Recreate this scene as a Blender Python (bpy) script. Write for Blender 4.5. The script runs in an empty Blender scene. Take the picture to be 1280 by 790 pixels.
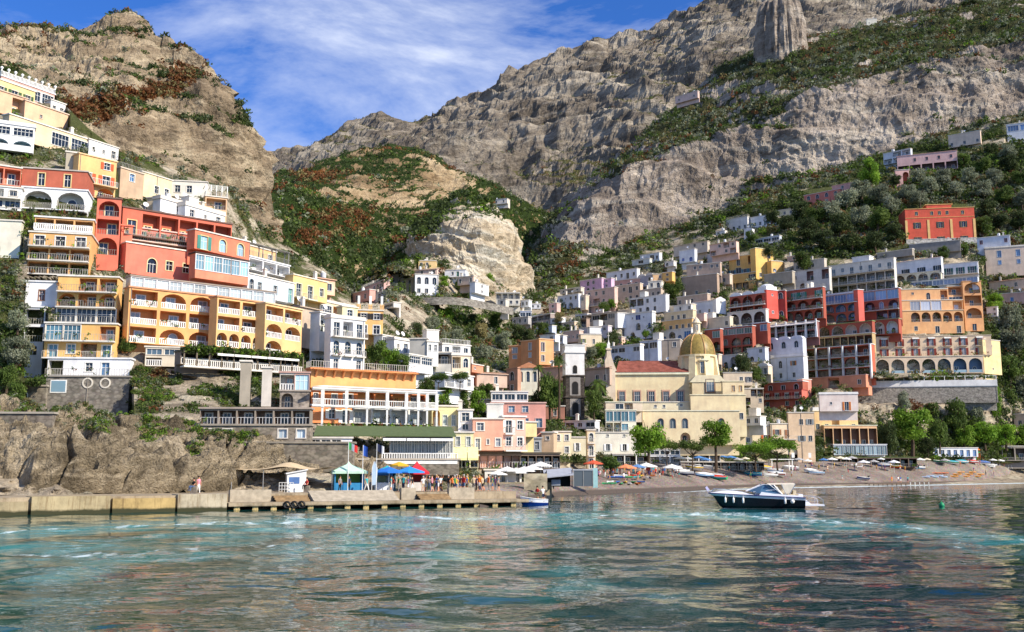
import bpy, math, random
import numpy as np
from mathutils import Matrix, Vector
R = math.radians
sc = bpy.context.scene
COL = sc.collection
rnd = random.Random(7)
# ---------------------------------------------------------------- camera
F, CX, CY, HZ, CAMZ = 1280.0, 640.0, 395.0, 588.0, 3.8
PITCH = math.atan((HZ - CY) / F)
cp, sp = math.cos(PITCH), math.sin(PITCH)
cam = bpy.data.cameras.new('camera'); camo = bpy.data.objects.new('camera', cam); COL.objects.link(camo)
cam.lens = 36.0; cam.sensor_width = 36.0; cam.clip_end = 20000; cam.clip_start = 0.5
camo.location = (0, 0, CAMZ); camo.rotation_euler = (math.pi / 2 + PITCH, 0, 0)
sc.camera = camo
def slopes(px, py):
    a = (px - CX) / F; b = (CY - py) / F
    y = cp - b * sp; z = sp + b * cp
    return a / y, z / y
def at(px, py, Y):
    a, b = slopes(px, py)
    return Vector((a * Y, Y, CAMZ + b * Y))
# ---------------------------------------------------------------- numpy noise
_p = np.random.RandomState(3).permutation(256); _p = np.concatenate([_p, _p, _p])
_g = np.random.RandomState(4).normal(size=(256, 3)); _g /= np.linalg.norm(_g, axis=1)[:, None]
def pnoise(x, y, z):
    x, y, z = np.broadcast_arrays(np.asarray(x, float), np.asarray(y, float), np.asarray(z, float))
    xi, yi, zi = np.floor(x).astype(int), np.floor(y).astype(int), np.floor(z).astype(int)
    xf, yf, zf = x - xi, y - yi, z - zi
    u, v, w = [t * t * t * (t * (t * 6 - 15) + 10) for t in (xf, yf, zf)]
    def g(i, j, k):
        h = _p[_p[_p[(xi + i) & 255] + ((yi + j) & 255)] + ((zi + k) & 255)]
        q = _g[h]
        return q[..., 0] * (xf - i) + q[..., 1] * (yf - j) + q[..., 2] * (zf - k)
    l = lambda a, b, t: a + t * (b - a)
    return 1.6 * l(l(l(g(0,0,0), g(1,0,0), u), l(g(0,1,0), g(1,1,0), u), v),
                   l(l(g(0,0,1), g(1,0,1), u), l(g(0,1,1), g(1,1,1), u), v), w)
def fbm(x, y, z, o=5, lac=2.1, gain=0.5):
    s = 0; a = 1.0; f = 1.0
    for i in range(o):
        s = s + a * pnoise(x * f + i * 7.3, y * f - i * 3.1, z * f + i * 1.7); a *= gain; f *= lac
    return s
def ridged(x, y, z, o=5, gain=0.5):
    s = 0; a = 1.0; f = 1.0
    for i in range(o):
        s = s + a * (1 - 2 * np.abs(pnoise(x * f + i * 5.3, y * f + i * 9.1, z * f - i * 2.7))); a *= gain; f *= 2.15
    return s * 0.5
# ---------------------------------------------------------------- materials
_mats = {}
def lin(c):
    return tuple(((v / 12.92) if v <= 0.04045 else ((v + 0.055) / 1.055) ** 2.4) for v in c)
def hexc(h):
    h = h.lstrip('#'); return lin(tuple(int(h[i:i + 2], 16) / 255 for i in (0, 2, 4)))
def newmat(name):
    m = bpy.data.materials.new(name); m.use_nodes = True
    nt = m.node_tree; b = nt.nodes['Principled BSDF']
    b.inputs['Specular IOR Level'].default_value = 0.25
    return m, nt, b
def N(nt, t, **kw):
    n = nt.nodes.new(t)
    for k, v in kw.items():
        if k.startswith('i_'):
            key = k[2:]
            n.inputs[int(key) if key.isdigit() else key.replace('_', ' ')].default_value = v
        else: setattr(n, k, v)
    return n
def mixc(nt, fac, a, b, blend='MIX'):
    n = nt.nodes.new('ShaderNodeMix'); n.data_type = 'RGBA'; n.blend_type = blend
    L = nt.links
    for sock, val in ((n.inputs[0], fac), (n.inputs[6], a), (n.inputs[7], b)):
        if hasattr(val, 'is_linked') or hasattr(val, 'links'): L.new(val, sock)
        else: sock.default_value = val if not isinstance(val, tuple) or len(val) == 4 else (*val, 1)
    return n.outputs[2]
def ramp(nt, src, pts):
    n = nt.nodes.new('ShaderNodeValToRGB'); cr = n.color_ramp
    while len(cr.elements) < len(pts): cr.elements.new(0.5)
    for e, (p, c) in zip(cr.elements, pts):
        e.position = p; e.color = (*c, 1) if len(c) == 3 else c
    nt.links.new(src, n.inputs[0]); return n.outputs[0]
def coords(nt, scale=(1, 1, 1), kind='Object'):
    tc = nt.nodes.new('ShaderNodeTexCoord'); mp = nt.nodes.new('ShaderNodeMapping')
    mp.inputs['Scale'].default_value = scale
    nt.links.new(tc.outputs[kind], mp.inputs[0]); return mp.outputs[0]
def noise(nt, vec, scale, detail=4, rough=0.6):
    n = nt.nodes.new('ShaderNodeTexNoise'); n.inputs['Scale'].default_value = scale
    n.inputs['Detail'].default_value = detail; n.inputs['Roughness'].default_value = rough
    nt.links.new(vec, n.inputs['Vector']); return n.outputs[0]
def bump(nt, b, h, strength=0.4, dist=0.2):
    n = nt.nodes.new('ShaderNodeBump'); n.inputs['Strength'].default_value = strength; n.inputs['Distance'].default_value = dist
    nt.links.new(h, n.inputs['Height']); nt.links.new(n.outputs[0], b.inputs['Normal'])
def wallmat(h, dirt=0.3):
    k = ('wall', h, dirt)
    if k in _mats: return _mats[k]
    c = hexc(h) if isinstance(h, str) else h
    if c[0] > 2.5 * c[1]: c = (c[0], c[1] * (1.2 if c[1] < .09 else 1.0), c[2] * .72)
    elif c[0] > c[1] and c[2] < .6 * c[0]: c = (c[0] * 1.02, c[1] * .95, c[2])
    lum = .3 * c[0] + .6 * c[1] + .1 * c[2]; k_ = min(.06, .12 * lum) if c[2] > .5 * c[0] else min(.14, .34 * lum); c = tuple(min(v * (1 - k_) + .66 * k_, 0.80) for v in c)
    m, nt, b = newmat('stucco ' + str(h)); L = nt.links
    v = coords(nt, (1, 1, 1)); n1 = noise(nt, v, 0.35, 5, 0.65)
    v2 = coords(nt, (1.0, 1.0, 0.3)); n2 = noise(nt, v2, 0.9, 6, 0.7)
    g = sum(c) / 3
    dark = tuple((x * 0.55 + g * 0.12) for x in c); pale = tuple(min(0.83, x * 1.14 + 0.004) for x in c)
    a = mixc(nt, ramp(nt, n1, [(0.3, (0, 0, 0)), (0.7, (1, 1, 1))]), tuple(x * 0.8 for x in c), pale)
    s = ramp(nt, n2, [(0.47, (0, 0, 0)), (0.72, (min(.9, dirt * 1.5),) * 3)])
    o = mixc(nt, s, a, dark); L.new(o, b.inputs['Base Color'])
    b.inputs['Roughness'].default_value = 0.85
    n3 = noise(nt, v, 6.0, 3, 0.6); bump(nt, b, n3, 0.25, 0.05)
    _mats[k] = m; return m
def flatmat(h, rough=0.6, metal=0.0, spec=0.3, var=0.12):
    k = ('flat', h, rough, metal)
    if k in _mats: return _mats[k]
    c = hexc(h) if isinstance(h, str) else h
    m, nt, b = newmat('paint ' + str(h))
    v = coords(nt); n = noise(nt, v, 1.7, 3, 0.6)
    o = mixc(nt, ramp(nt, n, [(0.3, (0, 0, 0)), (0.7, (1, 1, 1))]), tuple(x * (1 - var) for x in c), tuple(min(0.88, x * (1 + var)) for x in c))
    nt.links.new(o, b.inputs['Base Color'])
    b.inputs['Roughness'].default_value = rough; b.inputs['Metallic'].default_value = metal
    b.inputs['Specular IOR Level'].default_value = spec
    _mats[k] = m; return m
def glassmat(h='#2a3a48', rough=0.12):
    k = ('glass', h)
    if k in _mats: return _mats[k]
    m, nt, b = newmat('window glass ' + h); c = hexc(h)
    oi = nt.nodes.new('ShaderNodeObjectInfo')
    o = mixc(nt, oi.outputs['Random'], tuple(x * 0.45 for x in c), tuple(min(.8, x * 1.15) for x in c))
    nt.links.new(o, b.inputs['Base Color']); b.inputs['Roughness'].default_value = rough
    b.inputs['Specular IOR Level'].default_value = 0.6
    _mats[k] = m; return m
def tilemat(h='#a35a3a'):
    k = ('tile', h)
    if k in _mats: return _mats[k]
    m, nt, b = newmat('roof tiles ' + h); c = hexc(h)
    v = coords(nt); n1 = noise(nt, v, 0.8, 5, 0.7)
    o = ramp(nt, n1, [(0.3, tuple(x * 0.6 for x in c)), (0.5, c), (0.75, tuple(min(.8, x * 1.4 + .03) for x in c))])
    w = nt.nodes.new('ShaderNodeTexWave'); w.bands_direction = 'X'; w.inputs['Scale'].default_value = 1.6; w.inputs['Distortion'].default_value = 0.6
    nt.links.new(v, w.inputs['Vector'])
    o2 = mixc(nt, w.outputs['Fac'], tuple(0.7 for _ in range(3)), (1, 1, 1)); o3 = mixc(nt, 1.0, o, o2, 'MULTIPLY')
    nt.links.new(o3, b.inputs['Base Color']); bump(nt, b, w.outputs['Fac'], 0.6, 0.12); b.inputs['Roughness'].default_value = 0.9
    _mats[k] = m; return m
def stonemat(h='#8d8577', scale=1.6):
    k = ('stone', h, scale)
    if k in _mats: return _mats[k]
    m, nt, b = newmat('rubble stone ' + h); c = hexc(h)
    v = coords(nt, (1, 1, 1.6)); vo = nt.nodes.new('ShaderNodeTexVoronoi'); vo.inputs['Scale'].default_value = scale
    nt.links.new(v, vo.inputs['Vector'])
    n1 = noise(nt, v, 0.5, 5, 0.7)
    vc = ramp(nt, vo.outputs['Distance'], [(0.0, (1, 1, 1)), (0.45, (0.85,) * 3), (0.65, (0.42,) * 3)])
    base = ramp(nt, n1, [(0.3, tuple(x * 0.55 for x in c)), (0.55, c), (0.8, tuple(min(.7, x * 1.5) for x in c))])
    sep = mixc(nt, 0.45, vc, vo.outputs['Color'], 'OVERLAY'); hs = nt.nodes.new('ShaderNodeHueSaturation'); hs.inputs['Saturation'].default_value = 0.15
    nt.links.new(sep, hs.inputs['Color'])
    o = mixc(nt, 0.8, base, hs.outputs[0], 'MULTIPLY'); nt.links.new(o, b.inputs['Base Color'])
    b.inputs['Roughness'].default_value = 0.95; bump(nt, b, vo.outputs['Distance'], -0.6, 0.12)
    _mats[k] = m; return m
def rockmat(name, c0, c1, c2, sc1=0.02, veg=('#26301a', '#3d4a22'), rust=('#55361f', '#7a4a26'), bs=1.0, dip=18, cf=.3):
    """natural limestone with scrub; the mesh attribute 'cover' says where plants grow (r: green, g: rust scrub)"""
    m, nt, b = newmat(name); L = nt.links
    v = coords(nt); c0, c1, c2 = map(hexc, (c0, c1, c2))
    n1 = noise(nt, v, sc1, 8, 0.68)
    vs = coords(nt, (1, 1, 0.22)); n2 = noise(nt, vs, sc1 * 6, 8, 0.7)
    vt = coords(nt, (0.25, 0.25, 1.6)); n4 = noise(nt, vt, sc1 * 4, 6, 0.6)
    o = ramp(nt, n1, [(0.32, c0), (0.5, c1), (0.68, c2)])
    o = mixc(nt, ramp(nt, n2, [(0.34, (0.6,) * 3), (0.52, (0, 0, 0))]), o, tuple(x * 0.5 for x in c0))
    o = mixc(nt, ramp(nt, n4, [(0.5, (0, 0, 0)), (0.7, (0.65,) * 3)]), o, tuple(min(.7, x * 1.25) for x in c2))
    nd = nt.nodes.new('ShaderNodeTexNoise'); nd.inputs['Scale'].default_value = sc1 * 6; nd.inputs['Detail'].default_value = 4; L.new(v, nd.inputs['Vector'])
    va = nt.nodes.new('ShaderNodeVectorMath'); va.operation = 'MULTIPLY_ADD'; L.new(nd.outputs['Color'], va.inputs[0]); va.inputs[1].default_value = (.6 / sc1,) * 3; L.new(v, va.inputs[2])
    def crack(s, lo, hi, f, o):
        vo = nt.nodes.new('ShaderNodeTexVoronoi'); vo.feature = 'DISTANCE_TO_EDGE'; vo.inputs['Scale'].default_value = s; L.new(va.outputs[0], vo.inputs['Vector'])
        k = ramp(nt, vo.outputs['Distance'], [(lo, (f,) * 3), (hi, (0, 0, 0))]); km = N(nt, 'ShaderNodeMath', operation='MULTIPLY'); L.new(k, km.inputs[0]); L.new(ramp(nt, nd.outputs[0], [(.45, (0, 0, 0)), (.6, (1, 1, 1))]), km.inputs[1]); k = km.outputs[0]; return mixc(nt, k, o, tuple(x * .42 for x in c0)), vo.outputs['Distance']
    o, vd = crack(sc1 * 2.2, 0.0, .035, .6, o); o, vd2 = crack(sc1 * 8, 0.0, .05, cf, o)
    tcd = nt.nodes.new('ShaderNodeTexCoord'); r1 = nt.nodes.new('ShaderNodeMapping'); r1.inputs['Rotation'].default_value = (0, R(dip), R(25)); L.new(tcd.outputs['Object'], r1.inputs[0])
    r2 = nt.nodes.new('ShaderNodeMapping'); r2.inputs['Scale'].default_value = (.3, .3, 1.5); L.new(r1.outputs[0], r2.inputs[0])
    n5 = noise(nt, r2.outputs[0], sc1 * 9, 10, 0.72)
    o = mixc(nt, ramp(nt, n5, [(0.36, (0.7,) * 3), (0.47, (0, 0, 0))]), o, tuple(x * 0.42 for x in c0))
    o = mixc(nt, ramp(nt, n5, [(0.56, (0, 0, 0)), (0.68, (0.6,) * 3)]), o, tuple(min(.72, x * 1.2) for x in c2))
    at_ = nt.nodes.new('ShaderNodeAttribute'); at_.attribute_name = 'cover'
    sx = nt.nodes.new('ShaderNodeSeparateColor'); L.new(at_.outputs['Color'], sx.inputs[0])
    n3 = noise(nt, v, sc1 * 22, 5, 0.75)
    def mask(src):
        ad = N(nt, 'ShaderNodeMath', operation='ADD'); L.new(src, ad.inputs[0]); 
        mu = N(nt, 'ShaderNodeMath', operation='MULTIPLY_ADD', i_1=1.5, i_2=-0.75); L.new(n3, mu.inputs[0]); L.new(mu.outputs[0], ad.inputs[1])
        return ramp(nt, ad.outputs[0], [(0.42, (0, 0, 0)), (0.56, (1, 1, 1))])
    g = ramp(nt, n3, [(0.35, hexc(veg[0])), (0.65, hexc(veg[1]))]); r = ramp(nt, n3, [(0.35, hexc(rust[0])), (0.65, hexc(rust[1]))])
    o = mixc(nt, mask(sx.outputs[1]), o, r); o = mixc(nt, mask(sx.outputs[0]), o, g)
    L.new(o, b.inputs['Base Color']); b.inputs['Roughness'].default_value = 0.95; b.inputs['Specular IOR Level'].default_value = 0.1
    ad = N(nt, 'ShaderNodeMath', operation='ADD'); L.new(n5, ad.inputs[0]); L.new(n3, ad.inputs[1]); mn = N(nt, 'ShaderNodeMath', operation='MINIMUM', i_1=.12); L.new(vd2, mn.inputs[0]); m3 = N(nt, 'ShaderNodeMath', operation='MULTIPLY_ADD', i_1=1.2); L.new(mn.outputs[0], m3.inputs[0]); L.new(ad.outputs[0], m3.inputs[2]); ad = m3
    bump(nt, b, ad.outputs[0], 1.0, bs / sc1 * 0.03)
    return m
def leafmat(name, cols):
    k = ('leaf', name)
    if k in _mats: return _mats[k]
    m, nt, b = newmat(name); v = coords(nt)
    n = noise(nt, v, 0.9, 4, 0.7); oi = nt.nodes.new('ShaderNodeObjectInfo')
    cs = [hexc(c) for c in cols]
    o = ramp(nt, n, [(0.3, cs[0]), (0.5, cs[1]), (0.72, cs[2])])
    hs = nt.nodes.new('ShaderNodeHueSaturation'); mr = nt.nodes.new('ShaderNodeMapRange'); mr.inputs[3].default_value = 0.75; mr.inputs[4].default_value = 1.25
    nt.links.new(oi.outputs['Random'], mr.inputs[0]); nt.links.new(mr.outputs[0], hs.inputs['Value']); nt.links.new(o, hs.inputs['Color'])
    nt.links.new(hs.outputs[0], b.inputs['Base Color']); b.inputs['Roughness'].default_value = 0.7
    tr = nt.nodes.new('ShaderNodeBsdfTranslucent'); nt.links.new(hs.outputs[0], tr.inputs[0])
    mx = nt.nodes.new('ShaderNodeMixShader'); mx.inputs[0].default_value = 0.38
    nt.links.new(b.outputs[0], mx.inputs[1]); nt.links.new(tr.outputs[0], mx.inputs[2])
    nt.links.new(mx.outputs[0], nt.nodes['Material Output'].inputs[0])
    _mats[k] = m; return m
WHITE = '#e9e6de'
M_white = flatmat(WHITE, 0.6)
M_bark = flatmat('#4f4133', 0.95, var=0.3)
LEAF = dict(
    dark=leafmat('dark foliage', ['#2f3a1f', '#44522c', '#606b3a']),
    green=leafmat('green foliage', ['#37481c', '#52672a', '#76863e']),
    bright=leafmat('bright foliage', ['#4a661d', '#71942a', '#9cb445']),
    olive=leafmat('olive foliage', ['#5c6450', '#858c70', '#abae96']),
    rust=leafmat('rust scrub', ['#50341f', '#74492a', '#966a3e']),
    dry=leafmat('dry scrub', ['#5f5735', '#857b4c', '#a79c70']))
# ---------------------------------------------------------------- mesh builder
def tag(o, label=None, cat=None, group=None, kind=None):
    if label: o['label'] = label
    if cat: o['category'] = cat
    if group: o['group'] = group
    if kind: o['kind'] = kind
    return o
def empty(name, M, label, cat, group=None):
    o = bpy.data.objects.new(name, None); COL.objects.link(o)
    o.matrix_world = M if isinstance(M, Matrix) else Matrix.Translation(M)
    o.empty_display_size = 0.5
    return tag(o, label, cat, group)
def link(name, me, parent=None, M=None):
    o = bpy.data.objects.new(name, me); COL.objects.link(o)
    if parent is not None: o.parent = parent
    if M is not None: o.matrix_local = M
    return o
class MB:
    def __init__(s): s.v = []; s.f = []; s.m = []; s.T = None
    def add(s, vs, fs, mi=0):
        n = len(s.v)
        if s.T is not None: vs = [tuple(s.T @ Vector(p)) for p in vs]
        s.v += [tuple(p) for p in vs]; s.f += [tuple(i + n for i in f) for f in fs]; s.m += [mi] * len(fs)
    def quad(s, a, b, c, d, mi=0): s.add([a, b, c, d], [(0, 1, 2, 3)], mi)
    def box(s, x0, y0, z0, x1, y1, z1, mi=0):
        x0, x1 = min(x0, x1), max(x0, x1); y0, y1 = min(y0, y1), max(y0, y1); z0, z1 = min(z0, z1), max(z0, z1)
        s.add([(x0,y0,z0),(x1,y0,z0),(x1,y1,z0),(x0,y1,z0),(x0,y0,z1),(x1,y0,z1),(x1,y1,z1),(x0,y1,z1)],
              [(3,2,1,0),(4,5,6,7),(0,1,5,4),(1,2,6,5),(2,3,7,6),(3,0,4,7)], mi)
    def tube(s, pts, rs, n=6, mi=0, cap=True):
        pts = [Vector(p) for p in pts]
        if not hasattr(rs, '__len__'): rs = [rs] * len(pts)
        rings = []
        for i, p in enumerate(pts):
            d = (pts[min(i + 1, len(pts) - 1)] - pts[max(i - 1, 0)])
            d = d.normalized() if d.length > 1e-9 else Vector((0, 0, 1))
            a = d.cross(Vector((0, 0, 1)) if abs(d.z) < 0.9 else Vector((1, 0, 0))).normalized(); b = d.cross(a)
            rings.append([p + (a * math.cos(t) + b * math.sin(t)) * rs[i] for t in [2 * math.pi * k / n for k in range(n)]])
        vs = [q for r in rings for q in r]; fs = []
        for i in range(len(pts) - 1):
            for k in range(n):
                fs.append((i * n + k, i * n + (k + 1) % n, (i + 1) * n + (k + 1) % n, (i + 1) * n + k))
        if cap: fs.append(tuple(range(n - 1, -1, -1))); fs.append(tuple((len(pts) - 1) * n + k for k in range(n)))
        s.add(vs, fs, mi)
    def lathe(s, prof, c=(0, 0, 0), n=16, mi=0, a0=0, a1=2 * math.pi, sx=1, sy=1):
        full = abs(a1 - a0 - 2 * math.pi) < 1e-6; k = n if full else n + 1
        vs = []; fs = []
        for r, z in prof:
            for i in range(k):
                t = a0 + (a1 - a0) * i / n; vs.append((c[0] + r * math.cos(t) * sx, c[1] + r * math.sin(t) * sy, c[2] + z))
        for j in range(len(prof) - 1):
            for i in range(n):
                fs.append((j * k + i, j * k + (i + 1) % k, (j + 1) * k + (i + 1) % k, (j + 1) * k + i))
        s.add(vs, fs, mi)
    def prism(s, poly, y0, y1, mi=0):      # poly in (x,z), extruded along y
        n = len(poly); vs = [(x, y0, z) for x, z in poly] + [(x, y1, z) for x, z in poly]
        fs = [tuple(range(n)), tuple(range(2 * n - 1, n - 1, -1))] + [(i, i + n, (i + 1) % n + n, (i + 1) % n) for i in range(n)]
        s.add(vs, fs, mi)
    def slab(s, poly, z0, z1, mi=0):       # poly in (x,y), extruded in z
        n = len(poly); vs = [(x, y, z0) for x, y in poly] + [(x, y, z1) for x, y in poly]
        fs = [tuple(range(n - 1, -1, -1)), tuple(range(n, 2 * n))] + [(i, (i + 1) % n, (i + 1) % n + n, i + n) for i in range(n)]
        s.add(vs, fs, mi)
    def mesh(s, name, mats, smooth=False):
        me = bpy.data.meshes.new(name); me.from_pydata(s.v, [], s.f)
        for m in mats: me.materials.append(m)
        me.polygons.foreach_set('material_index', [min(i, len(mats) - 1) for i in s.m])
        if smooth: me.polygons.foreach_set('use_smooth', [True] * len(s.f))
        me.update(); return me
    def build(s, name, mats, parent=None, M=None, smooth=False):
        if not isinstance(mats, (list, tuple)): mats = [mats]
        return link(name, s.mesh(name, mats, smooth), parent, M)
def npmesh(name, V, Fq, mats, mi=None, smooth=False, cover=None):
    me = bpy.data.meshes.new(name); nv, nf = len(V), len(Fq); k = Fq.shape[1]
    me.vertices.add(nv); me.vertices.foreach_set('co', np.ascontiguousarray(V, dtype=np.float32).ravel())
    me.loops.add(nf * k); me.loops.foreach_set('vertex_index', np.ascontiguousarray(Fq, dtype=np.int32).ravel())
    me.polygons.add(nf); me.polygons.foreach_set('loop_start', np.arange(0, nf * k, k, dtype=np.int32))
    if mi is not None: me.polygons.foreach_set('material_index', np.asarray(mi, dtype=np.int32))
    me.polygons.foreach_set('use_smooth', np.full(nf, smooth))
    for m in mats: me.materials.append(m)
    if cover is not None:
        a = me.color_attributes.new('cover', 'FLOAT_COLOR', 'POINT')
        c = np.zeros((nv, 4), np.float32); c[:, :cover.shape[1]] = cover; c[:, 3] = 1
        a.data.foreach_set('color', c.ravel())
    me.update(calc_edges=True); return me
def gridfaces(nr, nc):
    i = np.arange(nr - 1)[:, None] * nc + np.arange(nc - 1)[None, :]
    i = i.ravel(); return np.stack([i, i + 1, i + nc + 1, i + nc], 1)
# leaf clump template and scatter -------------------------------------------
def clump_template(n, seed, flat=0.75, leaf=0.32):
    r = np.random.RandomState(seed)
    d = r.normal(size=(n, 3)); d /= np.linalg.norm(d, axis=1)[:, None]
    rad = r.uniform(0.55, 1.0, n)[:, None]; c = d * rad; c[:, 2] *= flat
    nrm = d + r.normal(scale=0.6, size=(n, 3)); nrm /= np.linalg.norm(nrm, axis=1)[:, None]
    t = np.cross(nrm, r.normal(size=(n, 3))); t /= np.linalg.norm(t, axis=1)[:, None]; b = np.cross(nrm, t)
    s = leaf * r.uniform(0.6, 1.3, n)[:, None]
    q = np.stack([c - t * s, c + b * s * 0.7, c + t * s, c - b * s * 0.7], 1)
    return q      # n,4,3
def scatter_mesh(name, P, S, mi, mats, n=18, seed=1, flat=0.8, leaf=0.4):
    """bushes of many small leaf-like faces at points P with radii S"""
    tm = [clump_template(n, seed + k, flat, leaf) for k in range(5)]
    r = np.random.RandomState(seed); idx = r.randint(0, 5, len(P)); T = np.stack(tm)[idx]         # N,n,4,3
    a = r.uniform(0, 6.28, len(P)); ca, sa = np.cos(a), np.sin(a)
    X = T[..., 0] * ca[:, None, None] - T[..., 1] * sa[:, None, None]; Y = T[..., 0] * sa[:, None, None] + T[..., 1] * ca[:, None, None]
    V = np.stack([X, Y, T[..., 2]], -1) * S[:, None, None, None] + P[:, None, None, :]
    V = V.reshape(-1, 3); Fq = np.arange(len(V)).reshape(-1, 4)
    return npmesh(name, V, Fq, mats, np.repeat(mi, n))
# ---------------------------------------------------------------- sky, sun
SUN_EL, SUN_AZ = R(34), R(122)          # azimuth clockwise from +Y
w = bpy.data.worlds.new('World'); sc.world = w; w.use_nodes = True; nt = w.node_tree
bg = nt.nodes['Background']; sky = nt.nodes.new('ShaderNodeTexSky'); sky.sky_type = 'NISHITA'; sky.sun_disc = False
sky.sun_elevation = SUN_EL; sky.sun_rotation = SUN_AZ; sky.air_density = 1.0; sky.dust_density = 0.4; sky.ozone_density = 3.0
tc = nt.nodes.new('ShaderNodeTexCoord'); mp = nt.nodes.new('ShaderNodeMapping'); mp.inputs['Scale'].default_value = (1.0, 0.8, 2.6); mp.inputs['Rotation'].default_value = (0, R(-32), 0)
nt.links.new(tc.outputs['Generated'], mp.inputs[0])
nA = nt.nodes.new('ShaderNodeTexNoise'); nA.inputs['Scale'].default_value = 3.0; nA.inputs['Detail'].default_value = 11; nA.inputs['Roughness'].default_value = 0.62; nA.inputs['Distortion'].default_value = 0.55
nt.links.new(mp.outputs[0], nA.inputs['Vector'])
cl = ramp(nt, nA.outputs[0], [(0.40, (0, 0, 0)), (0.55, (0.34,) * 3), (0.70, (0.78,) * 3)])
deep = mixc(nt, 1.0, sky.outputs[0], (0.33, 0.70, 1.34), 'MULTIPLY')
skc = mixc(nt, cl, deep, (8.2, 8.6, 9.4))
nt.links.new(skc, bg.inputs['Color']); bg.inputs['Strength'].default_value = 0.1
sun = bpy.data.lights.new('sun', 'SUN'); sun.energy = 5.0; sun.angle = R(0.6); sun.color = (1.0, 0.90, 0.76)
so = bpy.data.objects.new('sun', sun); COL.objects.link(so)
sd = Vector((math.sin(SUN_AZ) * math.cos(SUN_EL), math.cos(SUN_AZ) * math.cos(SUN_EL), math.sin(SUN_EL)))
so.rotation_euler = sd.to_track_quat('Z', 'Y').to_euler()
sc.view_settings.view_transform = 'Standard'; sc.view_settings.look = 'None'; sc.view_settings.exposure = 0.43; sc.view_settings.gamma = 1
try: sc.view_settings.use_curve_mapping = False
except Exception: pass
sc.cycles.max_bounces = 5; sc.cycles.diffuse_bounces = 3; sc.cycles.glossy_bounces = 3; sc.cycles.transparent_max_bounces = 6
sc.cycles.use_denoising = True
# ---------------------------------------------------------------- town depth map: picture column -> (row, metres)
DCOL = {
 -300: [(90, 215), (200, 175), (300, 160), (400, 148), (470, 138), (520, 118), (620, 96), (646, 86)],
 0:   [(85, 212), (110, 200), (160, 182), (210, 165), (270, 156), (340, 150), (400, 145), (470, 138), (520, 116), (622, 99), (646, 92)],
 100: [(110, 220), (150, 200), (200, 178), (250, 166), (300, 158), (350, 152), (420, 148), (470, 142), (525, 120), (622, 102), (646, 95)],
 250: [(200, 245), (240, 215), (300, 190), (350, 172), (400, 164), (450, 158), (510, 132), (550, 122), (622, 108), (646, 98)],
 400: [(300, 290), (340, 250), (380, 215), (430, 182), (470, 158), (520, 145), (550, 132), (590, 120), (620, 112), (646, 103)],
 480: [(330, 350), (380, 270), (420, 225), (450, 195), (480, 165), (530, 148), (560, 136), (590, 126), (620, 116), (640, 107)],
 560: [(320, 390), (350, 360), (385, 338), (430, 300), (465, 232), (500, 185), (540, 158), (570, 145), (600, 132), (620, 122), (640, 110)],
 650: [(340, 440), (380, 400), (410, 360), (440, 318), (470, 265), (500, 225), (540, 185), (570, 165), (600, 150), (626, 137), (650, 110)],
 720: [(320, 470), (360, 430), (400, 375), (440, 330), (480, 285), (520, 235), (560, 210), (585, 190), (600, 172), (618, 160), (650, 112)],
 830: [(270, 500), (320, 450), (360, 400), (400, 350), (440, 315), (500, 275), (550, 250), (580, 232), (600, 208), (615, 182), (650, 115)],
 950: [(225, 500), (280, 440), (330, 395), (370, 362), (410, 345), (450, 325), (500, 305), (550, 290), (580, 276), (600, 252), (610, 224), (650, 120)],
 1060: [(190, 520), (240, 450), (300, 405), (350, 375), (400, 352), (450, 338), (500, 322), (550, 308), (575, 300), (595, 285), (608, 248), (650, 120)],
 1160: [(160, 520), (220, 450), (300, 395), (350, 365), (400, 350), (470, 338), (520, 330), (560, 322), (580, 318), (595, 310), (605, 285), (650, 125)],
 1280: [(110, 520), (180, 455), (260, 415), (330, 385), (400, 368), (480, 355), (550, 345), (578, 340), (592, 335), (602, 320), (650, 130)],
 1600: [(60, 560), (200, 470), (400, 400), (560, 370), (585, 360), (602, 340), (650, 140)],
}
_cx = sorted(DCOL)
def Dmap(px, py):
    px = max(_cx[0], min(_cx[-1] - 1e-3, px))
    for i in range(len(_cx) - 1):
        if _cx[i] <= px < _cx[i + 1]: break
    a, b = _cx[i], _cx[i + 1]; t = (px - a) / (b - a)
    f = lambda k: float(np.interp(py, [q[0] for q in DCOL[k]], [q[1] for q in DCOL[k]]))
    return f(a) * (1 - t) + f(b) * t
TOP = [(-300, 60), (0, 84), (30, 88), (60, 110), (110, 160), (150, 190), (200, 205), (290, 238), (330, 290), (400, 332), (440, 362), (470, 352), (500, 330), (530, 318), (560, 330), (620, 345), (650, 352), (680, 376), (720, 338), (800, 298), (900, 266), (1000, 226), (1100, 192), (1200, 160), (1280, 142), (1600, 60)]
carve = []        # (px0,px1,pt,pb,Y0,Y1) filled by the buildings
clearings = []    # picture boxes in which no bush may grow (in front of facades)
def poly1(pts, x): return np.interp(x, [p[0] for p in pts], [p[1] for p in pts])
def blob(px, py, lst):
    s = np.zeros_like(px)
    for (x, y, rx, ry, wt) in lst:
        s = np.maximum(s, wt * np.exp(-(((px - x) / rx) ** 2 + ((py - y) / ry) ** 2)))
    return s
def worldgrid(PX, PY, D):
    a = (PX - CX) / F; b = (CY - PY) / F; y = cp - b * sp; z = sp + b * cp
    return np.stack([a / y * D, D, CAMZ + z / y * D], -1)
def gridnormals(V):
    du = np.gradient(V, axis=1); dv = np.gradient(V, axis=0)
    n = np.cross(du, dv); n /= (np.linalg.norm(n, axis=2)[..., None] + 1e-9)
    fl = n[..., 1] > 0; n[fl] *= -1
    return n
SCRUBM = ['dark', 'green', 'olive', 'rust', 'dry', 'bright']
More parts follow.
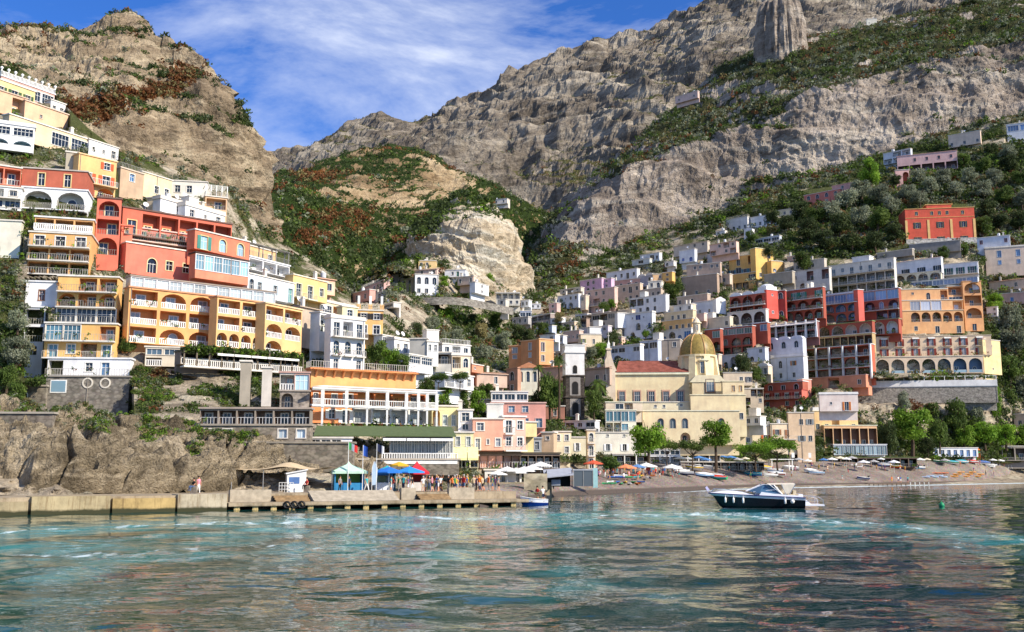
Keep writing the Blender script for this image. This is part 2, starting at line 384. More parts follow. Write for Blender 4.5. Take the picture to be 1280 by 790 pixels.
def scrub(name, V, cov, PX, PY, count, size, seed, label, wts=(.5, .3, .15, 0, .05, 0), mask=None, leaf=0.32, n=18, far=0):
    r = np.random.RandomState(seed)
    g = np.clip(cov[..., 0], 0, 1) + np.clip(cov[..., 1], 0, 1)
    p = np.where((g > 0.45) & (PX > -40) & (PX < 1320), g, 0) * (V[..., 1] / V[..., 1].mean()) ** (.6 if far else -1.0)
    if mask is not None: p = p * mask
    p = p.ravel() / p.sum(); idx = r.choice(len(p), count, p=p)
    vv = V.reshape(-1, 3)[idx]; sz = (size[0] + (size[1] - size[0]) * r.uniform(0, 1, count) ** 2.2) * (np.clip(vv[:, 1] / 220, .8, 2.0) if far else 1)
    vv = vv + r.normal(size=vv.shape) * np.array([1, .4, .3]) * sz[:, None] * .6; vv[:, 2] += sz * 0.25
    isr = cov[..., 1].ravel()[idx] > cov[..., 0].ravel()[idx] * .8
    # kinds grow in patches
    q = (fbm(vv[:, 0] / 26, vv[:, 1] / 26, vv[:, 2] / 26, 3) * 0.5 + 0.5 + r.normal(size=count) * 0.16) % 1.0
    w_ = np.cumsum(np.array(wts) / sum(wts)); mi = np.minimum(np.searchsorted(w_, q), 5)
    mi = np.where(isr, np.where(r.uniform(size=count) < 0.7, 3, 4), mi)
    me = scatter_mesh(name, vv, sz, mi, [LEAF[k] for k in SCRUBM], n=n, seed=seed, leaf=leaf)
    o = link(name, me); return tag(o, label, 'scrub', kind='stuff')
def layer(name, strips, ncol, rows, mat, amp, freq, terr=(0, 1), green=(), rustb=(), bare=(), nzthr=0.45, edge=None, seed=0, xr=(-300, 1600), keep=.35, vbase=0.0, vs=None, cleft=0):
    """a mountain face as a surface running from its foot over its crest and down the far side. strips: [(line(px,py), line(px,D)), ...] foot first"""
    px = np.linspace(xr[0], xr[1], ncol); PYs = [poly1(l, px) for l, d in strips]; Ds = [poly1(d, px) for l, d in strips]
    PY = []; D = []
    for k in range(len(strips) - 1):
        t = np.linspace(0, 1, rows[k], endpoint=(k == len(strips) - 2))[:, None]
        PY.append(PYs[k] * (1 - t) + PYs[k + 1] * t); D.append(Ds[k] * (1 - t) + Ds[k + 1] * t)
    PY = np.concatenate(PY); D = np.concatenate(D); PX = np.broadcast_to(px, PY.shape).copy()
    V = worldgrid(PX, PY, D)
    N0 = gridnormals(V)
    s = 1.0 / freq; X, Y, Z = V[..., 0] * s + seed * 11.3, V[..., 1] * s, V[..., 2] * s
    wx = 0.6 * pnoise(X * .7, Y * .7, Z * .7); 
    h = ridged(X + wx, Y + wx, Z * 0.55, 6, 0.52) * amp
    h += amp * 0.24 * ridged(X * 5, Y * 5, Z * 0.8 + wx, 5, .6)
    if terr[0]:
        sN = (V[..., 2] + 0.22 * V[..., 0] + amp * 0.7 * fbm(X * .8, Y * .8, Z * .8, 4)) / terr[1]
        fr = sN - np.floor(sN); h += terr[0] * (0.5 - np.abs(fr - 0.78) / np.where(fr < 0.78, 0.78, 0.22))
        sN2 = sN * 2.7 + 0.4 * fbm(X * 2, Y * 2, Z * 2, 3); fr = sN2 - np.floor(sN2); h += terr[0] * 0.35 * (0.5 - np.abs(fr - 0.7) / np.where(fr < 0.7, 0.7, 0.3))
    if cleft: h = h - cleft * np.clip(1 - np.abs(pnoise(X * 1.1, Y * 1.1, Z * .12 + 3)) / .10, 0, 1) - cleft * .6 * np.clip(1 - np.abs(pnoise(X * 3.1 + 5, Y * 3.1, Z * .5)) / .12, 0, 1) + cleft * .7 * pnoise(X * .6, Y * .6, Z * .3 + 9)
    nr = PY.shape[0]; fade = np.ones(nr); fade[-14:] = np.linspace(1, keep, 14); fade[:6] = np.linspace(0.3, 1, 6)
    h = h * fade[:, None]
    V = V + N0 * h[..., None]
    N1 = gridnormals(V)
    fine = fbm(X * 2.2, Y * 2.2, Z * 2.2, 5)
    big = fbm(X * .5, Y * .5, Z * .5, 3)
    g = (N1[..., 2] - nzthr) * 2.2 + 0.35 * fine + 0.3 * big + vbase + blob(PX, PY, green) - blob(PX, PY, bare)
    if vs: rv_ = np.interp(np.arange(PY.shape[0]) + 0 * 1.0, np.cumsum([0] + [q for q in rows])[:-1].tolist() + [PY.shape[0]], [v_ for v_ in vs] + [vs[-1]]) if False else np.concatenate([np.full(q, v_) for q, v_ in zip(rows, vs)]); rv_ = np.convolve(np.pad(rv_, 8, mode='edge'), np.ones(17) / 17, 'valid'); g = g + rv_[:, None] - 0
    rr = blob(PX, PY, rustb) + 0.35 * fine - 0.25 + 0.5 * (N1[..., 2] - nzthr) - blob(PX, PY, bare)
    cov = np.stack([np.clip(g, 0, 1), np.clip(rr, 0, 1)], -1)
    # far side: over the crest and down behind
    back = []; cb = []
    for k, (dy, dz) in enumerate([(0.02, -0.002), (0.06, -0.05), (0.14, -0.2), (0.25, -0.7)]):
        q = V[-1].copy(); q[:, 1] *= 1 + dy; q[:, 0] *= 1 + dy * 0.3; q[:, 2] = np.maximum(-5, q[:, 2] * (1 + dz)); back.append(q); cb.append(cov[-1])
    VV = np.concatenate([V, np.stack(back)]); CC = np.concatenate([cov, np.stack(cb)])
    me = npmesh(name, VV.reshape(-1, 3), gridfaces(VV.shape[0], VV.shape[1]), [mat], cover=CC.reshape(-1, 2), smooth=False)
    o = link(name, me); tag(o, kind='structure')
    return V, cov, PX, PY
def mountains():
    # left peak
    rk1 = rockmat('warm limestone', '#766754', '#9c8a70', '#c6b698', 0.035, veg=('#2c3417', '#4a5122'), rust=('#4d3119', '#714420'))
    ridge = [(-300, 60), (0, 46), (60, 44), (90, 42), (110, 38), (140, 30), (165, 25), (180, 30), (196, 55), (215, 68), (240, 78), (262, 90), (271, 100), (274, 132), (290, 152), (312, 166), (320, 178), (325, 205), (329, 232), (336, 262), (342, 300)]
    mid = [(-300, 130), (0, 120), (100, 120), (160, 110), (200, 120), (250, 130), (272, 138), (300, 190), (320, 215), (336, 272), (342, 305)]
    foot = [(-300, 210), (0, 200), (100, 230), (200, 265), (290, 300), (330, 315), (342, 320)]
    out = layer('rocky_peak', [(foot, [(-300, 240), (0, 238), (100, 246), (200, 265), (290, 290), (342, 300)]), (mid, [(-300, 270), (0, 275), (200, 300), (342, 315)]), (ridge, [(-300, 330), (0, 330), (180, 345), (272, 330), (342, 330)])],
          420, [110, 110], rk1, 5.5, 30, (5.0, 17), green=[(60, 52, 80, 10, .7), (10, 60, 60, 14, .6), (250, 85, 40, 14, .5), (268, 158, 44, 18, 1.3), (300, 165, 26, 14, .7), (140, 30, 60, 6, .6)],
          rustb=[(110, 152, 50, 15, 1.5), (190, 124, 64, 10, 1.3), (225, 98, 22, 30, 1.0), (275, 165, 26, 8, 1.0), (160, 50, 60, 6, .6), (95, 140, 25, 14, .8), (240, 175, 30, 10, .6)], bare=[(40, 100, 60, 20, .5), (150, 200, 90, 30, .8), (260, 200, 60, 30, .8), (210, 90, 20, 20, .3)], nzthr=0.62, seed=1, xr=(-300, 342))
    scrub('cliff_scrub', *out, 6500, (0.35, 1.7), 11, 'dark green and rusty scrub growing on the ledges of the left peak', wts=(.5, .16, .1, .14, .1, 0))
    # far mountain
    rk2 = rockmat('grey limestone', '#61584d', '#847a6c', '#b0a694', 0.010, veg=('#3f4029', '#5f5b38'), rust=('#5d4430', '#7c5c3c'), bs=1.0)
    ridge = [(60, 330), (200, 290), (330, 213), (360, 199), (400, 182), (440, 168), (480, 157), (520, 153), (545, 148), (575, 135), (600, 124), (640, 97), (680, 80), (720, 62), (745, 54), (760, 57), (800, 48), (840, 33), (865, 20), (880, 8), (900, -6), (960, -40), (1100, -90), (1280, -130), (1700, -160)]
    foot = [(60, 420), (330, 330), (480, 300), (640, 360), (700, 360), (900, 240), (1280, 150), (1700, 120)]
    mid = [(60, 380), (330, 250), (430, 220), (540, 205), (640, 200), (740, 160), (900, 90), (1100, 40), (1280, -10), (1700, -30)]
    out = layer('far_mountain', [(foot, [(60, 900), (700, 950), (1700, 1050)]), (mid, [(60, 1150), (700, 1180), (1700, 1300)]), (ridge, [(60, 1600), (600, 1550), (900, 1650), (1700, 1800)])],
          620, [150, 150], rk2, 24, 150, (15, 62), green=[(420, 190, 100, 10, .3), (540, 160, 60, 8, .45), (850, 180, 60, 30, .5), (700, 250, 80, 40, .7), (640, 190, 40, 20, .25)],
          rustb=[(660, 110, 80, 18, .5), (830, 60, 80, 20, .5), (480, 190, 60, 12, .4), (900, 30, 60, 20, .5)], bare=[(640, 170, 110, 30, .5), (700, 130, 60, 20, .3), (560, 190, 60, 14, .2)], nzthr=0.7, seed=2, xr=(60, 1700), vbase=.12)
    scrub('mountain_scrub', *out, 6000, (0.9, 3.6), 12, 'low grey green scrub dotted over the far mountain', wts=(.5, .12, .22, .1, .16, 0), n=8)
    # brown hill before it
    rk3 = rockmat('brown hill rock', '#756349', '#988162', '#c2ae8c', 0.016, veg=('#1f2b14', '#36461d'), rust=('#5a351a', '#8a5426'))
    ridge = [(200, 330), (300, 262), (335, 240), (370, 228), (410, 208), (440, 198), (485, 185), (520, 189), (545, 200), (562, 214), (580, 222), (620, 235), (660, 262), (700, 300), (760, 330)]
    mid = [(200, 360), (300, 280), (340, 262), (420, 262), (480, 280), (540, 284), (600, 290), (660, 320), (760, 360)]
    foot = [(200, 400), (300, 330), (400, 400), (440, 430), (560, 430), (760, 430)]
    out = layer('brown_hill', [(foot, [(200, 340), (300, 350), (400, 400), (560, 480), (760, 520)]), (mid, [(200, 470), (480, 640), (760, 700)]), (ridge, [(200, 700), (480, 820), (760, 900)])],
          430, [130, 110], rk3, 11, 85, (8, 46), green=[(370, 300, 80, 40, 1.1), (300, 270, 60, 30, .9), (450, 330, 60, 50, 1.0), (640, 280, 50, 60, .9), (520, 200, 40, 8, .5), (340, 330, 60, 30, 1.1)],
          rustb=[(400, 232, 70, 16, 1.3), (500, 198, 70, 11, 1.3), (550, 215, 40, 10, 1.1), (415, 292, 60, 24, 1.5), (375, 322, 34, 14, 1.4), (330, 262, 30, 10, 1.1), (450, 335, 24, 20, 1.1), (390, 262, 50, 14, .9), (350, 245, 30, 12, .8), (440, 350, 30, 14, .6)], bare=[(450, 245, 26, 16, .7), (540, 245, 30, 20, .8), (500, 262, 26, 12, .5)], nzthr=0.6, seed=3, xr=(200, 760), vs=(.6, .5))
    scrub('hill_scrub', *out, 11000, (0.8, 3.4), 13, 'thick dark green and russet scrub covering the valley hillside', wts=(.55, .2, .06, .13, .06, .02))
    # right mountain
    rk4 = rockmat('cool limestone', '#766b60', '#a09384', '#cabdac', 0.017, veg=('#2b311c', '#494a2b'), rust=('#5c4029', '#7a5a35'), bs=1.2)
    ridge = [(560, 440), (640, 392), (655, 345), (700, 268), (740, 230), (790, 186), (830, 147), (870, 116), (905, 82), (950, 62), (1010, 46), (1060, 38), (1130, 22), (1200, 10), (1280, -2), (1700, -60)]
    top = [(560, 445), (640, 395), (660, 350), (700, 300), (745, 255), (790, 215), (830, 198), (900, 184), (960, 150), (1050, 112), (1150, 82), (1280, 55), (1700, 10)]
    bot = [(560, 450), (640, 400), (700, 335), (760, 345), (830, 325), (900, 285), (1000, 240), (1100, 206), (1200, 180), (1280, 158), (1700, 90)]
    foot = [(560, 455), (640, 430), (700, 420), (760, 400), (830, 380), (900, 330), (1000, 290), (1100, 260), (1280, 200), (1700, 130)]
    out = layer('right_mountain', [(foot, [(560, 430), (700, 445), (900, 470), (1100, 485), (1700, 500)]), (bot, [(560, 450), (700, 530), (900, 560), (1100, 550), (1700, 540)]), (top, [(560, 470), (700, 580), (900, 590), (1100, 580), (1700, 570)]), (ridge, [(560, 520), (700, 700), (900, 820), (1100, 820), (1700, 800)])],
          680, [60, 150, 90], rk4, 7.5, 55, (4, 34), green=[(660, 330, 30, 60, 1.2), (700, 345, 50, 30, 1.1), (820, 310, 90, 22, .9), (950, 250, 60, 20, .8), (900, 220, 60, 12, .3), (760, 215, 40, 16, .9), (850, 160, 60, 26, .8), (980, 90, 90, 26, .9), (1120, 70, 90, 20, 1.0), (1250, 40, 60, 20, 1.0), (960, 160, 30, 26, .9), (1210, 110, 60, 20, .35), (700, 270, 14, 40, .7), (880, 260, 40, 14, .5), (990, 240, 40, 20, 1.0), (1180, 160, 60, 14, .8), (1080, 55, 60, 10, .6)],
          rustb=[(860, 150, 70, 16, .75), (690, 290, 20, 40, .8), (820, 190, 40, 12, .8), (960, 110, 80, 14, .7), (1130, 100, 60, 12, .6), (1030, 200, 40, 30, .15), (950, 245, 26, 12, .6)], bare=[(800, 260, 50, 34, .9), (880, 210, 60, 20, .9), (1010, 190, 80, 30, .9), (1130, 140, 70, 26, .9), (1240, 130, 50, 20, .8), (700, 250, 30, 30, .4), (740, 300, 40, 20, .6)], nzthr=0.62, seed=4, xr=(560, 1700), vs=(.35, -.18, .34))
    scrub('mountainside_scrub', *out, 13000, (0.8, 3.4), 14, 'green and rusty bushes covering the upper slope and ledges of the right mountain', wts=(.3, .2, .22, .1, .16, .02))
    # pale rock in the middle of the valley
    rk5 = rockmat('pale cliff limestone', '#9c8c74', '#c6b598', '#e0d3ba', 0.03, veg=('#2a3817', '#4c5f26'), rust=('#6a4a2b', '#8f6a3c'))
    ridge = [(420, 400), (450, 368), (470, 348), (500, 312), (530, 276), (552, 256), (575, 243), (592, 246), (612, 256), (628, 272), (640, 300), (650, 328), (657, 358), (664, 395)]
    top = [(420, 402), (470, 360), (530, 300), (560, 284), (600, 288), (628, 300), (650, 345), (664, 398)]
    foot = [(420, 420), (470, 395), (560, 392), (664, 410)]
    out = layer('valley_crag', [(foot, [(420, 400), (560, 372), (664, 410)]), (top, [(420, 410), (530, 400), (600, 385), (664, 430)]), (ridge, [(420, 420), (560, 450), (600, 440), (664, 440)])],
          240, [110, 50], rk5, 4.5, 30, (3, 15), green=[(485, 335, 42, 50, 1.6), (525, 290, 30, 26, 1.5), (545, 268, 26, 14, 1.0), (585, 250, 30, 10, .9), (620, 275, 14, 14, .5), (450, 380, 30, 20, 1.0)],
          rustb=[(560, 262, 30, 10, .7), (500, 320, 20, 30, .5), (600, 262, 26, 8, .7)], bare=[(600, 320, 46, 36, 1.2), (560, 320, 24, 26, .9)], nzthr=0.7, seed=5, xr=(420, 664), vs=(-.1, .6))
    scrub('crag_scrub', *out, 1500, (0.8, 2.8), 15, 'green scrub on the crown and left flank of the pale valley crag', wts=(.5, .3, .08, .05, .05, .08))
    # rock tower on the skyline
    th = np.linspace(0, 2 * np.pi, 97); zz = np.linspace(0, 1, 60); TH, ZZ = np.meshgrid(th, zz)
    c = at(976, 60, 760); top = at(976, 0, 760); H = top.z - c.z + 70; rad = 25 / 1280 * 760
    prof = np.interp(ZZ, [0, .5, .8, .93, 1.0], [1.5, 1.12, 1.0, .78, 0.0])
    X = np.cos(TH) * rad * prof; Y = np.sin(TH) * rad * prof; Z = ZZ * H
    nn = ridged(np.cos(TH) * 2.2, np.sin(TH) * 2.2, ZZ * 1.1, 6, .6) * 4.2 + 2.4 * ridged(np.cos(TH) * 7, np.sin(TH) * 7, ZZ * 3, 4)
    X = X + np.cos(TH) * nn * np.sqrt(prof); Y = Y + np.sin(TH) * nn * np.sqrt(prof); Z = Z + np.where(ZZ > .85, ridged(X / 8, Y / 8, 0, 4) * 4, 0)
    V = np.stack([X + c.x, Y + c.y, Z + c.z - 70], -1)
    cv = np.stack([np.clip((ZZ - .86) * 5 - .1, 0, 1) * .7, ZZ * 0], -1)
    o = link('rock_tower', npmesh('rock_tower', V.reshape(-1, 3), gridfaces(60, 97), [rk4], cover=cv.reshape(-1, 2))); tag(o, kind='structure')
def town_terrain():
    pxs = np.concatenate([np.linspace(-300, -20, 30), np.linspace(-16, 1296, 480), np.linspace(1310, 1600, 30)])
    nv = 200; top = poly1(TOP, pxs); t = np.linspace(0, 1, nv)[:, None]
    PY = top * (1 - t) + 646 * t; PX = np.broadcast_to(pxs, PY.shape).copy()
    D = np.zeros_like(PY)
    Dc = np.stack([np.array([Dmap(x, y) for y in np.linspace(40, 650, 245)]) for x in pxs], 1)
    for j in range(len(pxs)): D[:, j] = np.interp(PY[:, j], np.linspace(40, 650, 245), Dc[:, j])
    V = worldgrid(PX, PY, D); X, Y, Z = V[..., 0], V[..., 1], V[..., 2]
    rocky = np.clip((500 - PX) / 120, 0, 1) * np.clip((PY - 515) / 12, 0, 1)
    crag = np.clip(blob(PX, PY, [(540, 420, 90, 45, 1.3), (600, 430, 60, 45, 1.3), (220, 480, 110, 38, 1.2), (1180, 515, 120, 28, 1.1)]), 0, 1)
    beach = np.clip((PX - 655) / 20, 0, 1) * np.clip((PY - 577) / 5, 0, 1)
    amp = (0.6 + 3.4 * rocky + 3.0 * crag) * (1 - beach) + 0.12 * beach
    h = ridged(X / 14, Y / 14, Z / 10, 5) * amp + amp * .4 * ridged(X / 3.1, Y / 3.1, Z / 4, 4)
    D2 = D - h + 1.0 + 7 * beach
    # rocks of the quay side: big vertical clefts
    D2 += rocky * 3.0 * np.abs(fbm(X / 7, Y / 20, Z / 30, 3))
    for (a, b, pt, pb, Y0, Y1) in carve:
        m = (PX > a - 3) & (PX < b + 3) & (PY > pt - 3) & (PY < pb + 1)
        tt = np.clip((PX - a) / max(1, b - a), 0, 1); D2 = np.where(m, np.maximum(D2, Y0 * (1 - tt) + Y1 * tt + 1.2), D2)
    V = worldgrid(PX, PY, D2)
    # beach and shore: real heights from its own rows; run under the sea in front
    N1 = gridnormals(V); fine = fbm(X / 7, Y / 7, Z / 7, 5); big = fbm(X / 30, Y / 30, Z / 30, 3)
    g = .62 + .5 * fine + .3 * big + blob(PX, PY, [(540, 430, 80, 40, .6), (1150, 240, 160, 60, .6), (1150, 560, 120, 16, .6), (1260, 430, 30, 50, .6), (20, 440, 30, 60, .6), (600, 440, 40, 40, .5), (680, 520, 40, 30, .5), (60, 518, 60, 8, .4), (320, 570, 60, 14, .35), (270, 470, 80, 20, .25)])
    g -= 1.3 * rocky + .35 * crag
    g += .75 * rocky * blob(PX, PY, [(60, 525, 40, 10, 1.3), (185, 555, 14, 30, 1.0), (300, 560, 40, 16, 1.5), (150, 535, 60, 6, 1.4), (260, 545, 70, 7, 1.5), (235, 590, 10, 20, 1.)])
    g -= blob(PX, PY, [(520, 400, 26, 20, .6), (200, 475, 26, 22, .4), (620, 380, 30, 14, .4), (1100, 500, 60, 18, .5), (930, 300, 60, 20, .3)])
    g -= .22 * np.clip((PX - 640) / 30, 0, 1) * np.clip((1235 - PX) / 20, 0, 1) * np.clip((PY - poly1([(640, 380), (740, 350), (860, 320), (960, 310), (1100, 312), (1240, 300)], PX)) / 14, 0, 1) * np.clip((480 - PY) / 10, 0, 1)
    g = g * (1 - beach)
    ru = np.clip(.25 * fine + .15, 0, 1) * (1 - beach) * np.clip((PX - 480) / 60, 0, 1)
    cov = np.stack([np.clip(g, 0, 1), ru, beach], -1)
    rk = rockmat('hillside rock and terraces', '#7f7463', '#a89a84', '#cdbfa6', 0.09, veg=('#3a4023', '#5a5e36'), rust=('#6b5a3c', '#8a744c'), bs=1.2)
    o = link('hillside', npmesh('hillside', V.reshape(-1, 3), gridfaces(nv, len(pxs))[:, ::-1], [rk], cover=cov[..., :2].reshape(-1, 2))); tag(o, kind='structure')
    # bushes
    ok = (beach < .1) & (PY < 596)
    mk = ok.astype(float)
    for (a, b, c_, d_) in clearings: mk[(PX > a) & (PX < b) & (PY > c_) & (PY < d_)] = 0
    scrub('hillside_bushes', V, cov[..., :2], PX, PY, 22000, (0.3, 1.35), 21, 'green garden bushes and creepers filling the gaps between the houses', wts=(.22, .3, .18, .04, .12, .12), mask=mk, n=28, leaf=.24, far=1)
    scrub('slope_creepers', V, cov[..., :2] + .5, PX, PY, 5200, (.2, .6), 22, 'light green creepers on the rocky slope below the orange yellow hotel', wts=(.1, .35, .05, 0, .1, .4), mask=mk * (blob(PX, PY, [(235, 480, 80, 30, 1.0), (1180, 515, 90, 24, .6)]) > .35) * (fine > -.1), n=26, leaf=.26)
    return V, PX, PY
def coast_rock():
    rk = rockmat('coastal rock', '#6f634f', '#998a70', '#c4b498', 0.11, veg=('#333c17', '#5a6424'), rust=('#5f4a33', '#7d6244'), bs=2.0, dip=35, cf=.6)
    ridge = [(-300, 514), (0, 515), (60, 521), (150, 525), (200, 532), (250, 549), (340, 556), (400, 561), (470, 566), (530, 572)]
    foot = [(-300, 628), (530, 624)]
    mid = [(-300, 560), (0, 566), (250, 580), (530, 590)]
    dd = lambda y, o: [(x, Dmap(x, (y if not isinstance(y, list) else poly1(y, x))) - o + float(np.interp(x, [190, 290, 340, 400, 440], [0, 3.2, 5.5, 8, 13]))) for x in range(-300, 531, 40)] + [(531, Dmap(530, 590) + 1)]
    V, cov, PX, PY = layer('coast_rock', [(foot, dd(618, .5)), (mid, dd(mid, 2.2)), (ridge, dd(ridge, 1.0))], 900, [90, 90], rk, 3.2, 12, (1.3, 5), seed=6, xr=(-300, 531), nzthr=.9, keep=.2, cleft=2.4,
        green=[(60, 526, 36, 14, 2.6), (182, 548, 12, 28, 2.4), (300, 562, 44, 14, 2.8), (150, 530, 70, 8, 2.4), (262, 548, 60, 9, 2.6), (240, 585, 9, 18, 2.2), (330, 560, 30, 14, 2.5), (120, 560, 20, 10, 1.8)], bare=[(x, 595, 60, 22, 1.2) for x in range(-280, 530, 60)])
    cov = cov.copy(); cov[..., 1] = 0
    scrub('rock_plants', V, cov, PX, PY, 3200, (.15, .5), 31, 'green plants and moss hanging over the coastal rock', wts=(.2, .4, .1, 0, .1, .2), n=30, leaf=.25)
def beach_and_sea():
    # pebble beach: one sheet from the sea bed up to the promenade
    m, nt, b = newmat('grey pebble beach'); v = coords(nt); vo = nt.nodes.new('ShaderNodeTexVoronoi'); vo.inputs['Scale'].default_value = 3.2; nt.links.new(v, vo.inputs['Vector'])
    n1 = noise(nt, v, 0.12, 6, .7); n2 = noise(nt, v, 2.5, 5, .8)
    o = ramp(nt, n1, [(0.3, hexc('#6b6058')), (0.5, hexc('#8a7d72')), (0.7, hexc('#a39688'))])
    o = mixc(nt, 0.5, o, ramp(nt, n2, [(0.35, (.35,) * 3), (0.65, (.9,) * 3)]), 'MULTIPLY'); o = mixc(nt, .35, o, vo.outputs['Color'], 'SOFT_LIGHT')
    sx = nt.nodes.new('ShaderNodeSeparateXYZ'); nt.links.new(v, sx.inputs[0])
    wet = ramp(nt, sx.outputs[2], [(0.0, (1, 1, 1)), (0.55, (1, 1, 1)), (0.8, (0, 0, 0))])
    o = mixc(nt, wet, o, hexc('#544a42')); nt.links.new(o, b.inputs['Base Color']); b.inputs['Roughness'].default_value = .95; bump(nt, b, vo.outputs['Distance'], .8, .15)
    px = np.linspace(600, 1650, 260); rows = [(676, None), (640, None)]
    shore = [(600, 634), (655, 628), (700, 620), (760, 617), (830, 614.5), (890, 611.5), (950, 609), (1060, 607), (1160, 605), (1280, 602.5), (1650, 598)]
    upper = [(600, 606), (655, 600), (700, 588), (760, 581), (830, 579), (950, 577), (1280, 574), (1650, 572)]
    sh = poly1(shore, px); up = poly1(upper, px)
    Dsh = (CAMZ - 0.0) / -np.array([slopes(x, y)[1] for x, y in zip(px, sh)])
    Dup = np.array([Dmap(x, y) for x, y in zip(px, up)]) ; Dup = np.maximum(Dup, Dsh + 12)
    g = []
    for t in np.linspace(-.6, 1.0, 60):
        D = Dsh + (Dup - Dsh) * t; a = np.array([slopes(x, 600)[0] for x in px]); 
        zt = np.array([at(x, y, d).z for x, y, d in zip(px, up, Dup)])
        z = np.where(t < 0, t * 6, zt * (t ** 0.8 if t > 0 else 0) * .97)
        nz = fbm(a * D / 9, D / 9, 0 * D, 4) * .22 * (1 if t > .12 else .15)
        g.append(np.stack([a * D, D, z + nz], -1))
    V = np.stack(g); o = link('pebble_beach', npmesh('pebble_beach', V.reshape(-1, 3), gridfaces(60, 260), [m])); tag(o, kind='structure')
    # the sea
    ys = [-400, -150, -40, 0]; y = 4.0
    while y < 420: ys.append(y); y += max(0.09, (y + 2) * 0.0062)
    ys = np.array(ys); av = np.concatenate([np.linspace(-3, -.62, 40), np.linspace(-.61, .61, 520), np.linspace(.62, 3, 40)])
    base = np.where(ys < 8, 60.0, ys + 6); X = av[None, :] * base[:, None]; Y = np.broadcast_to(ys[:, None], X.shape)
    amp = np.clip(1.15 - Y / 260, .22, 1)
    sw = .10 * np.sin(X * .30 + Y * .62 + 1.5 * pnoise(X / 13, Y / 11, 0)) * (0.6 + .6 * pnoise(X / 30, Y / 22, 3.3))
    ch = .13 * fbm(X / 4.4, Y / 2.5, 0.5, 3, 2.2, .36) + .03 * ridged(X / 3.6, Y / 2.0, 4.5, 2)
    Z = (sw + ch) * amp; Z = np.where(Y < 8, 0, Z)
    V = np.stack([X, Y, Z], -1)
    # aerated wake water: bands and patches left by the boats
    PYr = HZ + CAMZ * F / np.maximum(Y, 5); PXr = CX + F * X / np.maximum(Y, 5)
    l1 = poly1([(-200, 672), (0, 664), (200, 655), (400, 649), (640, 646), (820, 643), (900, 642), (1000, 650), (1100, 655), (1280, 676), (1500, 700)], PXr)
    nw = fbm(X / 5, Y / 8, 1.2, 4); nf = fbm(X / .9, Y / 1.6, 2.2, 5)
    band = np.exp(-((PYr - l1 - 3 * nw) / 6.5) ** 2) * (.85 + .5 * nw) + .75 * np.exp(-((PYr - l1 - 9) / 13) ** 2) * np.clip(.55 + nw, 0, 1) * np.clip((1150 - PXr) / 300, 0.25, 1)
    l2 = poly1([(-200, 700), (0, 690), (160, 690), (330, 680), (640, 690), (760, 712), (860, 740), (1000, 760)], PXr)
    band2 = .75 * np.exp(-((PYr - l2 - 8 * nw) / 20) ** 2) * np.clip((900 - PXr) / 400, 0, 1) * np.clip(.5 + 1.2 * nw, 0, 1)
    left = .62 * np.clip((260 - PXr) / 300, 0, 1) * np.exp(-((PYr - 745) / 55) ** 2) * np.clip(.6 + nw, 0, 1)
    right = .6 * np.exp(-((PYr - l1 - 14) / 9) ** 2) * np.clip((PXr - 900) / 200, 0, 1) * np.clip(.3 + nf, 0, 1)
    shore_f = 0.95 * np.exp(-((PYr - poly1(shore, PXr) - .8) / .8) ** 2) * np.clip((PXr - 720) / 200, 0, 1)
    mid_ = .55 * np.exp(-(((PXr - 720) / 110) ** 2 + ((PYr - 745) / 32) ** 2)) * np.clip(.35 + 1.3 * nw, 0, 1)
    teal = np.clip(band + band2 + left + right * .8 + mid_, 0, 1)
    line = np.exp(-((PYr - l1 - 2.0 * nw + 1) / 2.0) ** 2) + .8 * np.exp(-((PYr - l1 - 5 * nw - 9) / 1.3) ** 2) * np.clip(.4 + nw, 0, 1) + .9 * np.exp(-((PYr - l2 - 6 * nw) / 1.8) ** 2) * np.clip((700 - PXr) / 300, 0, 1)
    foam = np.clip((line * .8 + left * .45 + right * .7 + mid_ * .5 + shore_f * 1.6) + .65 * nf - .5, 0, 1)
    teal = np.where(Y < 8, 0, teal); foam = np.where(Y < 8, 0, foam)
    shallow = np.clip(1 - (Y - 30) / 100, 0, 1) 
    deep = np.clip((PXr - 500) / 600, 0, 1)
    m, nt, b = newmat('sea water'); L = nt.links
    at_ = nt.nodes.new('ShaderNodeAttribute'); at_.attribute_name = 'cover'; sx = nt.nodes.new('ShaderNodeSeparateColor'); L.new(at_.outputs['Color'], sx.inputs[0])
    o = mixc(nt, sx.outputs[2], hexc('#123a33'), hexc('#032830'))
    o = mixc(nt, sx.outputs[0], o, hexc('#348f92'))
    v = coords(nt); nn = noise(nt, v, 2.6, 8, .85)
    ad = N(nt, 'ShaderNodeMath', operation='MULTIPLY_ADD', i_1=1.6, i_2=-.85); L.new(nn, ad.inputs[0]); ad2 = N(nt, 'ShaderNodeMath', operation='ADD'); L.new(ad.outputs[0], ad2.inputs[0]); L.new(sx.outputs[1], ad2.inputs[1])
    fm = ramp(nt, ad2.outputs[0], [(0.14, (0, 0, 0)), (0.6, (.85,) * 3)])
    o = mixc(nt, fm, o, hexc('#dfeeee')); L.new(o, b.inputs['Base Color'])
    rr = mixc(nt, fm, (.02,) * 3, (.5,) * 3); L.new(rr, b.inputs['Roughness']); b.inputs['IOR'].default_value = 1.33; b.inputs['Specular IOR Level'].default_value = .5
    v1 = coords(nt, (1.0, 1.9, 1)); nb = noise(nt, v1, 1.2, 3, .45); bump(nt, b, nb, .3, .07)
    C = np.stack([teal, foam, deep], -1)
    o = link('sea', npmesh('sea', V.reshape(-1, 3), gridfaces(*X.shape), [m], cover=C.reshape(-1, 3), smooth=True)); tag(o, kind='structure')
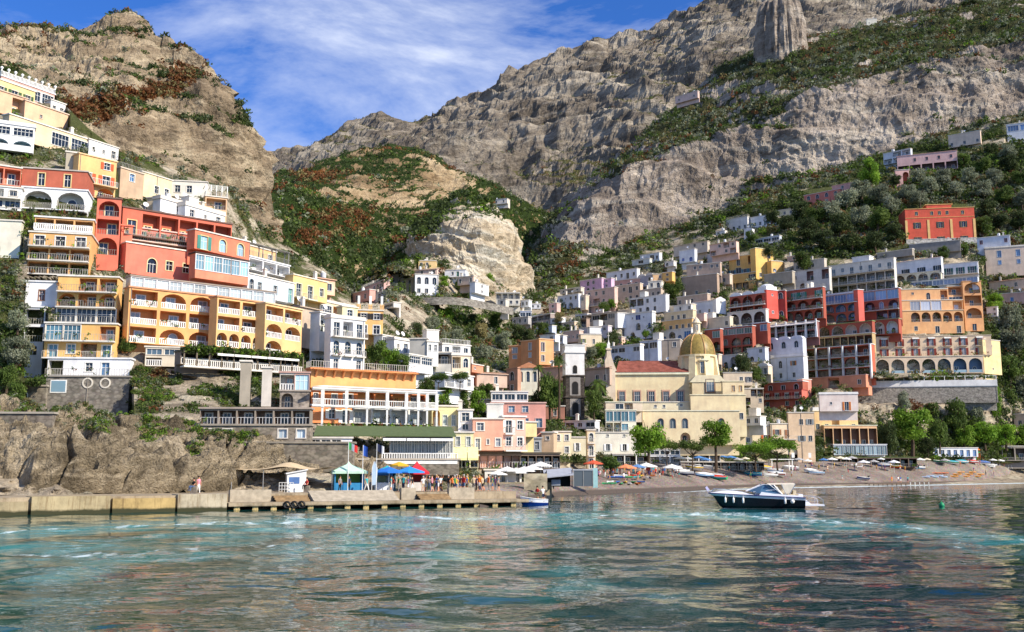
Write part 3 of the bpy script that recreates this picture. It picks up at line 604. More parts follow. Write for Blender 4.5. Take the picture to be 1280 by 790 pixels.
# ---------------------------------------------------------------- buildings
_wc = {}; BOX = []
def window_mesh(kind, w, h, fr, pane, rev, far=False):
    k = (kind, round(w, 1), round(h, 1), fr, pane, round(rev, 2), far)
    if k in _wc: return _wc[k]
    w, h = k[1], k[2]; mb = MB(); t = (0.13 if w > .6 else .08) * (.6 if far else 1)
    if kind == 'arch':
        r = w / 2; n = 8; hs = h - r
        pts = [(-r, 0), (r, 0)] + [(r * math.cos(math.pi * i / n), hs + r * math.sin(math.pi * i / n)) for i in range(n + 1)]
        mb.add([(x, rev - .03, z) for x, z in pts], [tuple(range(len(pts)))], 1)
        for i in range(n):
            a0, a1 = math.pi * i / n, math.pi * (i + 1) / n
            q = [(r * math.cos(a0), hs + r * math.sin(a0)), ((r + t) * math.cos(a0), hs + (r + t) * math.sin(a0)), ((r + t) * math.cos(a1), hs + (r + t) * math.sin(a1)), (r * math.cos(a1), hs + r * math.sin(a1))]
            mb.prism(q, -.05, .01, 0)
        mb.box(-r - t, -.05, 0, -r, .01, hs); mb.box(r, -.05, 0, r + t, .01, hs)
    else:
        mb.quad((-w/2, rev - .03, 0), (w/2, rev - .03, 0), (w/2, rev - .03, h), (-w/2, rev - .03, h), 1)
        mb.box(-w/2 - t, -.05, 0, -w/2, .01, h + t); mb.box(w/2, -.05, 0, w/2 + t, .01, h + t); mb.box(-w/2, -.05, h, w/2, .01, h + t)
        mb.box(-w/2 - t - .04, -.1, -.1, w/2 + t + .04, .01, 0)
    y = rev - .07
    if pane == '#15120f': _wc[k] = mb.mesh('window', [wallmat(fr), flatmat(pane), M_white]); return _wc[k]  # flat near-black face paints the dark inside an open arch
    nb = max(1, int(w / (1.3 if far else 0.75)))
    for i in range(1, nb + 1 if nb > 1 else 2):
        x = -w/2 + w * i / (nb + 1 if nb > 1 else 2); mb.box(x - .03, y, 0, x + .03, y + .035, h - (w/2 if kind == 'arch' else 0), 2)
    if h > 1.0 and not far: mb.box(-w/2, y, h * .62 - .03, w/2, y + .035, h * .62 + .03, 2)
    mb.box(-w/2, y, 0, -w/2 + .05, y + .03, h - (w/2 if kind == 'arch' else 0), 2); mb.box(w/2 - .05, y, 0, w/2, y + .03, h - (w/2 if kind == 'arch' else 0), 2)
    _wc[k] = mb.mesh('window', [wallmat(fr) if fr.startswith('#') else M_white, glassmat(pane), M_white]); return _wc[k]
def shutter_mesh(w, h, c):
    k = ('sh', round(w, 2), round(h, 1), c)
    if k in _wc: return _wc[k]
    mb = MB(); mb.box(-w/2, -.09, 0, w/2, -.055, h); z = .08
    while z < h - .08: mb.box(-w/2 + .05, -.11, z, w/2 - .05, -.09, z + .05); z += .16
    _wc[k] = mb.mesh('shutter', [flatmat(c)]); return _wc[k]
def rail_into(mb, x0, x1, y, z, h, style, mi=0):
    W = x1 - x0
    if style == 'solid': mb.box(x0, y - .06, z, x1, y + .06, z + h, mi); return
    if style == 'glass': mb.box(x0, y - .02, z + .05, x1, y + .02, z + h, mi + 1); mb.box(x0, y - .03, z + h, x1, y + .03, z + h + .05, mi); return
    sp_, bw = (.30, .07) if style == 'bal' else (.34, .022)
    if style == 'bal':
        mb.box(x0, y - .08, z + h - .1, x1, y + .08, z + h, mi); mb.box(x0, y - .07, z, x1, y + .07, z + .1, mi)
    else:
        mb.box(x0, y - .02, z + h - .04, x1, y + .02, z + h, mi); mb.box(x0, y - .015, z + .08, x1, y + .015, z + .11, mi)
    n = max(1, int(W / sp_)); n = min(n, 60)
    for i in range(n + 1):
        x = x0 + W * i / n; mb.box(x - bw, y - bw, z, x + bw, y + bw, z + h - .04, mi)
def local(M, x, y, z): return M @ Matrix.Translation((x, y, z))
class Bld: pass
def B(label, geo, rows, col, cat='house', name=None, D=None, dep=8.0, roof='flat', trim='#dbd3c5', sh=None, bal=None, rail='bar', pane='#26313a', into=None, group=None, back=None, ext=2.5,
      fr=None, seed=None, tile='#a8603e', railc=None, extras=None, hs=None, doorc=None, maxang=None, stone=False, par=0.0, margin=0.0, near=None, ang=None, side=3.5):
    x0, t0, x1, t1, pb = geo
    r = random.Random(hash(label) % 1000 if seed is None else seed); r = random.Random(sum(ord(c) * (i + 1) for i, c in enumerate(label)) if seed is None else seed)
    a0, s0 = slopes(x0, t0); a1, s1 = slopes(x1, t1)
    ratio = s0 / s1 if s1 > 0.01 else 1.0
    xm = (x0 + x1) / 2; maxang = maxang or (42 if xm > 680 else 60)
    Dm = D if D else Dmap(xm, pb) - 0.5
    if ang is not None: tt = math.tan(R(ang)); ratio = (1 - tt * a0) / (1 - tt * a1)
    Y0 = Dm * 2 / (1 + ratio); Y1 = Y0 * ratio
    ang_ = math.degrees(math.atan2(Y1 - Y0, a1 * Y1 - a0 * Y0))
    if abs(ang_) > maxang:
        tt = math.tan(R(maxang if ang_ > 0 else -maxang)); ratio = (1 - tt * a0) / (1 - tt * a1); Y0 = Dm * 2 / (1 + ratio); Y1 = Y0 * ratio
    P0 = Vector((a0 * Y0, Y0, 0)); P1 = Vector((a1 * Y1, Y1, 0)); W = (P1 - P0).length; u = (P1 - P0) / W
    nv = Vector((-u.y, u.x, 0))
    for (P, xx, sg) in ((P1, x1, 1), (P0, x0, -1)):
        while dep > 2.2:
            q = P + nv * dep; ex_ = ((q.x / q.y * F / 1.0) * cp + CX - xx) * sg
            if ex_ <= side + 0.0: break
            dep -= .4
    ztop = at(x0, t0, Y0).z if abs(ang_) <= maxang else at(xm, (t0 + t1) / 2, Dm).z
    zb = at(xm, pb, Dm).z; H = ztop - zb
    rz = math.atan2(u.y, u.x)
    M0 = Matrix.Translation(((P0.x), (P0.y), zb)) @ Matrix.Rotation(rz, 4, 'Z')
    if into is None:
        root = empty(name or cat.split()[-1], M0 @ Matrix.Translation((W / 2, dep / 2, 0)), label, cat, group)
        into_M = root.matrix_world.copy()
        b = Bld(); b.root = root; b.inv = into_M.inverted()
    else: b = Bld(); b.root = into.root; b.inv = into.inv
    M = b.inv @ M0
    Mw = M0
    big = near if near is not None else (Dm < 215)
    carve.append((x0, x1, min(t0, t1), pb, Y0, Y1)); 
    if Dm < 260 or (x1 - x0) > 20: clearings.append((x0 - 1, x1 + 1, min(t0, t1) + 1, pb + 0))
    else: clearings.append((x0, x1, min(t0, t1) + 1, pb - 2))
    # facade with real openings
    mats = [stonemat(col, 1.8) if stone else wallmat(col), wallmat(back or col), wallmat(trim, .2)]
    mb = MB(); hsum = sum(hs) if hs else len(rows); zt = H; ops = []; bi = 0
    slabs = []
    for ri, row in enumerate(rows):
        ch = H * ((hs[ri] if hs else 1) / hsum); zl = zt - ch; n = len(row); tot = n
        cw = (W - 2 * margin) / n; 
        if margin: mb.quad((0, 0, zl), (margin, 0, zl), (margin, 0, zt), (0, 0, zt)); mb.quad((W - margin, 0, zl), (W, 0, zl), (W, 0, zt), (W - margin, 0, zt))
        for ci, c in enumerate(row):
            xa = margin + ci * cw; xb = xa + cw; xc = (xa + xb) / 2
            if c in '.': mb.quad((xa, 0, zl), (xb, 0, zl), (xb, 0, zt), (xa, 0, zt)); continue
            k = c
            if k in 'ws': w_, h_, sl, rev = min(1.15, .44 * cw), min(1.5, .5 * ch), .28 * ch, .22
            elif k in 'dD': w_, h_, sl, rev = min(1.4, .5 * cw), min(2.4, .72 * ch), .05 * ch, .22
            elif k == 'a': w_, h_, sl, rev = min(1.5, .5 * cw), min(2.4, .68 * ch), .12 * ch, .25
            elif k == 'A': w_, h_, sl, rev = .84 * cw, .84 * ch, .04 * ch, 1.5
            elif k == 'L': w_, h_, sl, rev = .9 * cw, .84 * ch, .04 * ch, 1.6
            elif k == 'g': w_, h_, sl, rev = .86 * cw, .56 * ch, .26 * ch, .15
            elif k == 'G': w_, h_, sl, rev = .92 * cw, .86 * ch, .05 * ch, .15
            elif k == 'o': w_, h_, sl, rev = min(.8, .3 * cw), min(.8, .25 * ch), .55 * ch, .15
            elif k == 'q': w_, h_, sl, rev = min(.6, .3 * cw), min(.7, .3 * ch), .4 * ch, .18
            arch = k in 'aA'
            w_ = round(w_, 1) if w_ > .3 else .3; h_ = max(.4, round(h_, 1)); 
            if arch: 
                if h_ < w_ / 2 + .2: sq = True
            za = zl + sl; zc = za + h_; L_, R_ = xc - w_ / 2, xc + w_ / 2
            if zc > zt - .03: zc = zt - .03; h_ = zc - za
            mb.quad((xa, 0, zl), (xb, 0, zl), (xb, 0, za), (xa, 0, za)); mb.quad((xa, 0, za), (L_, 0, za), (L_, 0, zc), (xa, 0, zc)); mb.quad((R_, 0, za), (xb, 0, za), (xb, 0, zc), (R_, 0, zc))
            mb.quad((xa, 0, zc), (xb, 0, zc), (xb, 0, zt), (xa, 0, zt))
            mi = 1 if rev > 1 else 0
            if arch:
                rh = min(w_ / 2, h_ * .55); nseg = 8; hs_ = zc - rh
                A = [(xc - w_/2 * math.cos(math.pi * i / nseg), hs_ + rh * math.sin(math.pi * i / nseg)) for i in range(nseg + 1)]
                for i in range(nseg):
                    (ax, az), (bx, bz) = A[i], A[i + 1]
                    mb.add([(ax, 0, az), (bx, 0, bz), (bx, 0, zc), (ax, 0, zc)], [(0, 1, 2, 3)]); mb.quad((ax, 0, az), (ax, rev, az), (bx, rev, bz), (bx, 0, bz), mi)
                mb.quad((L_, 0, za), (L_, rev, za), (L_, rev, hs_), (L_, 0, hs_), mi); mb.quad((R_, rev, za), (R_, 0, za), (R_, 0, hs_), (R_, rev, hs_), mi)
                if rev > 1 or True: mb.add([(L_, rev, za), (R_, rev, za)] + [(x, rev, z) for x, z in reversed(A)], [tuple(range(len(A) + 2))], mi)
            else:
                mb.quad((L_, 0, za), (L_, rev, za), (L_, rev, zc), (L_, 0, zc), mi); mb.quad((R_, rev, za), (R_, 0, za), (R_, 0, zc), (R_, rev, zc), mi); mb.quad((L_, rev, zc), (R_, rev, zc), (R_, 0, zc), (L_, 0, zc), mi)
                mb.quad((L_, rev, za), (R_, rev, za), (R_, rev, zc), (L_, rev, zc), mi)
            mb.quad((L_, 0, za), (R_, 0, za), (R_, rev, za), (L_, rev, za), mi)
            if k in 'LA':
                iw, ih = max(.6, min(1.3, w_ * .42)), min(2.1, h_ * .8)
                off = r.choice([-.18, 0, .16]) * w_
                ops.append(('arch' if (k == 'A' and r.random() < .3) else 'rect', xc + off, rev - .06 + .0, za + .02, iw, ih, .03, c, w_, h_))
                slabs.append((L_, R_, za, 'open'))
                if trim and big and k == 'A':
                    pass
            else:
                fw, fh = (w_, h_)
                ops.append(('arch' if k == 'a' else 'rect', xc, 0, za, fw, fh, rev, c, w_, h_))
        bc = (bal[ri] if bal and ri < len(bal) else '-')
        if bc == 'f': slabs.append((margin + .1, W - margin - .1, zl, 'full'))
        if bc == 'h': slabs.append((margin + .1, W / 2, zl, 'full'))
        if bc == 'r': slabs.append((W / 2, W - .1, zl, 'full'))
        if bc == 'w': slabs.append((margin + .05, W - margin - .05, zl, 'white'))
        if bc == 'b':
            for ci, c in enumerate(row):
                if c in 'dDa': xc = margin + (ci + .5) * cw; slabs.append((xc - min(1.3, cw * .42), xc + min(1.3, cw * .42), zl, 'small'))
        if bc == 'c': slabs.append((-.06, W + .06, zl, 'cornice'))
        zt = zl
    d = dep
    mb.quad((0, d, 0), (0, 0, 0), (0, 0, H), (0, d, H)); mb.quad((W, 0, 0), (W, d, 0), (W, d, H), (W, 0, H)); mb.quad((W, d, 0), (0, d, 0), (0, d, H), (W, d, H)); mb.quad((0, 0, 0), (0, d, 0), (W, d, 0), (W, 0, 0))
    if ext > .1 and d > 1.9: mb.box(.02, 1.7, -ext, W - .02, d - .02, -.003)
    for (a, c, z, kind) in slabs:
        if kind == 'cornice': mb.box(a, -.12, z - .09, c, -.004, z + .09, 2)
    mb.build('wall', mats, b.root, M)
    # windows
    fr_ = fr or (trim if r.random() < .6 else '#e9e4d8')
    for (kind, xc, yo, za, w_, h_, rev, c, ow, oh) in ops:
        me = window_mesh(kind, w_, h_, fr_, (doorc or pane) if c in 'dD' else pane, rev, not big)
        o = link('window' if c not in 'dDLA' else 'balcony_door', me, b.root, local(M, xc, yo, za))
        if c in 'sD' and sh:
            sw = w_ * .5
            for s_ in (-1, 1): link('shutter', shutter_mesh(sw, h_, sh), o, Matrix.Translation((s_ * (w_ / 2 + sw / 2 + .06), 0, 0)))
    # balconies
    railc = railc or ('#e4e1da' if rail == 'bal' else r.choice(['#dedbd4', '#c4c0b6', '#8f8c84', '#a8a49a']))
    rm = [flatmat(railc), glassmat('#9fb8c0')]
    for (a, c, z, kind) in slabs:
        if kind == 'cornice': continue
        mb = MB()
        if kind == 'open': rail_into(mb, a + .02, c - .02, .1, z, .92, rail); mb.build('railing', rm, b.root, M); continue
        pj = 1.15 if kind != 'small' else .8
        mb.box(a, -pj, z - .16, c, -.004, z, 0); o = mb.build('balcony', [wallmat(trim, .3)], b.root, M)
        m2 = MB(); st = 'solid' if kind == 'white' else rail
        rail_into(m2, a, c, -pj + .08, z + .002, .95, st)
        for xx in (a + .05, c - .05): m2.box(xx - .03, -pj + .08, z + .9, xx + .03, -.01, z + .95); m2.box(xx - .02, -pj * .5, z, xx + .02, -pj * .5 + .04, z + .9)
        m2.build('railing', rm, o)
    if Dm < 385 and W > 4:
        pl = []
        for (a, c, z, kind) in slabs:
            if kind == 'cornice' or r.random() < .45: continue
            y_ = 0.05 if kind == 'open' else (-1.1 if kind != 'small' else -.75); x = a + r.random()
            while x < c: pl.append((x, y_ - .1, z + r.choice([.25, .8, .95, .5]))); x += r.choice([.35, .4, 1.6, 3.2])
        if len(pl) > 2:
            pl = np.array(pl); k_ = len(pl); rs = np.random.RandomState(k_)
            link('balcony_foliage', scatter_mesh('balcony_foliage', pl, rs.uniform(.16, .42, k_) * (1 if Dm < 250 else 1.4), rs.choice([1, 0, 5, 1, 3], k_), [LEAF[q] for q in SCRUBM], n=12, leaf=.42), b.root, M)
        if into is None and W > 6 and H > 5 and roof != 'none':
            mb = MB(); x = r.choice([.3, W - .3, W * .5]); mb.tube([(x, -.06, 0), (x, -.06, H - .1)], .06, 5); mb.build('drainpipe', [flatmat('#8c8478')], b.root, M)
    # roof
    mb = MB(); e = .18
    if roof in ('flat', 'rail', 'plain', 'pergola'):
        mb.box(-e, -e, H + .002, W + e, d + e, H + .22, 0)
        if par: 
            mb.box(-.1, -.1, H + .22, W + .1, .12, H + .22 + par, 0); mb.box(-.1, d - .1, H + .22, W + .1, d + .1, H + .22 + par, 0); mb.box(-.1, .12, H + .22, .12, d - .1, H + .22 + par, 0); mb.box(W - .12, .12, H + .22, W + .1, d - .1, H + .22 + par, 0)
        rf = mb.build('roof', [wallmat(trim, .35)], b.root, M)
        if roof in ('rail', 'pergola'):
            m2 = MB(); rail_into(m2, 0, W, 0, H + .22, .95, rail); m2.T = Matrix.Translation((W, 0, 0)) @ Matrix.Rotation(math.pi / 2, 4, 'Z'); rail_into(m2, 0, d, 0, H + .22, .95, rail)
            m2.T = Matrix.Rotation(math.pi / 2, 4, 'Z'); rail_into(m2, 0, d, 0, H + .22, .95, rail); m2.T = None; m2.build('railing', rm, rf)
        if roof == 'pergola':
            m2 = MB(); nn = max(2, int(W / 3)); hh = 2.3
            for i in range(nn + 1):
                x = .15 + (W - .3) * i / nn
                for y in (.2, d * .6): m2.box(x - .07, y - .07, H + .22, x + .07, y + .07, H + .22 + hh)
                m2.box(x - .05, .0, H + .22 + hh, x + .05, d * .6 + .3, H + .36 + hh)
            for y in np.linspace(.1, d * .6, 8): m2.box(0, y, H + .37 + hh, W, y + .09, H + .43 + hh)
            m2.build('pergola', [flatmat(railc)], rf)
    elif roof == 'tile':
        rh = min(1.6, d * .18); 
        mb.add([(-e, -e - .2, H), (W + e, -e - .2, H), (W + e, d / 2, H + rh), (-e, d / 2, H + rh), (W + e, d + e, H), (-e, d + e, H)], [(0, 1, 2, 3), (3, 2, 4, 5)], 0)
        mb.add([(-e, -e - .2, H - .14), (W + e, -e - .2, H - .14), (W + e, d + e, H - .14), (-e, d + e, H - .14), (-e, -e - .2, H), (W + e, -e - .2, H), (W + e, d + e, H), (-e, d + e, H)], [(3, 2, 1, 0), (0, 1, 5, 4), (1, 2, 6, 5), (2, 3, 7, 6), (3, 0, 4, 7)], 1)
        mb.add([(0, 0, H), (0, d / 2, H + rh - .02), (0, d, H)], [(0, 1, 2)], 1); mb.add([(W, 0, H), (W, d / 2, H + rh - .02), (W, d, H)], [(0, 1, 2)], 1)
        rf = mb.build('roof', [tilemat(tile), wallmat(col)], b.root, M)
    elif roof == 'hip':
        rh = min(1.8, d * .2); e = .4; q = min(W, d) / 2
        mb.add([(-e, -e, H), (W + e, -e, H), (W + e, d + e, H), (-e, d + e, H), (q, d / 2, H + rh), (W - q, d / 2, H + rh)], [(0, 1, 5, 4), (1, 2, 5), (2, 3, 4, 5), (3, 0, 4), (3, 2, 1, 0)], 0)
        rf = mb.build('roof', [tilemat(tile)], b.root, M)
    elif roof == 'vault':
        mb.box(-.1, -.1, H + .002, W + .1, d + .1, H + .15, 0)
        n = max(1, round(W / 4.5))
        for i in range(n):
            xa, xb = W * i / n + .1, W * (i + 1) / n - .1; rr = (xb - xa) / 2; mm = 8
            pts = [((xa + xb) / 2 - rr * math.cos(math.pi * j / mm), H + .15 + rr * .5 * math.sin(math.pi * j / mm)) for j in range(mm + 1)]
            mb.prism(pts, .1, d - .1, 0)
        rf = mb.build('roof', [wallmat(trim, .35)], b.root, M)
    elif roof == 'gable':      # gable end faces the viewer
        rh = W * .22; mb.add([(-e, -e, H - .05), (W / 2, -e, H + rh), (W + e, -e, H - .05), (-e, d + e, H - .05), (W / 2, d + e, H + rh), (W + e, d + e, H - .05)], [(0, 1, 4, 3), (1, 2, 5, 4)], 0)
        mb.add([(0, 0, H), (W, 0, H), (W / 2, 0, H + rh - .1)], [(0, 1, 2)], 1)
        rf = mb.build('roof', [tilemat(tile), wallmat(col)], b.root, M)
    else: rf = None
    # small roof furniture
    if rf is not None:
        ex = extras if extras is not None else r.choice(['c', 'cs', 's', 'ct', '', 'c', 't'])
        zz = H + .2
        for ch_ in ex:
            x = r.uniform(.15, .85) * W; y = r.uniform(.2, .7) * d; m2 = MB()
            if ch_ == 'c': m2.box(x - .3, y - .25, zz - .2, x + .3, y + .25, zz + 1.3); m2.box(x - .4, y - .35, zz + 1.3, x + .4, y + .35, zz + 1.42); m2.box(x - .22, y - .2, zz + 1.42, x + .22, y + .2, zz + 1.6); m2.build('chimney', [wallmat('#ddd4c4')], rf)
            if ch_ == 't': m2.lathe([(0, 1.2), (.45, 1.15), (.55, 1.0), (.55, .1), (.5, 0)], (x, y, zz), 10); m2.build('water_tank', [flatmat('#c9ccce')], rf)
            if ch_ == 'b': m2.box(x - 1.2, y, zz, x + 1.2, y + 2.2, zz + 2.1); m2.box(x - 1.3, y - .1, zz + 2.1, x + 1.3, y + 2.3, zz + 2.25); m2.build('roof_room', [wallmat('#ddd8cc')], rf)
            if ch_ == 's':
                m2.tube([(x, y, zz - .1), (x, y, zz + 1.0)], .04, 5); m2.T = Matrix.Translation((x, y - .1, zz + 1.1)) @ Matrix.Rotation(R(65), 4, 'X')
                m2.lathe([(0, 0), (.3, .05), (.48, .16)], (0, 0, 0), 12); m2.build('satellite_dish', [flatmat('#dcdcda')], rf)
    BOX.append((x0, x1, min(t0, t1), pb, label))
    b.W, b.H, b.M0, b.M, b.dep, b.Y0, b.Y1, b.label = W, H, M0, M, d, Y0, Y1, label
    return b
def on(b, name, mb, mats, parent=None): return mb.build(name, mats, parent or b.root, None if parent else b.M)
def awning(b, x0, x1, z, out=2.0, drop=.7, c='#efe6cc', n=1):
    """cloth awning on a building front, pitched out and down"""
    for i in range(n):
        a = x0 + (x1 - x0) * i / n + .05; c_ = x0 + (x1 - x0) * (i + 1) / n - .05; mb = MB()
        mb.add([(a, -.02, z), (c_, -.02, z), (c_, -out, z - drop), (a, -out, z - drop), (a, -.02, z - .04), (c_, -.02, z - .04), (c_, -out, z - drop - .04), (a, -out, z - drop - .04)], [(0, 3, 2, 1), (4, 5, 6, 7), (0, 1, 5, 4), (1, 2, 6, 5), (2, 3, 7, 6), (3, 0, 4, 7)])
        mb.box(a, -out - .02, z - drop - .3, c_, -out, z - drop, 0)
        mb.build('awning', [flatmat(c, .8)], b.root, b.M)
def pergola(b, x0, x1, y0, y1, z, h, c='#e8e4da', leafy=0, n=5, solid=False):
    mb = MB()
    for i in range(n + 1):
        x = x0 + (x1 - x0) * i / n; mb.box(x - .09, y0 - .09, z, x + .09, y0 + .09, z + h); mb.box(x - .05, y0, z + h, x + .05, y1, z + h + .12)
    if solid: mb.box(x0 - .2, y0 - .3, z + h + .12, x1 + .2, y1, z + h + .2)
    else:
        for y in np.linspace(y0, y1, 7): mb.box(x0 - .1, y, z + h + .121, x1 + .1, y + .07, z + h + .18)
    o = mb.build('pergola', [flatmat(c)], b.root, b.M)
    if leafy:
        n_ = int(leafy * (x1 - x0)); r = np.random.RandomState(int(x1 * 7) % 99)
        P = np.stack([r.uniform(x0, x1, n_), r.uniform(y0 - .4, y1, n_), z + h + .15 + r.normal(size=n_) * .14 - (r.uniform(size=n_) < .25) * r.uniform(0, .7, n_)], 1)
        me = scatter_mesh('vine', P, r.uniform(.3, .6, n_), r.choice([1, 1, 5, 0], n_), [LEAF[k] for k in SCRUBM], n=14, leaf=.4)
        link('vine', me, o, None)
def town():
    g_left = 'buildings on the left hillside'; 
    # ---------------- left hillside, upper
    b = B('long pale pink building with a row of urns, highest on the left hillside', (2, 90, 68, 124, 128), ['gggg'], '#dca58e', 'hotel', D=206, roof='rail', rail='bal', trim='#f0ece6', extras='', dep=7)
    for i in range(9):
        mb = MB(); x = b.W * i / 8; mb.lathe([(0, 0), (.18, 0), (.12, .25), (.32, .6), (.3, .8), (.12, .95), (0, 1.05)], (x, 0, b.H + 1.1), 8); on(b, 'urn', mb, M_white)
    B('small yellow house with green shutters under the urn terrace', (-6, 96, 44, 117, 129), ['sDs'], '#e6cc7c', D=198, sh='#3d5a38', roof='flat', extras='')
    B('white and coral cottage at the right end of the top terrace', (64, 123, 82, 133, 148), ['ww'], '#efe7dd', D=207, roof='flat', extras='')
    B('peach house with a covered loggia and brown eaves', (-4, 112, 34, 124, 145), ['.L'], '#e2ad7c', D=192, roof='flat', extras='', trim='#cbb798')
    B('long blank peach wall house stepping down the left hill', (32, 120, 85, 150, 160), ['.q..'], '#e7b684', D=198, roof='flat', extras='', trim='#d9c3a0')
    B('cream terrace building with striped awnings above the white arches', (12, 143, 112, 176, 186), ['..gg'], '#ecc998', D=190, roof='flat', extras='c', trim='#efe6d6')
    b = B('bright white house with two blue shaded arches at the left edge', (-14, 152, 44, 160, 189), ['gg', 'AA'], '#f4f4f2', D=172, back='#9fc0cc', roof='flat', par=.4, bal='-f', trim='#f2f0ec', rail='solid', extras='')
    B('small white stepped house against the foot of the cliff', (112, 168, 148, 192, 200), ['qqw'], '#f2f0ea', D=200, roof='flat', extras='')
    b = B('tan and yellow house with an orange shutter and two arches', (99, 192, 146, 203, 247), ['.s', 'DD', 'AA'], '#e5b35e', D=172, sh='#c85a2c', roof='flat', back='#d8912e', hs=[1, 1, .9], trim='#d9b777', bal='-f', extras='')
    B('grey plastered annex with an open roof terrace', (83, 190, 99, 192, 216), ['.'], '#aaa08c', D=171, roof='rail', extras='')
    B('brown stone house with a blue window beneath a railed roof', (151, 209, 180, 219, 250), ['w', '.'], '#b99d74', D=196, roof='rail', pane='#3f6a94', trim='#cfc0a4', extras='')
    B('long cream house with two tall windows under the cliff', (178, 208, 215, 233, 250), ['.ww'], '#eed39c', D=205, roof='flat', sh='#777', extras='')
    B('pale pink flat roofed house close under the cliff face', (215, 226, 259, 228, 246), ['ww.'], '#f0dccb', D=212, roof='flat', extras='', ang=10)
    b = B('tan block with a white pipe pergola on its roof', (257, 245, 284, 248, 278), ['L', '.'], '#d9b27c', D=205, roof='rail', extras='', rail='bar')
    pergola(b, 0, b.W, .2, 4, b.H + .2, 2.2, n=4)
    B('tan wedge house with a round shaded opening', (225, 249, 256, 254, 272), ['.a'], '#caa878', D=196, roof='flat', extras='s')
    B('white house with satellite dish behind the coral hotel', (201, 243, 232, 262, 268), ['.w'], '#f1efea', D=186, roof='flat', par=.5, extras='ts')
    B('white cubic house with a long terrace wall behind the coral hotel', (232, 256, 281, 271, 280), ['wqw'], '#f3f1ec', D=190, roof='flat', par=.6, extras='cb')
    B('cream shed with a grey side behind the brown eaves', (184, 248, 203, 246, 264), ['q'], '#e2cfa6', D=186, roof='flat', extras='')
    # left edge
    b = B('coral house with a white urn and dark terrace at the left edge', (-16, 205, 27, 211, 231), ['LL'], '#cf6a4c', D=160, roof='flat', trim='#d6cfc2', extras='')
    B('white house below the coral terrace at the left edge', (-16, 232, 28, 236, 262), ['Lw', 'gg'], '#eee9e0', D=158, roof='flat', bal='f', extras='')
    B('cream house with a pale arch at the left edge', (-18, 275, 27, 277, 322), ['w.', 'A.'], '#e6ddc8', D=155, roof='flat', back='#9c8d78', extras='')
    # red house with white arches
    b = B('dark red house with yellow window frames over two white vaulted loggias', (28, 210, 109, 222, 234), ['.D.D.'], '#b04a38', 'house', D=163, fr='#e9cf7e', roof='flat', trim='#b5ada0', extras='', ang=14)
    B('', (28, 234, 109, 243, 263), ['AA'], '#efece4', D=163, back='#b9b6ac', into=b, roof='flat', trim='#efece4', extras='', hs=[1], bal='f', ang=14)
    # coral hotel, left wing
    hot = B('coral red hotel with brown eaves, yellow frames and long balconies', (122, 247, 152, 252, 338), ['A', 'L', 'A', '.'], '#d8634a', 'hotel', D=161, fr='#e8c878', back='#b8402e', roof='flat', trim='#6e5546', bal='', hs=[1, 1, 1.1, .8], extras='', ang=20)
    B('', (154, 259, 290, 281, 303), ['dLLLLL', ][0:1], '#c95a40', D=170, into=hot, fr='#e8c878', back='#a8442f', roof='flat', trim='#6e5546', extras='s', bal='f')
    B('', (152, 282, 166, 284, 330), ['q', 'q', 'a'], '#dd6b50', D=163.5, into=hot, fr='#f0d89a', roof='plain', trim='#dd6b50', extras='', ang=25, dep=3)
    B('', (158, 283, 244, 295, 305), ['.D.D.L.'], '#c4553d', D=168.5, into=hot, fr='#e8c878', sh='#2f6a58', doorc='#24483c', roof='plain', trim='#d9b9a0', extras='', bal='f', dep=5)
    B('', (158, 303, 244, 316, 347), ['.aww'], '#e06a54', D=165.5, into=hot, fr='#efdc9a', roof='plain', trim='#e9d9c6', extras='', dep=6, pane='#2b2420')
    B('', (244, 287, 312, 303, 318), ['Daa'], '#d86c4c', D=172, into=hot, fr='#efd080', sh='#4a8a7c', pane='#8fb4c4', roof='plain', extras='', dep=6)
    B('', (245, 316, 311, 327, 352), ['GGGGGG', '......'], '#d97a5c', D=168, into=hot, pane='#8db6c6', roof='flat', trim='#4a4038', extras='', hs=[2, 1], dep=6, fr='#e8e8e4')
    # houses stepping down to its right
    b = B('white house with a slatted roof terrace right of the coral hotel', (312, 318, 362, 336, 342), ['LLL'], '#efeee9', D=185, roof='pergola', trim='#f0eee8', extras='')
    B('white house with a small green door on the slope', (310, 340, 368, 357, 374), ['aw.w.d'], '#f4f2ec', D=178, roof='flat', doorc='#5f9890', extras='c', fr='#9fb0b4')
    B('long yellow house falling along the lane, railings at its windows', (367, 333, 409, 364, 375), ['ddw'], '#ecc26c', D=188, roof='flat', sh='#b8b0a0', bal='b', extras='c', trim='#e8dcc0')
    B('peach house with brown roof at the end of the lane', (391, 346, 419, 350, 368), ['ww'], '#e6b48c', D=215, roof='tile', tile='#8a6a4c')
    B('ochre roof room with a chimney above the slatted terrace', (300, 298, 345, 322, 330), ['..w'], '#e2b268', D=196, roof='flat', extras='cs')
    # big orange yellow hotel
    h2 = B('long orange yellow hotel of arched and square balconies on the left hill', (162, 359, 271, 371, 432), ['LAA', 'LLL', 'LAA'], '#e9a044', 'hotel', D=153, dep=9, fr='#f2efe6', pane='#8a9aa0', back='#e08a2c', sh='#f0eee6', rail='bal', roof='flat', trim='#c98a52', extras='', bal='')
    B('', (272, 371, 331, 379, 436), ['LL', 'LL', 'AAAA'], '#ebb05c', D=156.5, into=h2, dep=9, fr='#f2efe6', pane='#5c7484', back='#dd9c42', rail='bal', roof='flat', trim='#c98a52', extras='')
    B('', (332, 379, 378, 388, 446), ['LL', 'AA', 'A.'], '#ecb968', D=161, into=h2, dep=8, fr='#f2efe6', back='#e2a650', rail='bal', roof='flat', trim='#e5c48a', extras='')
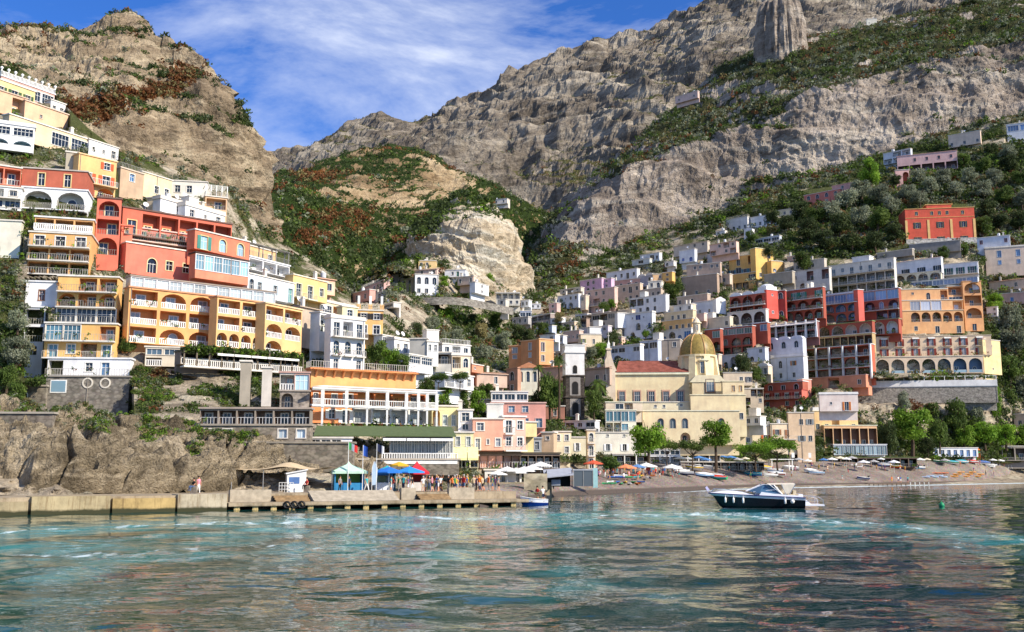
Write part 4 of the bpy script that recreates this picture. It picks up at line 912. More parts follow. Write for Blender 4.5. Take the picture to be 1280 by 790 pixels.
    B('', (164, 345, 344, 366, 371), ['GGGGGGGGGGGG'], '#cfc8ba', D=161, into=h2, dep=5, pane='#b9c4c4', fr='#efefea', roof='flat', trim='#9a8c7c', extras='')
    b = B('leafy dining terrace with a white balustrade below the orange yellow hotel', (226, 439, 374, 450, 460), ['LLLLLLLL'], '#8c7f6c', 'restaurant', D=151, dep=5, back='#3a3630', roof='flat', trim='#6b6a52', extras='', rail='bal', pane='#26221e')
    mb = MB(); rail_into(mb, 0, b.W, -1.3, -.3, .95, 'bal'); mb.box(0, -1.45, -.5, b.W, 0, -.3, 0); on(b, 'terrace', mb, [wallmat('#d9d3c6')])
    pergola(b, 0, b.W, -1.3, 0, -.3, 2.5, leafy=20, n=10, c='#6e6250')
    B('small white balconied wing at the left foot of the orange yellow hotel', (182, 434, 226, 437, 458), ['gg', 'L.'], '#d5c7ae', D=149.5, dep=5, roof='flat', rail='bal', trim='#d9cdb8', extras='', ang=14, pane='#5c7484')
    awning(b, b.W * .25, b.W * .95, 2.0, 1.9, .3, '#f0ece0', 5)
    # grey beige houses right of the hotel
    B('weathered grey beige house with one brown window between hotel and white houses', (374, 381, 401, 389, 436), ['.w', '..'], '#b7a88e', D=172, roof='tile', tile='#6e6256', pane='#7a4a32')
    B('white house with a big satellite dish and an open balcony', (400, 389, 420, 396, 440), ['L', '.', ], '#e9e6de', D=168, roof='flat', extras='s')
    b = B('tall white house with arched windows and a plant hung balcony', (414, 397, 456, 424, 468), ['dLd', 'aaa', 'w.w'], '#f6f3ec', D=165, roof='flat', bal='fb', par=.4, extras='', ang=40)
    B('long cream terrace house with peach awnings above the white arches', (384, 366, 446, 393, 404), ['LgLg'], '#f1d9a6', D=196, roof='flat', extras='', back='#e0b06c', par=.3)
    b = B('orange yellow block with dark shutters and three white chimneys', (447, 388, 479, 395, 418), ['ss', 'dd'], '#eeb254', D=190, dep=9, sh='#2f2a2a', roof='rail', fr='#f4efe2', pane='#2b2622', extras='', ang=12)
    B('', (428, 383, 447, 388, 418), ['w', 'd'], '#f4dca2', D=186.5, into=b, dep=6, roof='plain', bal='-b', extras='', ang=40)
    for (x, y) in ((438, 372), (459, 376), (478, 380)):
        pass
    for fx in (.05, .5, .95):
        mb = MB(); mb.box(b.W * fx - .4, .3, b.H + .2, b.W * fx + .4, 1.1, b.H + 1.3, 0); mb.box(b.W * fx - .22, .45, b.H + 1.3, b.W * fx + .22, .95, b.H + 2.9, 1); on(b, 'chimney', mb, [wallmat('#eeb254'), wallmat('#efeae0')])
    # white cluster
    B('white shed roofed house below the orange yellow block', (478, 418, 499, 424, 442), ['gg', '..'], '#ece8de', D=192, roof='flat', extras='')
    B('small white house with a blue door and a roof dish', (493, 424, 512, 427, 442), ['qd'], '#f4f0e6', D=190, roof='flat', doorc='#33506e', extras='ss', par=.3)
    B('grey walled block with two square windows', (512, 424, 534, 427, 456), ['.', '.'], '#b8b4a8', D=186, roof='flat', extras='', ang=-8)
    B('cream front with a pair of small windows joined to the grey block', (534, 427, 548, 429, 458), ['ww', '..'], '#f2ebdc', D=186, roof='flat', extras='b', ang=25)
    B('white house with a long glazed veranda', (511, 443, 541, 448, 466), ['GG', '..'], '#f3f1ea', D=178, roof='flat', extras='')
    b = B('cream house with a deep curved corner window', (565, 444, 588, 452, 478), ['La', '.w'], '#e9d3ae', D=188, roof='flat', extras='', par=.3, ang=20)
    B('', (545, 441, 565, 444, 470), ['L', '.'], '#cfc9bc', D=187.5, into=b, roof='flat', extras='', back='#54483e', ang=0)
    B('white flat house with roof terrace behind the curved corner', (553, 430, 588, 433, 444), ['wLw'], '#eeebe2', D=205, roof='rail', extras='')
    B('small coral house beside the cream curved house', (590, 455, 604, 458, 466), ['q.'], '#d88062', D=222, roof='flat')
    B('white restaurant terrace under parasol pines', (556, 466, 592, 472, 486), ['LLw'], '#efefe9', D=178, roof='flat', extras='')
    # orange restaurant hotel
    Dl = lambda px: 139 + (px - 389) * .0595
    k30 = dict(ang=30, side=1.0, extras='')
    o1 = B('big orange restaurant building with a white colonnaded veranda', (389, 461, 520, 472, 487), ['.......'], '#ee9f42', 'restaurant', D=Dl(454) , dep=8, roof='rail', trim='#d07a34', **k30)
    B('', (389, 487, 424, 489, 507), ['w.d'], '#dd7a2e', D=Dl(406) + .8, into=o1, dep=6, roof='plain', pane='#5c6468', trim='#d07a34', **k30)
    B('', (424, 488, 532, 500, 508), ['dLLLL'], '#dd7a2e', D=Dl(478) + .8, into=o1, dep=7, back='#c8702e', roof='plain', pane='#3a332c', **k30)
    B('', (389, 507, 441, 510, 529), ['.sD'], '#dd7f30', D=Dl(415), into=o1, dep=6, sh='#ece8de', roof='plain', **k30)
    B('', (441, 508, 534, 514, 530), ['LLLL'], '#e6e2da', D=Dl(487) + .3, into=o1, dep=7, back='#e9e6e0', roof='plain', pane='#b8c0c0', **k30)
    mb = MB(); b = o1
    for i in range(12):
        x = b.W * (i + .5) / 12; mb.add([(x - .12, -.18, b.H - .1), (x + .12, -.18, b.H - .1), (x + .12, -1.0, b.H - .1), (x - .12, -1.0, b.H - .1), (x - .12, -.01, b.H - 1.1), (x + .12, -.01, b.H - 1.1)], [(0, 1, 2, 3), (3, 2, 5, 4), (0, 3, 4), (1, 5, 2)])
    mb.box(0, -1.1, b.H - .1, b.W, -.19, b.H - .003); on(b, 'console_cornice', mb, [wallmat('#dd8432')])
    P = [at(x, 508, Dl(x) - 2.3) for x in (390, 403, 433, 459, 484, 508, 523, 534, 546)]; root = o1.root; inv = o1.root.matrix_world.inverted()
    mb = MB(); zt = at(433, 488, P[2].y).z; zf = P[2].z
    for p in P[1:]: mb.box(p.x - .2, p.y - .2, zf - .2, p.x + .2, p.y + .2, zt); mb.box(p.x - .12, p.y - .12, zf - 3.0, p.x + .12, p.y + .12, zf - .2)
    for p, q in zip(P[:-1], P[1:]):
        mb.tube([(p.x, p.y, zt + .1), (q.x, q.y, zt + .1)], .24, 4); mb.tube([(p.x, p.y, zf + .9), (q.x, q.y, zf + .9)], .06, 4); mb.tube([(p.x, p.y, zf - .05), (q.x, q.y, zf - .05)], .16, 4)
        for k in range(1, 9): t = k / 9; x, y = p.x + (q.x - p.x) * t, p.y + (q.y - p.y) * t; mb.box(x - .035, y - .035, zf, x + .035, y + .035, zf + .9)
        mb.add([(p.x, p.y, zf - .05), (q.x, q.y, zf - .05), (q.x + 1.2, q.y + 2.4, zf - .05), (p.x + 1.2, p.y + 2.4, zf - .05)], [(0, 1, 2, 3)])
    link('veranda', mb.mesh('veranda', [M_white]), root, inv)
    mb = MB(); mb.add([(p.x, p.y - .25, zt + .34) for p in P] + [(p.x + 1.1, p.y + 2.4, zt + .7) for p in P], [(i, i + 1, i + 1 + len(P), i + len(P)) for i in range(len(P) - 1)])
    link('veranda_roof', mb.mesh('veranda_roof', [wallmat('#e8e2d6')]), root, inv)
    pots = scatter_mesh('planter_foliage', np.array([[p.x + (q.x - p.x) * t, p.y + (q.y - p.y) * t - .1, zf - 2.6 + .3 * rnd.random()] for p, q in zip(P[1:-1], P[2:]) for t in (.1, .3, .5, .7, .9)]), np.full(35, .35), np.array([1, 5, 0, 3, 1] * 7), [LEAF[k] for k in SCRUBM], n=18)
    link('planter_foliage', pots, root, inv)
    # seafront green roofed restaurant
    b = B('long seafront restaurant with a dark green roof and white windows', (488, 545, 566, 545.5, 567), ['G' * 18], '#eceae2', 'restaurant', D=131, dep=7, pane='#4c5c60', roof='none', extras='', ang=8)
    mb = MB(); mb.add([(-9.5, -1.6, b.H), (b.W + .3, -1.6, b.H), (b.W + .3, 6, b.H + 1.5), (-9.5, 6, b.H + 1.5), (-9.5, -1.6, b.H - .12), (b.W + .3, -1.6, b.H - .12), (b.W + .3, 6, b.H + 1.38), (-9.5, 6, b.H + 1.38)], [(0, 1, 2, 3), (7, 6, 5, 4), (0, 4, 5, 1), (1, 5, 6, 2), (3, 7, 4, 0)]); on(b, 'roof', mb, [flatmat('#56643f', .9)])
    awning(b, -1, b.W, b.H - .1, 1.7, .25, '#f0efe9', 3)
    mb = MB(); rail_into(mb, -1, b.W + .5, -1.2, -.95, 1.0, 'bal'); mb.box(-1, -1.3, -1.3, b.W + .5, 0, -.95); on(b, 'balustrade', mb, [M_white])
    b = B('rubble stone sea wall under the green roofed restaurant', (440, 575, 574, 575, 594), ['......'], '#8f8676', 'wall', D=129.5, dep=2.5, stone=True, roof='flat', trim='#b3a793', extras='', name='stone_wall', ang=8)
    b = B('white cabin with dark windows at the end of the stone terrace', (388, 548, 440, 546, 560), ['ggg.'], '#f0eee8', D=128, dep=4, roof='flat', pane='#2c2c2c', extras='', ang=6)
    # covered stone terrace left of it
    b = B('long covered stone terrace with a thin flat roof above the cliff', (250, 511, 388, 511, 532), ['LLLLLL'], '#8d8272', 'terrace', D=123, dep=7, back='#6b5c4c', roof='flat', trim='#a39484', extras='', ang=3, pane='#3a3028', railc='#d8d6d0')
    B('', (250, 532, 388, 532, 553), ['ww..ww'], '#9a8f7e', D=122.5, into=b, dep=5, stone=True, pane='#b9c8d0', fr='#d8cfc0', roof='plain', trim='#9a8f7e', extras='', ang=3)
    b = B('small balcony house with white railing over a stone arch', (350, 466, 387, 468, 489), ['LG'], '#cfc9bc', D=138, dep=5, roof='flat', trim='#b58f7c', rail='bal', pane='#a8c4cc', extras='', ang=10)
    B('', (350, 489, 387, 490, 512), ['A.'], '#a3978a', D=138, into=b, dep=5, stone=True, roof='plain', trim='#a3978a', extras='', ang=10)
    for (lab, x0, x1, t) in (('tall grey buttress slab on the green slope', 301, 314, 452), ('pale buttress slab beside the balcony house', 328, 340, 460)):
        B(lab, (x0, t, x1, t, 508), ['.'], '#a09684' if x0 < 310 else '#c9c0b2', 'wall', D=137, dep=2.5, roof='flat', extras='', name='buttress_wall', ang=12)
    # stacked yellow apartments at far left
    ap = B('tall stacked yellow apartment building hung with balconies on the left', (44, 271, 117, 283, 290), ['LLL'], '#d9a04c', 'apartment building', name='apartment_building', D=157, dep=8, back='#b98a44', roof='flat', trim='#efece4', extras='', rail='bal', bal='f', ang=17)
    B('', (37, 290, 114, 300, 344), ['DDD', 'LLL', 'LLL'], '#dda448', D=154, into=ap, dep=9, back='#b8813a', doorc='#3c3a38', roof='plain', trim='#d8d2c6', extras='', bal='fff', ang=14, fr='#efe9dc')
    B('', (73, 345, 148, 352, 404), ['.LL', 'ALA', 'GGG'], '#edb04a', D=150, into=ap, dep=8, back='#cf8f34', roof='plain', trim='#d9d4ca', extras='', bal='fff', ang=10)
    B('', (57, 404, 146, 409, 448), ['GG.L', 'DwLD'], '#f0b24a', D=147.5, into=ap, dep=8, back='#d08a30', pane='#5a8496', roof='plain', trim='#dedad0', extras='', bal='ff', ang=8)
    B('', (60, 448, 163, 452, 470), ['L.wd.'], '#f0efea', D=145.5, into=ap, dep=8, back='#c9c6be', roof='flat', trim='#efece4', extras='', bal='f', ang=6, doorc='#5b86b0')
    B('', (33, 352, 73, 356, 384), ['.s.'], '#f3f1ef', D=151.2, into=ap, dep=8, pane='#6d4230', fr='#8c5038', roof='plain', trim='#efece4', extras='', ang=10)
    B('', (32, 384, 57, 386, 472), ['L', 'L', 'w', '.'], '#efeff0', D=149.3, into=ap, dep=8, roof='plain', back='#6f7478', extras='', ang=10, trim='#efece4')
    b = B('rubble stone base wall with two round windows under the yellow apartments', (58, 471, 162, 472, 524), ['....'], '#8d867a', 'wall', name='stone_wall', D=141, dep=4, stone=True, roof='flat', trim='#8d867a', extras='', ang=4)
    for px in (110, 132):
        mb = MB(); x = (px - 58) / 104 * b.W; z = b.H * .86; n = 14
        for i in range(n):
            a0, a1 = 6.283 * i / n, 6.283 * (i + 1) / n; mb.prism([(x + .55 * math.cos(a0), z + .55 * math.sin(a0)), (x + .75 * math.cos(a0), z + .75 * math.sin(a0)), (x + .75 * math.cos(a1), z + .75 * math.sin(a1)), (x + .55 * math.cos(a1), z + .55 * math.sin(a1))], -.1, -.003)
        mb.add([(x + .55 * math.cos(6.283 * i / n), -.03, z + .55 * math.sin(6.283 * i / n)) for i in range(n)], [tuple(range(n))], 1); on(b, 'round_window', mb, [wallmat('#d8cfbc'), stonemat('#8d867a', 2.4)])
    mb = MB(); mb.box(.6, -.06, b.H - 2.2, 2.8, -.003, b.H - .4, 0); mb.box(.75, -.08, b.H - 2.05, 2.65, -.06, b.H - .55, 1); on(b, 'window', mb, [M_white, glassmat('#9fc4d6')])
    B('low stone wall with a dark arched doorway at the left', (2, 483, 58, 483, 514), ['.a.'], '#958c7c', 'wall', name='stone_wall', D=140, dep=3, stone=True, roof='flat', trim='#a39a8a', extras='', ang=2, pane='#1e1a16')
    B('rubble wall with hanging green ivy under the arched doorway', (-20, 517, 66, 518, 548), ['...'], '#8a8072', 'wall', name='stone_wall', D=112, dep=4, stone=True, roof='flat', trim='#a39a8a', extras='', ang=4)
    B('rough masonry wall below the covered stone terrace', (262, 554, 442, 560, 590), ['.....'], '#8f8574', 'wall', name='stone_wall', D=121.5, dep=3, stone=True, roof='plain', trim='#8f8574', extras='', ang=4)
    # ---------------- pastel houses by the landing
    b = B('pale yellow house with arched windows left of the salmon house', (540, 508, 573, 513, 541), ['Aww', ][0:1], '#f3dc92', D=152, dep=7, roof='flat', back='#eec06a', extras='', fr='#efe9d8', pane='#9aa9a4', ang=12, bal='f')
    B('pale yellow lower house above the yellow awnings', (553, 541, 592, 541, 564), ['.ww'], '#f4df9a', D=146, dep=6, roof='flat', extras='', pane='#a9b4ae', ang=4, bal='f')
    B('white balconied stair house between yellow and salmon houses', (573, 513, 591, 514, 541), ['d', 'w'], '#efeae2', D=151, dep=6, roof='flat', extras='c', ang=6)
    b = B('salmon pink house with white framed windows by the landing', (591, 524, 629, 525, 563), ['w.', 'dqw'], '#f2a37c', D=150, dep=8, roof='flat', trim='#efe2d2', extras='b', pane='#8f9ca4', ang=4)
    B('', (629, 521, 657, 527, 563), ['Dw', 'ww'], '#f4b496', D=151.5, into=b, dep=8, roof='flat', trim='#f2e6da', sh='#efe6da', extras='', ang=18, bal='bf')
    B('small plain yellow annex behind the salmon house', (652, 528, 671, 531, 546), ['.'], '#f0d488', D=162, dep=5, roof='flat', extras='', ang=15)
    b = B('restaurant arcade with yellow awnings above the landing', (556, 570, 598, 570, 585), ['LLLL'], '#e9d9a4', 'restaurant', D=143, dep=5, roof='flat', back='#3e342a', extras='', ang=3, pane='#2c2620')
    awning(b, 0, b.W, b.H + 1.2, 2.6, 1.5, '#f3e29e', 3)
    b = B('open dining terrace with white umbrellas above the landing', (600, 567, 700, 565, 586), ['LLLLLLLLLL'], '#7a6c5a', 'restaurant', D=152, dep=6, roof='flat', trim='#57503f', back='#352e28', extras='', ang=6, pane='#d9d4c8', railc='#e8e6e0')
    B('low white building with arched doors under the dining terrace', (606, 588, 652, 588, 606), ['.aa.a'], '#e9e4d8', D=147, dep=4, roof='flat', extras='', ang=3, pane='#3a4446')
    # pink hotel and palazzi
    b = B('terracotta pink house with a white top floor behind the salmon house', (614, 504, 682, 504, 535), ['www.', 'd.dd'], '#d8937a', D=183, dep=8, roof='flat', extras='', pane='#7c9cb4', trim='#cfa792', ang=2)
    B('', (614, 490, 660, 492, 503), ['ggg'], '#eeeae2', D=184, into=b, dep=6, roof='flat', extras='c', ang=2)
    b = B('square cream palazzo with arched windows and tiled roof edge', (647, 460, 673, 461, 494), ['aaa', '...'], '#ecdcc2', D=232, dep=9, roof='hip', tile='#b57a54', extras='', ang=-4, hs=[1.4, 1])
    B('', (633, 462, 647, 460, 494), ['a', 'w'], '#b88a68', D=233, into=b, dep=4, roof='plain', extras='', ang=-50, trim='#b88a68')
    b = B('orange palazzo of three wings with grey windows', (636, 433, 651, 432, 460), ['d', 'w', '.'], '#d98a4c', D=262, dep=7, roof='flat', pane='#a9b8c0', extras='', ang=-20, trim='#d8a068')
    B('', (651, 427, 674, 424, 462), ['.d.', '.w.', '.w.'][0:3], '#c9853f', D=258, into=b, dep=7, roof='flat', pane='#a9b8c0', extras='', ang=-35, trim='#e0b47c')
    B('', (674, 424, 692, 425, 456), ['d.', 'w.'], '#eda257', D=256, into=b, dep=7, roof='flat', pane='#54483e', extras='', ang=22, trim='#eab878')  # lighter orange than the left-facing wings: sun painted into the colour
    B('low terracotta roofed house beneath the orange palazzo', (668, 460, 708, 458, 476), ['....'], '#c9a07c', D=250, dep=7, roof='tile', tile='#b2683e')
    B('tan house with a brown tiled roof left of the palazzo', (596, 466, 634, 468, 484), ['..w.'], '#bfa890', D=225, dep=7, roof='tile', tile='#a87e62')
    B('terracotta roofed house between tower and church', (731, 462, 762, 459, 482), ['.ww'], '#b39c80', D=272, dep=7, roof='tile', tile='#a8745a')
    # beach front, centre
    B('tan side wing of the cream beach houses', (677, 541, 692, 541, 570), ['q', '.'], '#c9ab7c', dep=6, roof='flat', extras='', ang=-15)
    B('cream beach house with a low hipped roof', (692, 540, 714, 537, 570), ['ww', '.w'], '#edd9a8', dep=7, roof='flat', extras='', ang=5)
    B('cream beach house with a pair of white shuttered windows', (709, 547, 734, 547, 570), ['.s.'], '#f0dcae', dep=5, roof='flat', sh='#e8e8e2', extras='', ang=3, bal='')
    B('narrow tall cream house with stacked arched balconies', (734, 538, 744, 538, 586), ['a', 'd', 'd'], '#e7cf9c', dep=5, roof='flat', bal='bb', pane='#3b4a44', extras='', ang=3)
    B('pale pink beach house with oval windows', (744, 541, 796, 541, 568), ['.o.o.', '.s.s.'], '#f2dcc8', dep=8, roof='rail', sh='#efefe9', hs=[.8, 1.2], extras='', ang=3)
    B('grey sheet roofed shed beside the tan beach house', (654, 548, 677, 546, 567), ['ww'], '#9c9a94', D=176, dep=6, roof='flat', trim='#a8acb0', extras='', ang=3)
    B('white seafront cafe with a canopy behind the big pine', (766, 568, 810, 568, 583), ['LLL'], '#e9e3d6', 'cafe', dep=4, roof='flat', back='#4c4238', extras='', ang=2)
    B('blue grey glazed apartment block at the foot of the church', (757, 513, 795, 512, 541), ['GGGG', 'LLg.'], '#e6dcc4', dep=7, roof='flat', pane='#5f8c9c', trim='#efe2c4', extras='', ang=2)
    B('white terrace building under the church wall', (812, 562, 850, 562, 578), ['ggg', 'LLL'], '#efeee8', dep=5, roof='flat', extras='')
    B('white stepped cafe building under the pines', (846, 556, 900, 556, 577), ['w.gg', 'LLLL'], '#efece4', 'cafe', dep=6, roof='flat', extras='cb', back='#5c5044')
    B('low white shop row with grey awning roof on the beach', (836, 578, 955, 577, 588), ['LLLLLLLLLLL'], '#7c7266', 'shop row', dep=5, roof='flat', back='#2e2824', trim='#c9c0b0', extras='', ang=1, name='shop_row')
    B('cream house with brown shutters beside the church apse', (919, 533, 940, 532, 556), ['s.', '.w'], '#ead2a4', dep=6, roof='flat', sh='#a8643c', extras='cs', ang=3)
    B('cream house with a wide orange shuttered window', (940, 532, 962, 531, 556), ['.D'], '#ecd3a2', dep=6, roof='rail', sh='#c4602f', extras='b', ang=3)
    B('beige house with a brown balcony door near the big beige block', (963, 530, 995, 529, 568), ['sD', '..'], '#e2cfa8', dep=7, roof='flat', sh='#9a6a48', bal='f', extras='t', ang=2)
    b = B('tall beige block with grey windows and a dark arched passage', (985, 516, 1017, 514, 578), ['.ws', '.sw', 'A..'], '#dcc192', dep=10, roof='flat', sh='#8c9494', extras='cs', back='#2c2018', ang=-4)
    v_ = B('yellow villa with stacked garden terraces above the beach', (1016, 514, 1072, 518, 545), ['wwA.w', ], '#ecc078', 'villa', dep=9, roof='rail', rail='solid', trim='#f2dfb8', pane='#39464c', extras='', ang=2)
    B('', (1030, 532, 1096, 534, 560), ['LLLLLL'], '#e2b478', into=v_, dep=6, roof='flat', back='#6a4e38', trim='#f0dfc0', extras='', ang=2)
    B('pale pink villa with balustraded roof above the yellow villa', (1024, 493, 1072, 489, 514), ['.q.D.'], '#efd2c6', 'villa', D=292, dep=8, roof='flat', par=.4, sh='#c87a3c', extras='', trim='#f2e2da', ang=-8)
    b = B('glass fronted white beach restaurant under the villa', (1042, 556, 1108, 552, 569), ['G' * 12], '#eceae4', 'restaurant', dep=7, roof='flat', pane='#8aa0a8', trim='#efefea', extras='', ang=0)
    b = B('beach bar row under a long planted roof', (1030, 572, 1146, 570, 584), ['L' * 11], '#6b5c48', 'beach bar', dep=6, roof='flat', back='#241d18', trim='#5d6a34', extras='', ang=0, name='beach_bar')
    B('white bathing cabins with blue doors on the right beach', (1166, 560, 1222, 558, 571), ['ddddddd'], '#e9e8e4', 'beach cabin', dep=3, roof='flat', doorc='#2f6aa8', fr='#e9e8e4', extras='', ang=0, name='beach_cabins')
    B('open beach shelter with a flat white roof at the right edge', (1252, 558, 1300, 554, 576), ['LLL'], '#8a8276', 'beach bar', dep=6, roof='flat', back='#4c443a', extras='', ang=0, name='beach_shelter')
    B('small beige stone house at the right edge above the beach', (1267, 518, 1296, 517, 536), ['w.'], '#b9a888', dep=6, roof='flat', extras='')
def town_right():
    # ---------------- valley bottom and central slope (small far houses)
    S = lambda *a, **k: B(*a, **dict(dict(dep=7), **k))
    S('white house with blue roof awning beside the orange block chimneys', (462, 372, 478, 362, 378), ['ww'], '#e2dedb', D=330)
    S('pink cottage with a thin roof at the left start of the cliff road', (441, 367, 462, 362, 378), ['ww'], '#d49a84', D=320)
    S('long low pinkish house with railed terrace left of the cliff road', (449, 362, 480, 350, 368), ['wwww'], '#d9b0a0', D=345, roof='rail')
    S('small white house on the dark slope left of the arched white villa', (488, 345, 504, 342, 358), ['ww'], '#d8d6d0', D=355)
    S('cream house between cypresses above the cliff road', (500, 350, 516, 348, 366), ['ww', 'ww'], '#d9c9a4', D=352)
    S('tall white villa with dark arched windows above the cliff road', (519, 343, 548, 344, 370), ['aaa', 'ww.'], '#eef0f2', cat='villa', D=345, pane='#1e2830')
    S('tan roofed pinkish house above the tall white villa', (516, 338, 546, 336, 345), ['.w.w'], '#d2b8a4', D=362, roof='tile', tile='#b39c88')
    S('yellow ochre house highest under the pale crag', (523, 326, 545, 326, 336), ['ww.'], '#d9bd72', D=368)
    S('long white house with a green door under the pale crag', (556, 338, 582, 337, 346), ['.wd.'], '#ece9e4', D=362, doorc='#2f7a58')
    S('beige house with grey door right of the white crag house', (572, 347, 592, 345, 356), ['w.w'], '#d6bfa2', D=352)
    S('small white house falling down the slope above the road', (594, 352, 611, 358, 368), ['w', 'w'], '#f0ede6', D=350)
    S('grey terrace restaurant at the corner of the crag', (620, 366, 650, 366, 382), ['LLLL', 'wwww'], '#c9c3b4', cat='restaurant', D=372)
    S('tall pale house at the right end of the cliff road', (622, 375, 632, 374, 390), ['w', 'w'], '#d3cbba', D=352)
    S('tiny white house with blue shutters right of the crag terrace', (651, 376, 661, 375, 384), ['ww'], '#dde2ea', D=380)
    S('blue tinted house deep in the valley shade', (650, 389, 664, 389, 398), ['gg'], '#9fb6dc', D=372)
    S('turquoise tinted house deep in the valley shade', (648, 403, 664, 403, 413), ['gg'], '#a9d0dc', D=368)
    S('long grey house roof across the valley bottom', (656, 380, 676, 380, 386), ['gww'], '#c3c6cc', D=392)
    S('brown grey terraced house in the valley bottom', (664, 396, 688, 392, 408), ['LLL', 'L.w'], '#9a8c84', D=372)
    S('small white house with a flat roof among valley trees', (688, 399, 702, 397, 404), ['ww'], '#d6dae2', D=366)
    S('pink white narrow house at the left start of the right slope', (686, 381, 696, 378, 393), ['w', 'w'], '#d9b4a4', D=380)
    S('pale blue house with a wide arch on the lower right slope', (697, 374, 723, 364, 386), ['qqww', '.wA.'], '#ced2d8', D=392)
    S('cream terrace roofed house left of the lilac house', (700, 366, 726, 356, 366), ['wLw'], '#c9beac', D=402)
    S('lilac pink house with arched windows on the right slope', (725, 353, 752, 346, 366), ['.aw.', 'aaw.'], '#c9a0b8', D=405)
    S('small mauve house attached right of the lilac house', (752, 350, 764, 347, 360), ['w', 'w'], '#c7a6be', D=402)
    S('tall beige pink house with a long balcony on the right slope', (732, 365, 768, 358, 392), ['www.', 'wLw.', 'ww..'], '#c9aa94', D=388, bal='-f')
    S('small pale house on the right slope with a blue awning', (719, 394, 734, 392, 401), ['gg'], '#c8ccd4', D=372)
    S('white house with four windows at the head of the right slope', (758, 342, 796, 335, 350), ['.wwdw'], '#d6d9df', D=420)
    S('salmon house with brown windows below the white one on the slope', (762, 352, 800, 348, 362), ['wwww'], '#cf9c84', D=410)
    S('beige house with flat brown roof on the right slope', (768, 358, 800, 354, 378), ['.wdw', 'w.ww'], '#c8b08e', D=395)
    S('grey vaulted greenhouse roof house on the right slope', (797, 350, 816, 340, 358), ['..g'], '#a8a4aa', D=405, roof='vault')
    S('ochre house with one bright gable end on the right slope', (816, 343, 828, 343, 356), ['.w', 'w.'], '#c9a46a', D=402)
    S('yellow tower house with two brown windows', (828, 342, 840, 339, 352), ['w', 'w'], '#dcae44', D=400)
    S('cream cottage with a white arch below the yellow tower house', (810, 352, 827, 351, 361), ['wa'], '#e4dccc', D=395)
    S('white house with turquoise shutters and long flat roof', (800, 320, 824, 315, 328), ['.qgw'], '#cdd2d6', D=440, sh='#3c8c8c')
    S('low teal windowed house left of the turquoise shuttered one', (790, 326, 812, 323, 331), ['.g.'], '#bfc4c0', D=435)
    S('long beige roofed house rising to the right', (842, 313, 884, 296, 318), ['..ww', '....'], '#c9bba8', D=425, roof='tile', tile='#a8988a')
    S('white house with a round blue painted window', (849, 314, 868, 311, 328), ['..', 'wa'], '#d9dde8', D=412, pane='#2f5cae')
    S('small white cottage with arch below the beige roofed house', (831, 328, 842, 326, 333), ['a.'], '#d3d0c8', D=412)
    S('pinkish villa with a long loggia and pale hip roof', (887, 309, 920, 298, 318), ['.wLw', 'L.wL'], '#d9bca4', cat='villa', D=405, roof='hip', tile='#b9a48c')
    S('round cornered brown monastery like house', (858, 332, 900, 328, 346), ['.ww.ww', '......'], '#b8a48c', D=385)
    S('tall ruined looking brown house under the round cornered one', (852, 347, 896, 342, 372), ['......', 'w.w.w.'], '#a39078', D=378)
    S('pale houses row with battlement roof on the cliff path', (907, 277, 934, 269, 289), ['....', 'wwww'], '#d2cfcb', D=462, roof='rail')
    S('tiny grey house left of the battlement roof', (895, 291, 906, 287, 293), ['w.'], '#cfccc6', D=450)
    S('long white house with blue green shutters under the cliff', (938, 275, 970, 264, 285), ['swsw'], '#dfe0e4', D=455, sh='#2f6a6c')
    S('cream green loggia house continuing the long white one', (969, 264, 1000, 259, 270), ['wwwg'], '#d6cfa8', D=455)
    S('small white chapel like house on the slope', (930, 287, 940, 285, 300), ['q', 'w'], '#e4e4e6', D=430, roof='gable', tile='#c9c9c9')
    S('pale blue terrace house strip on the slope', (934, 302, 974, 293, 306), ['gggg'], '#b9c3d2', D=422, bal='f')
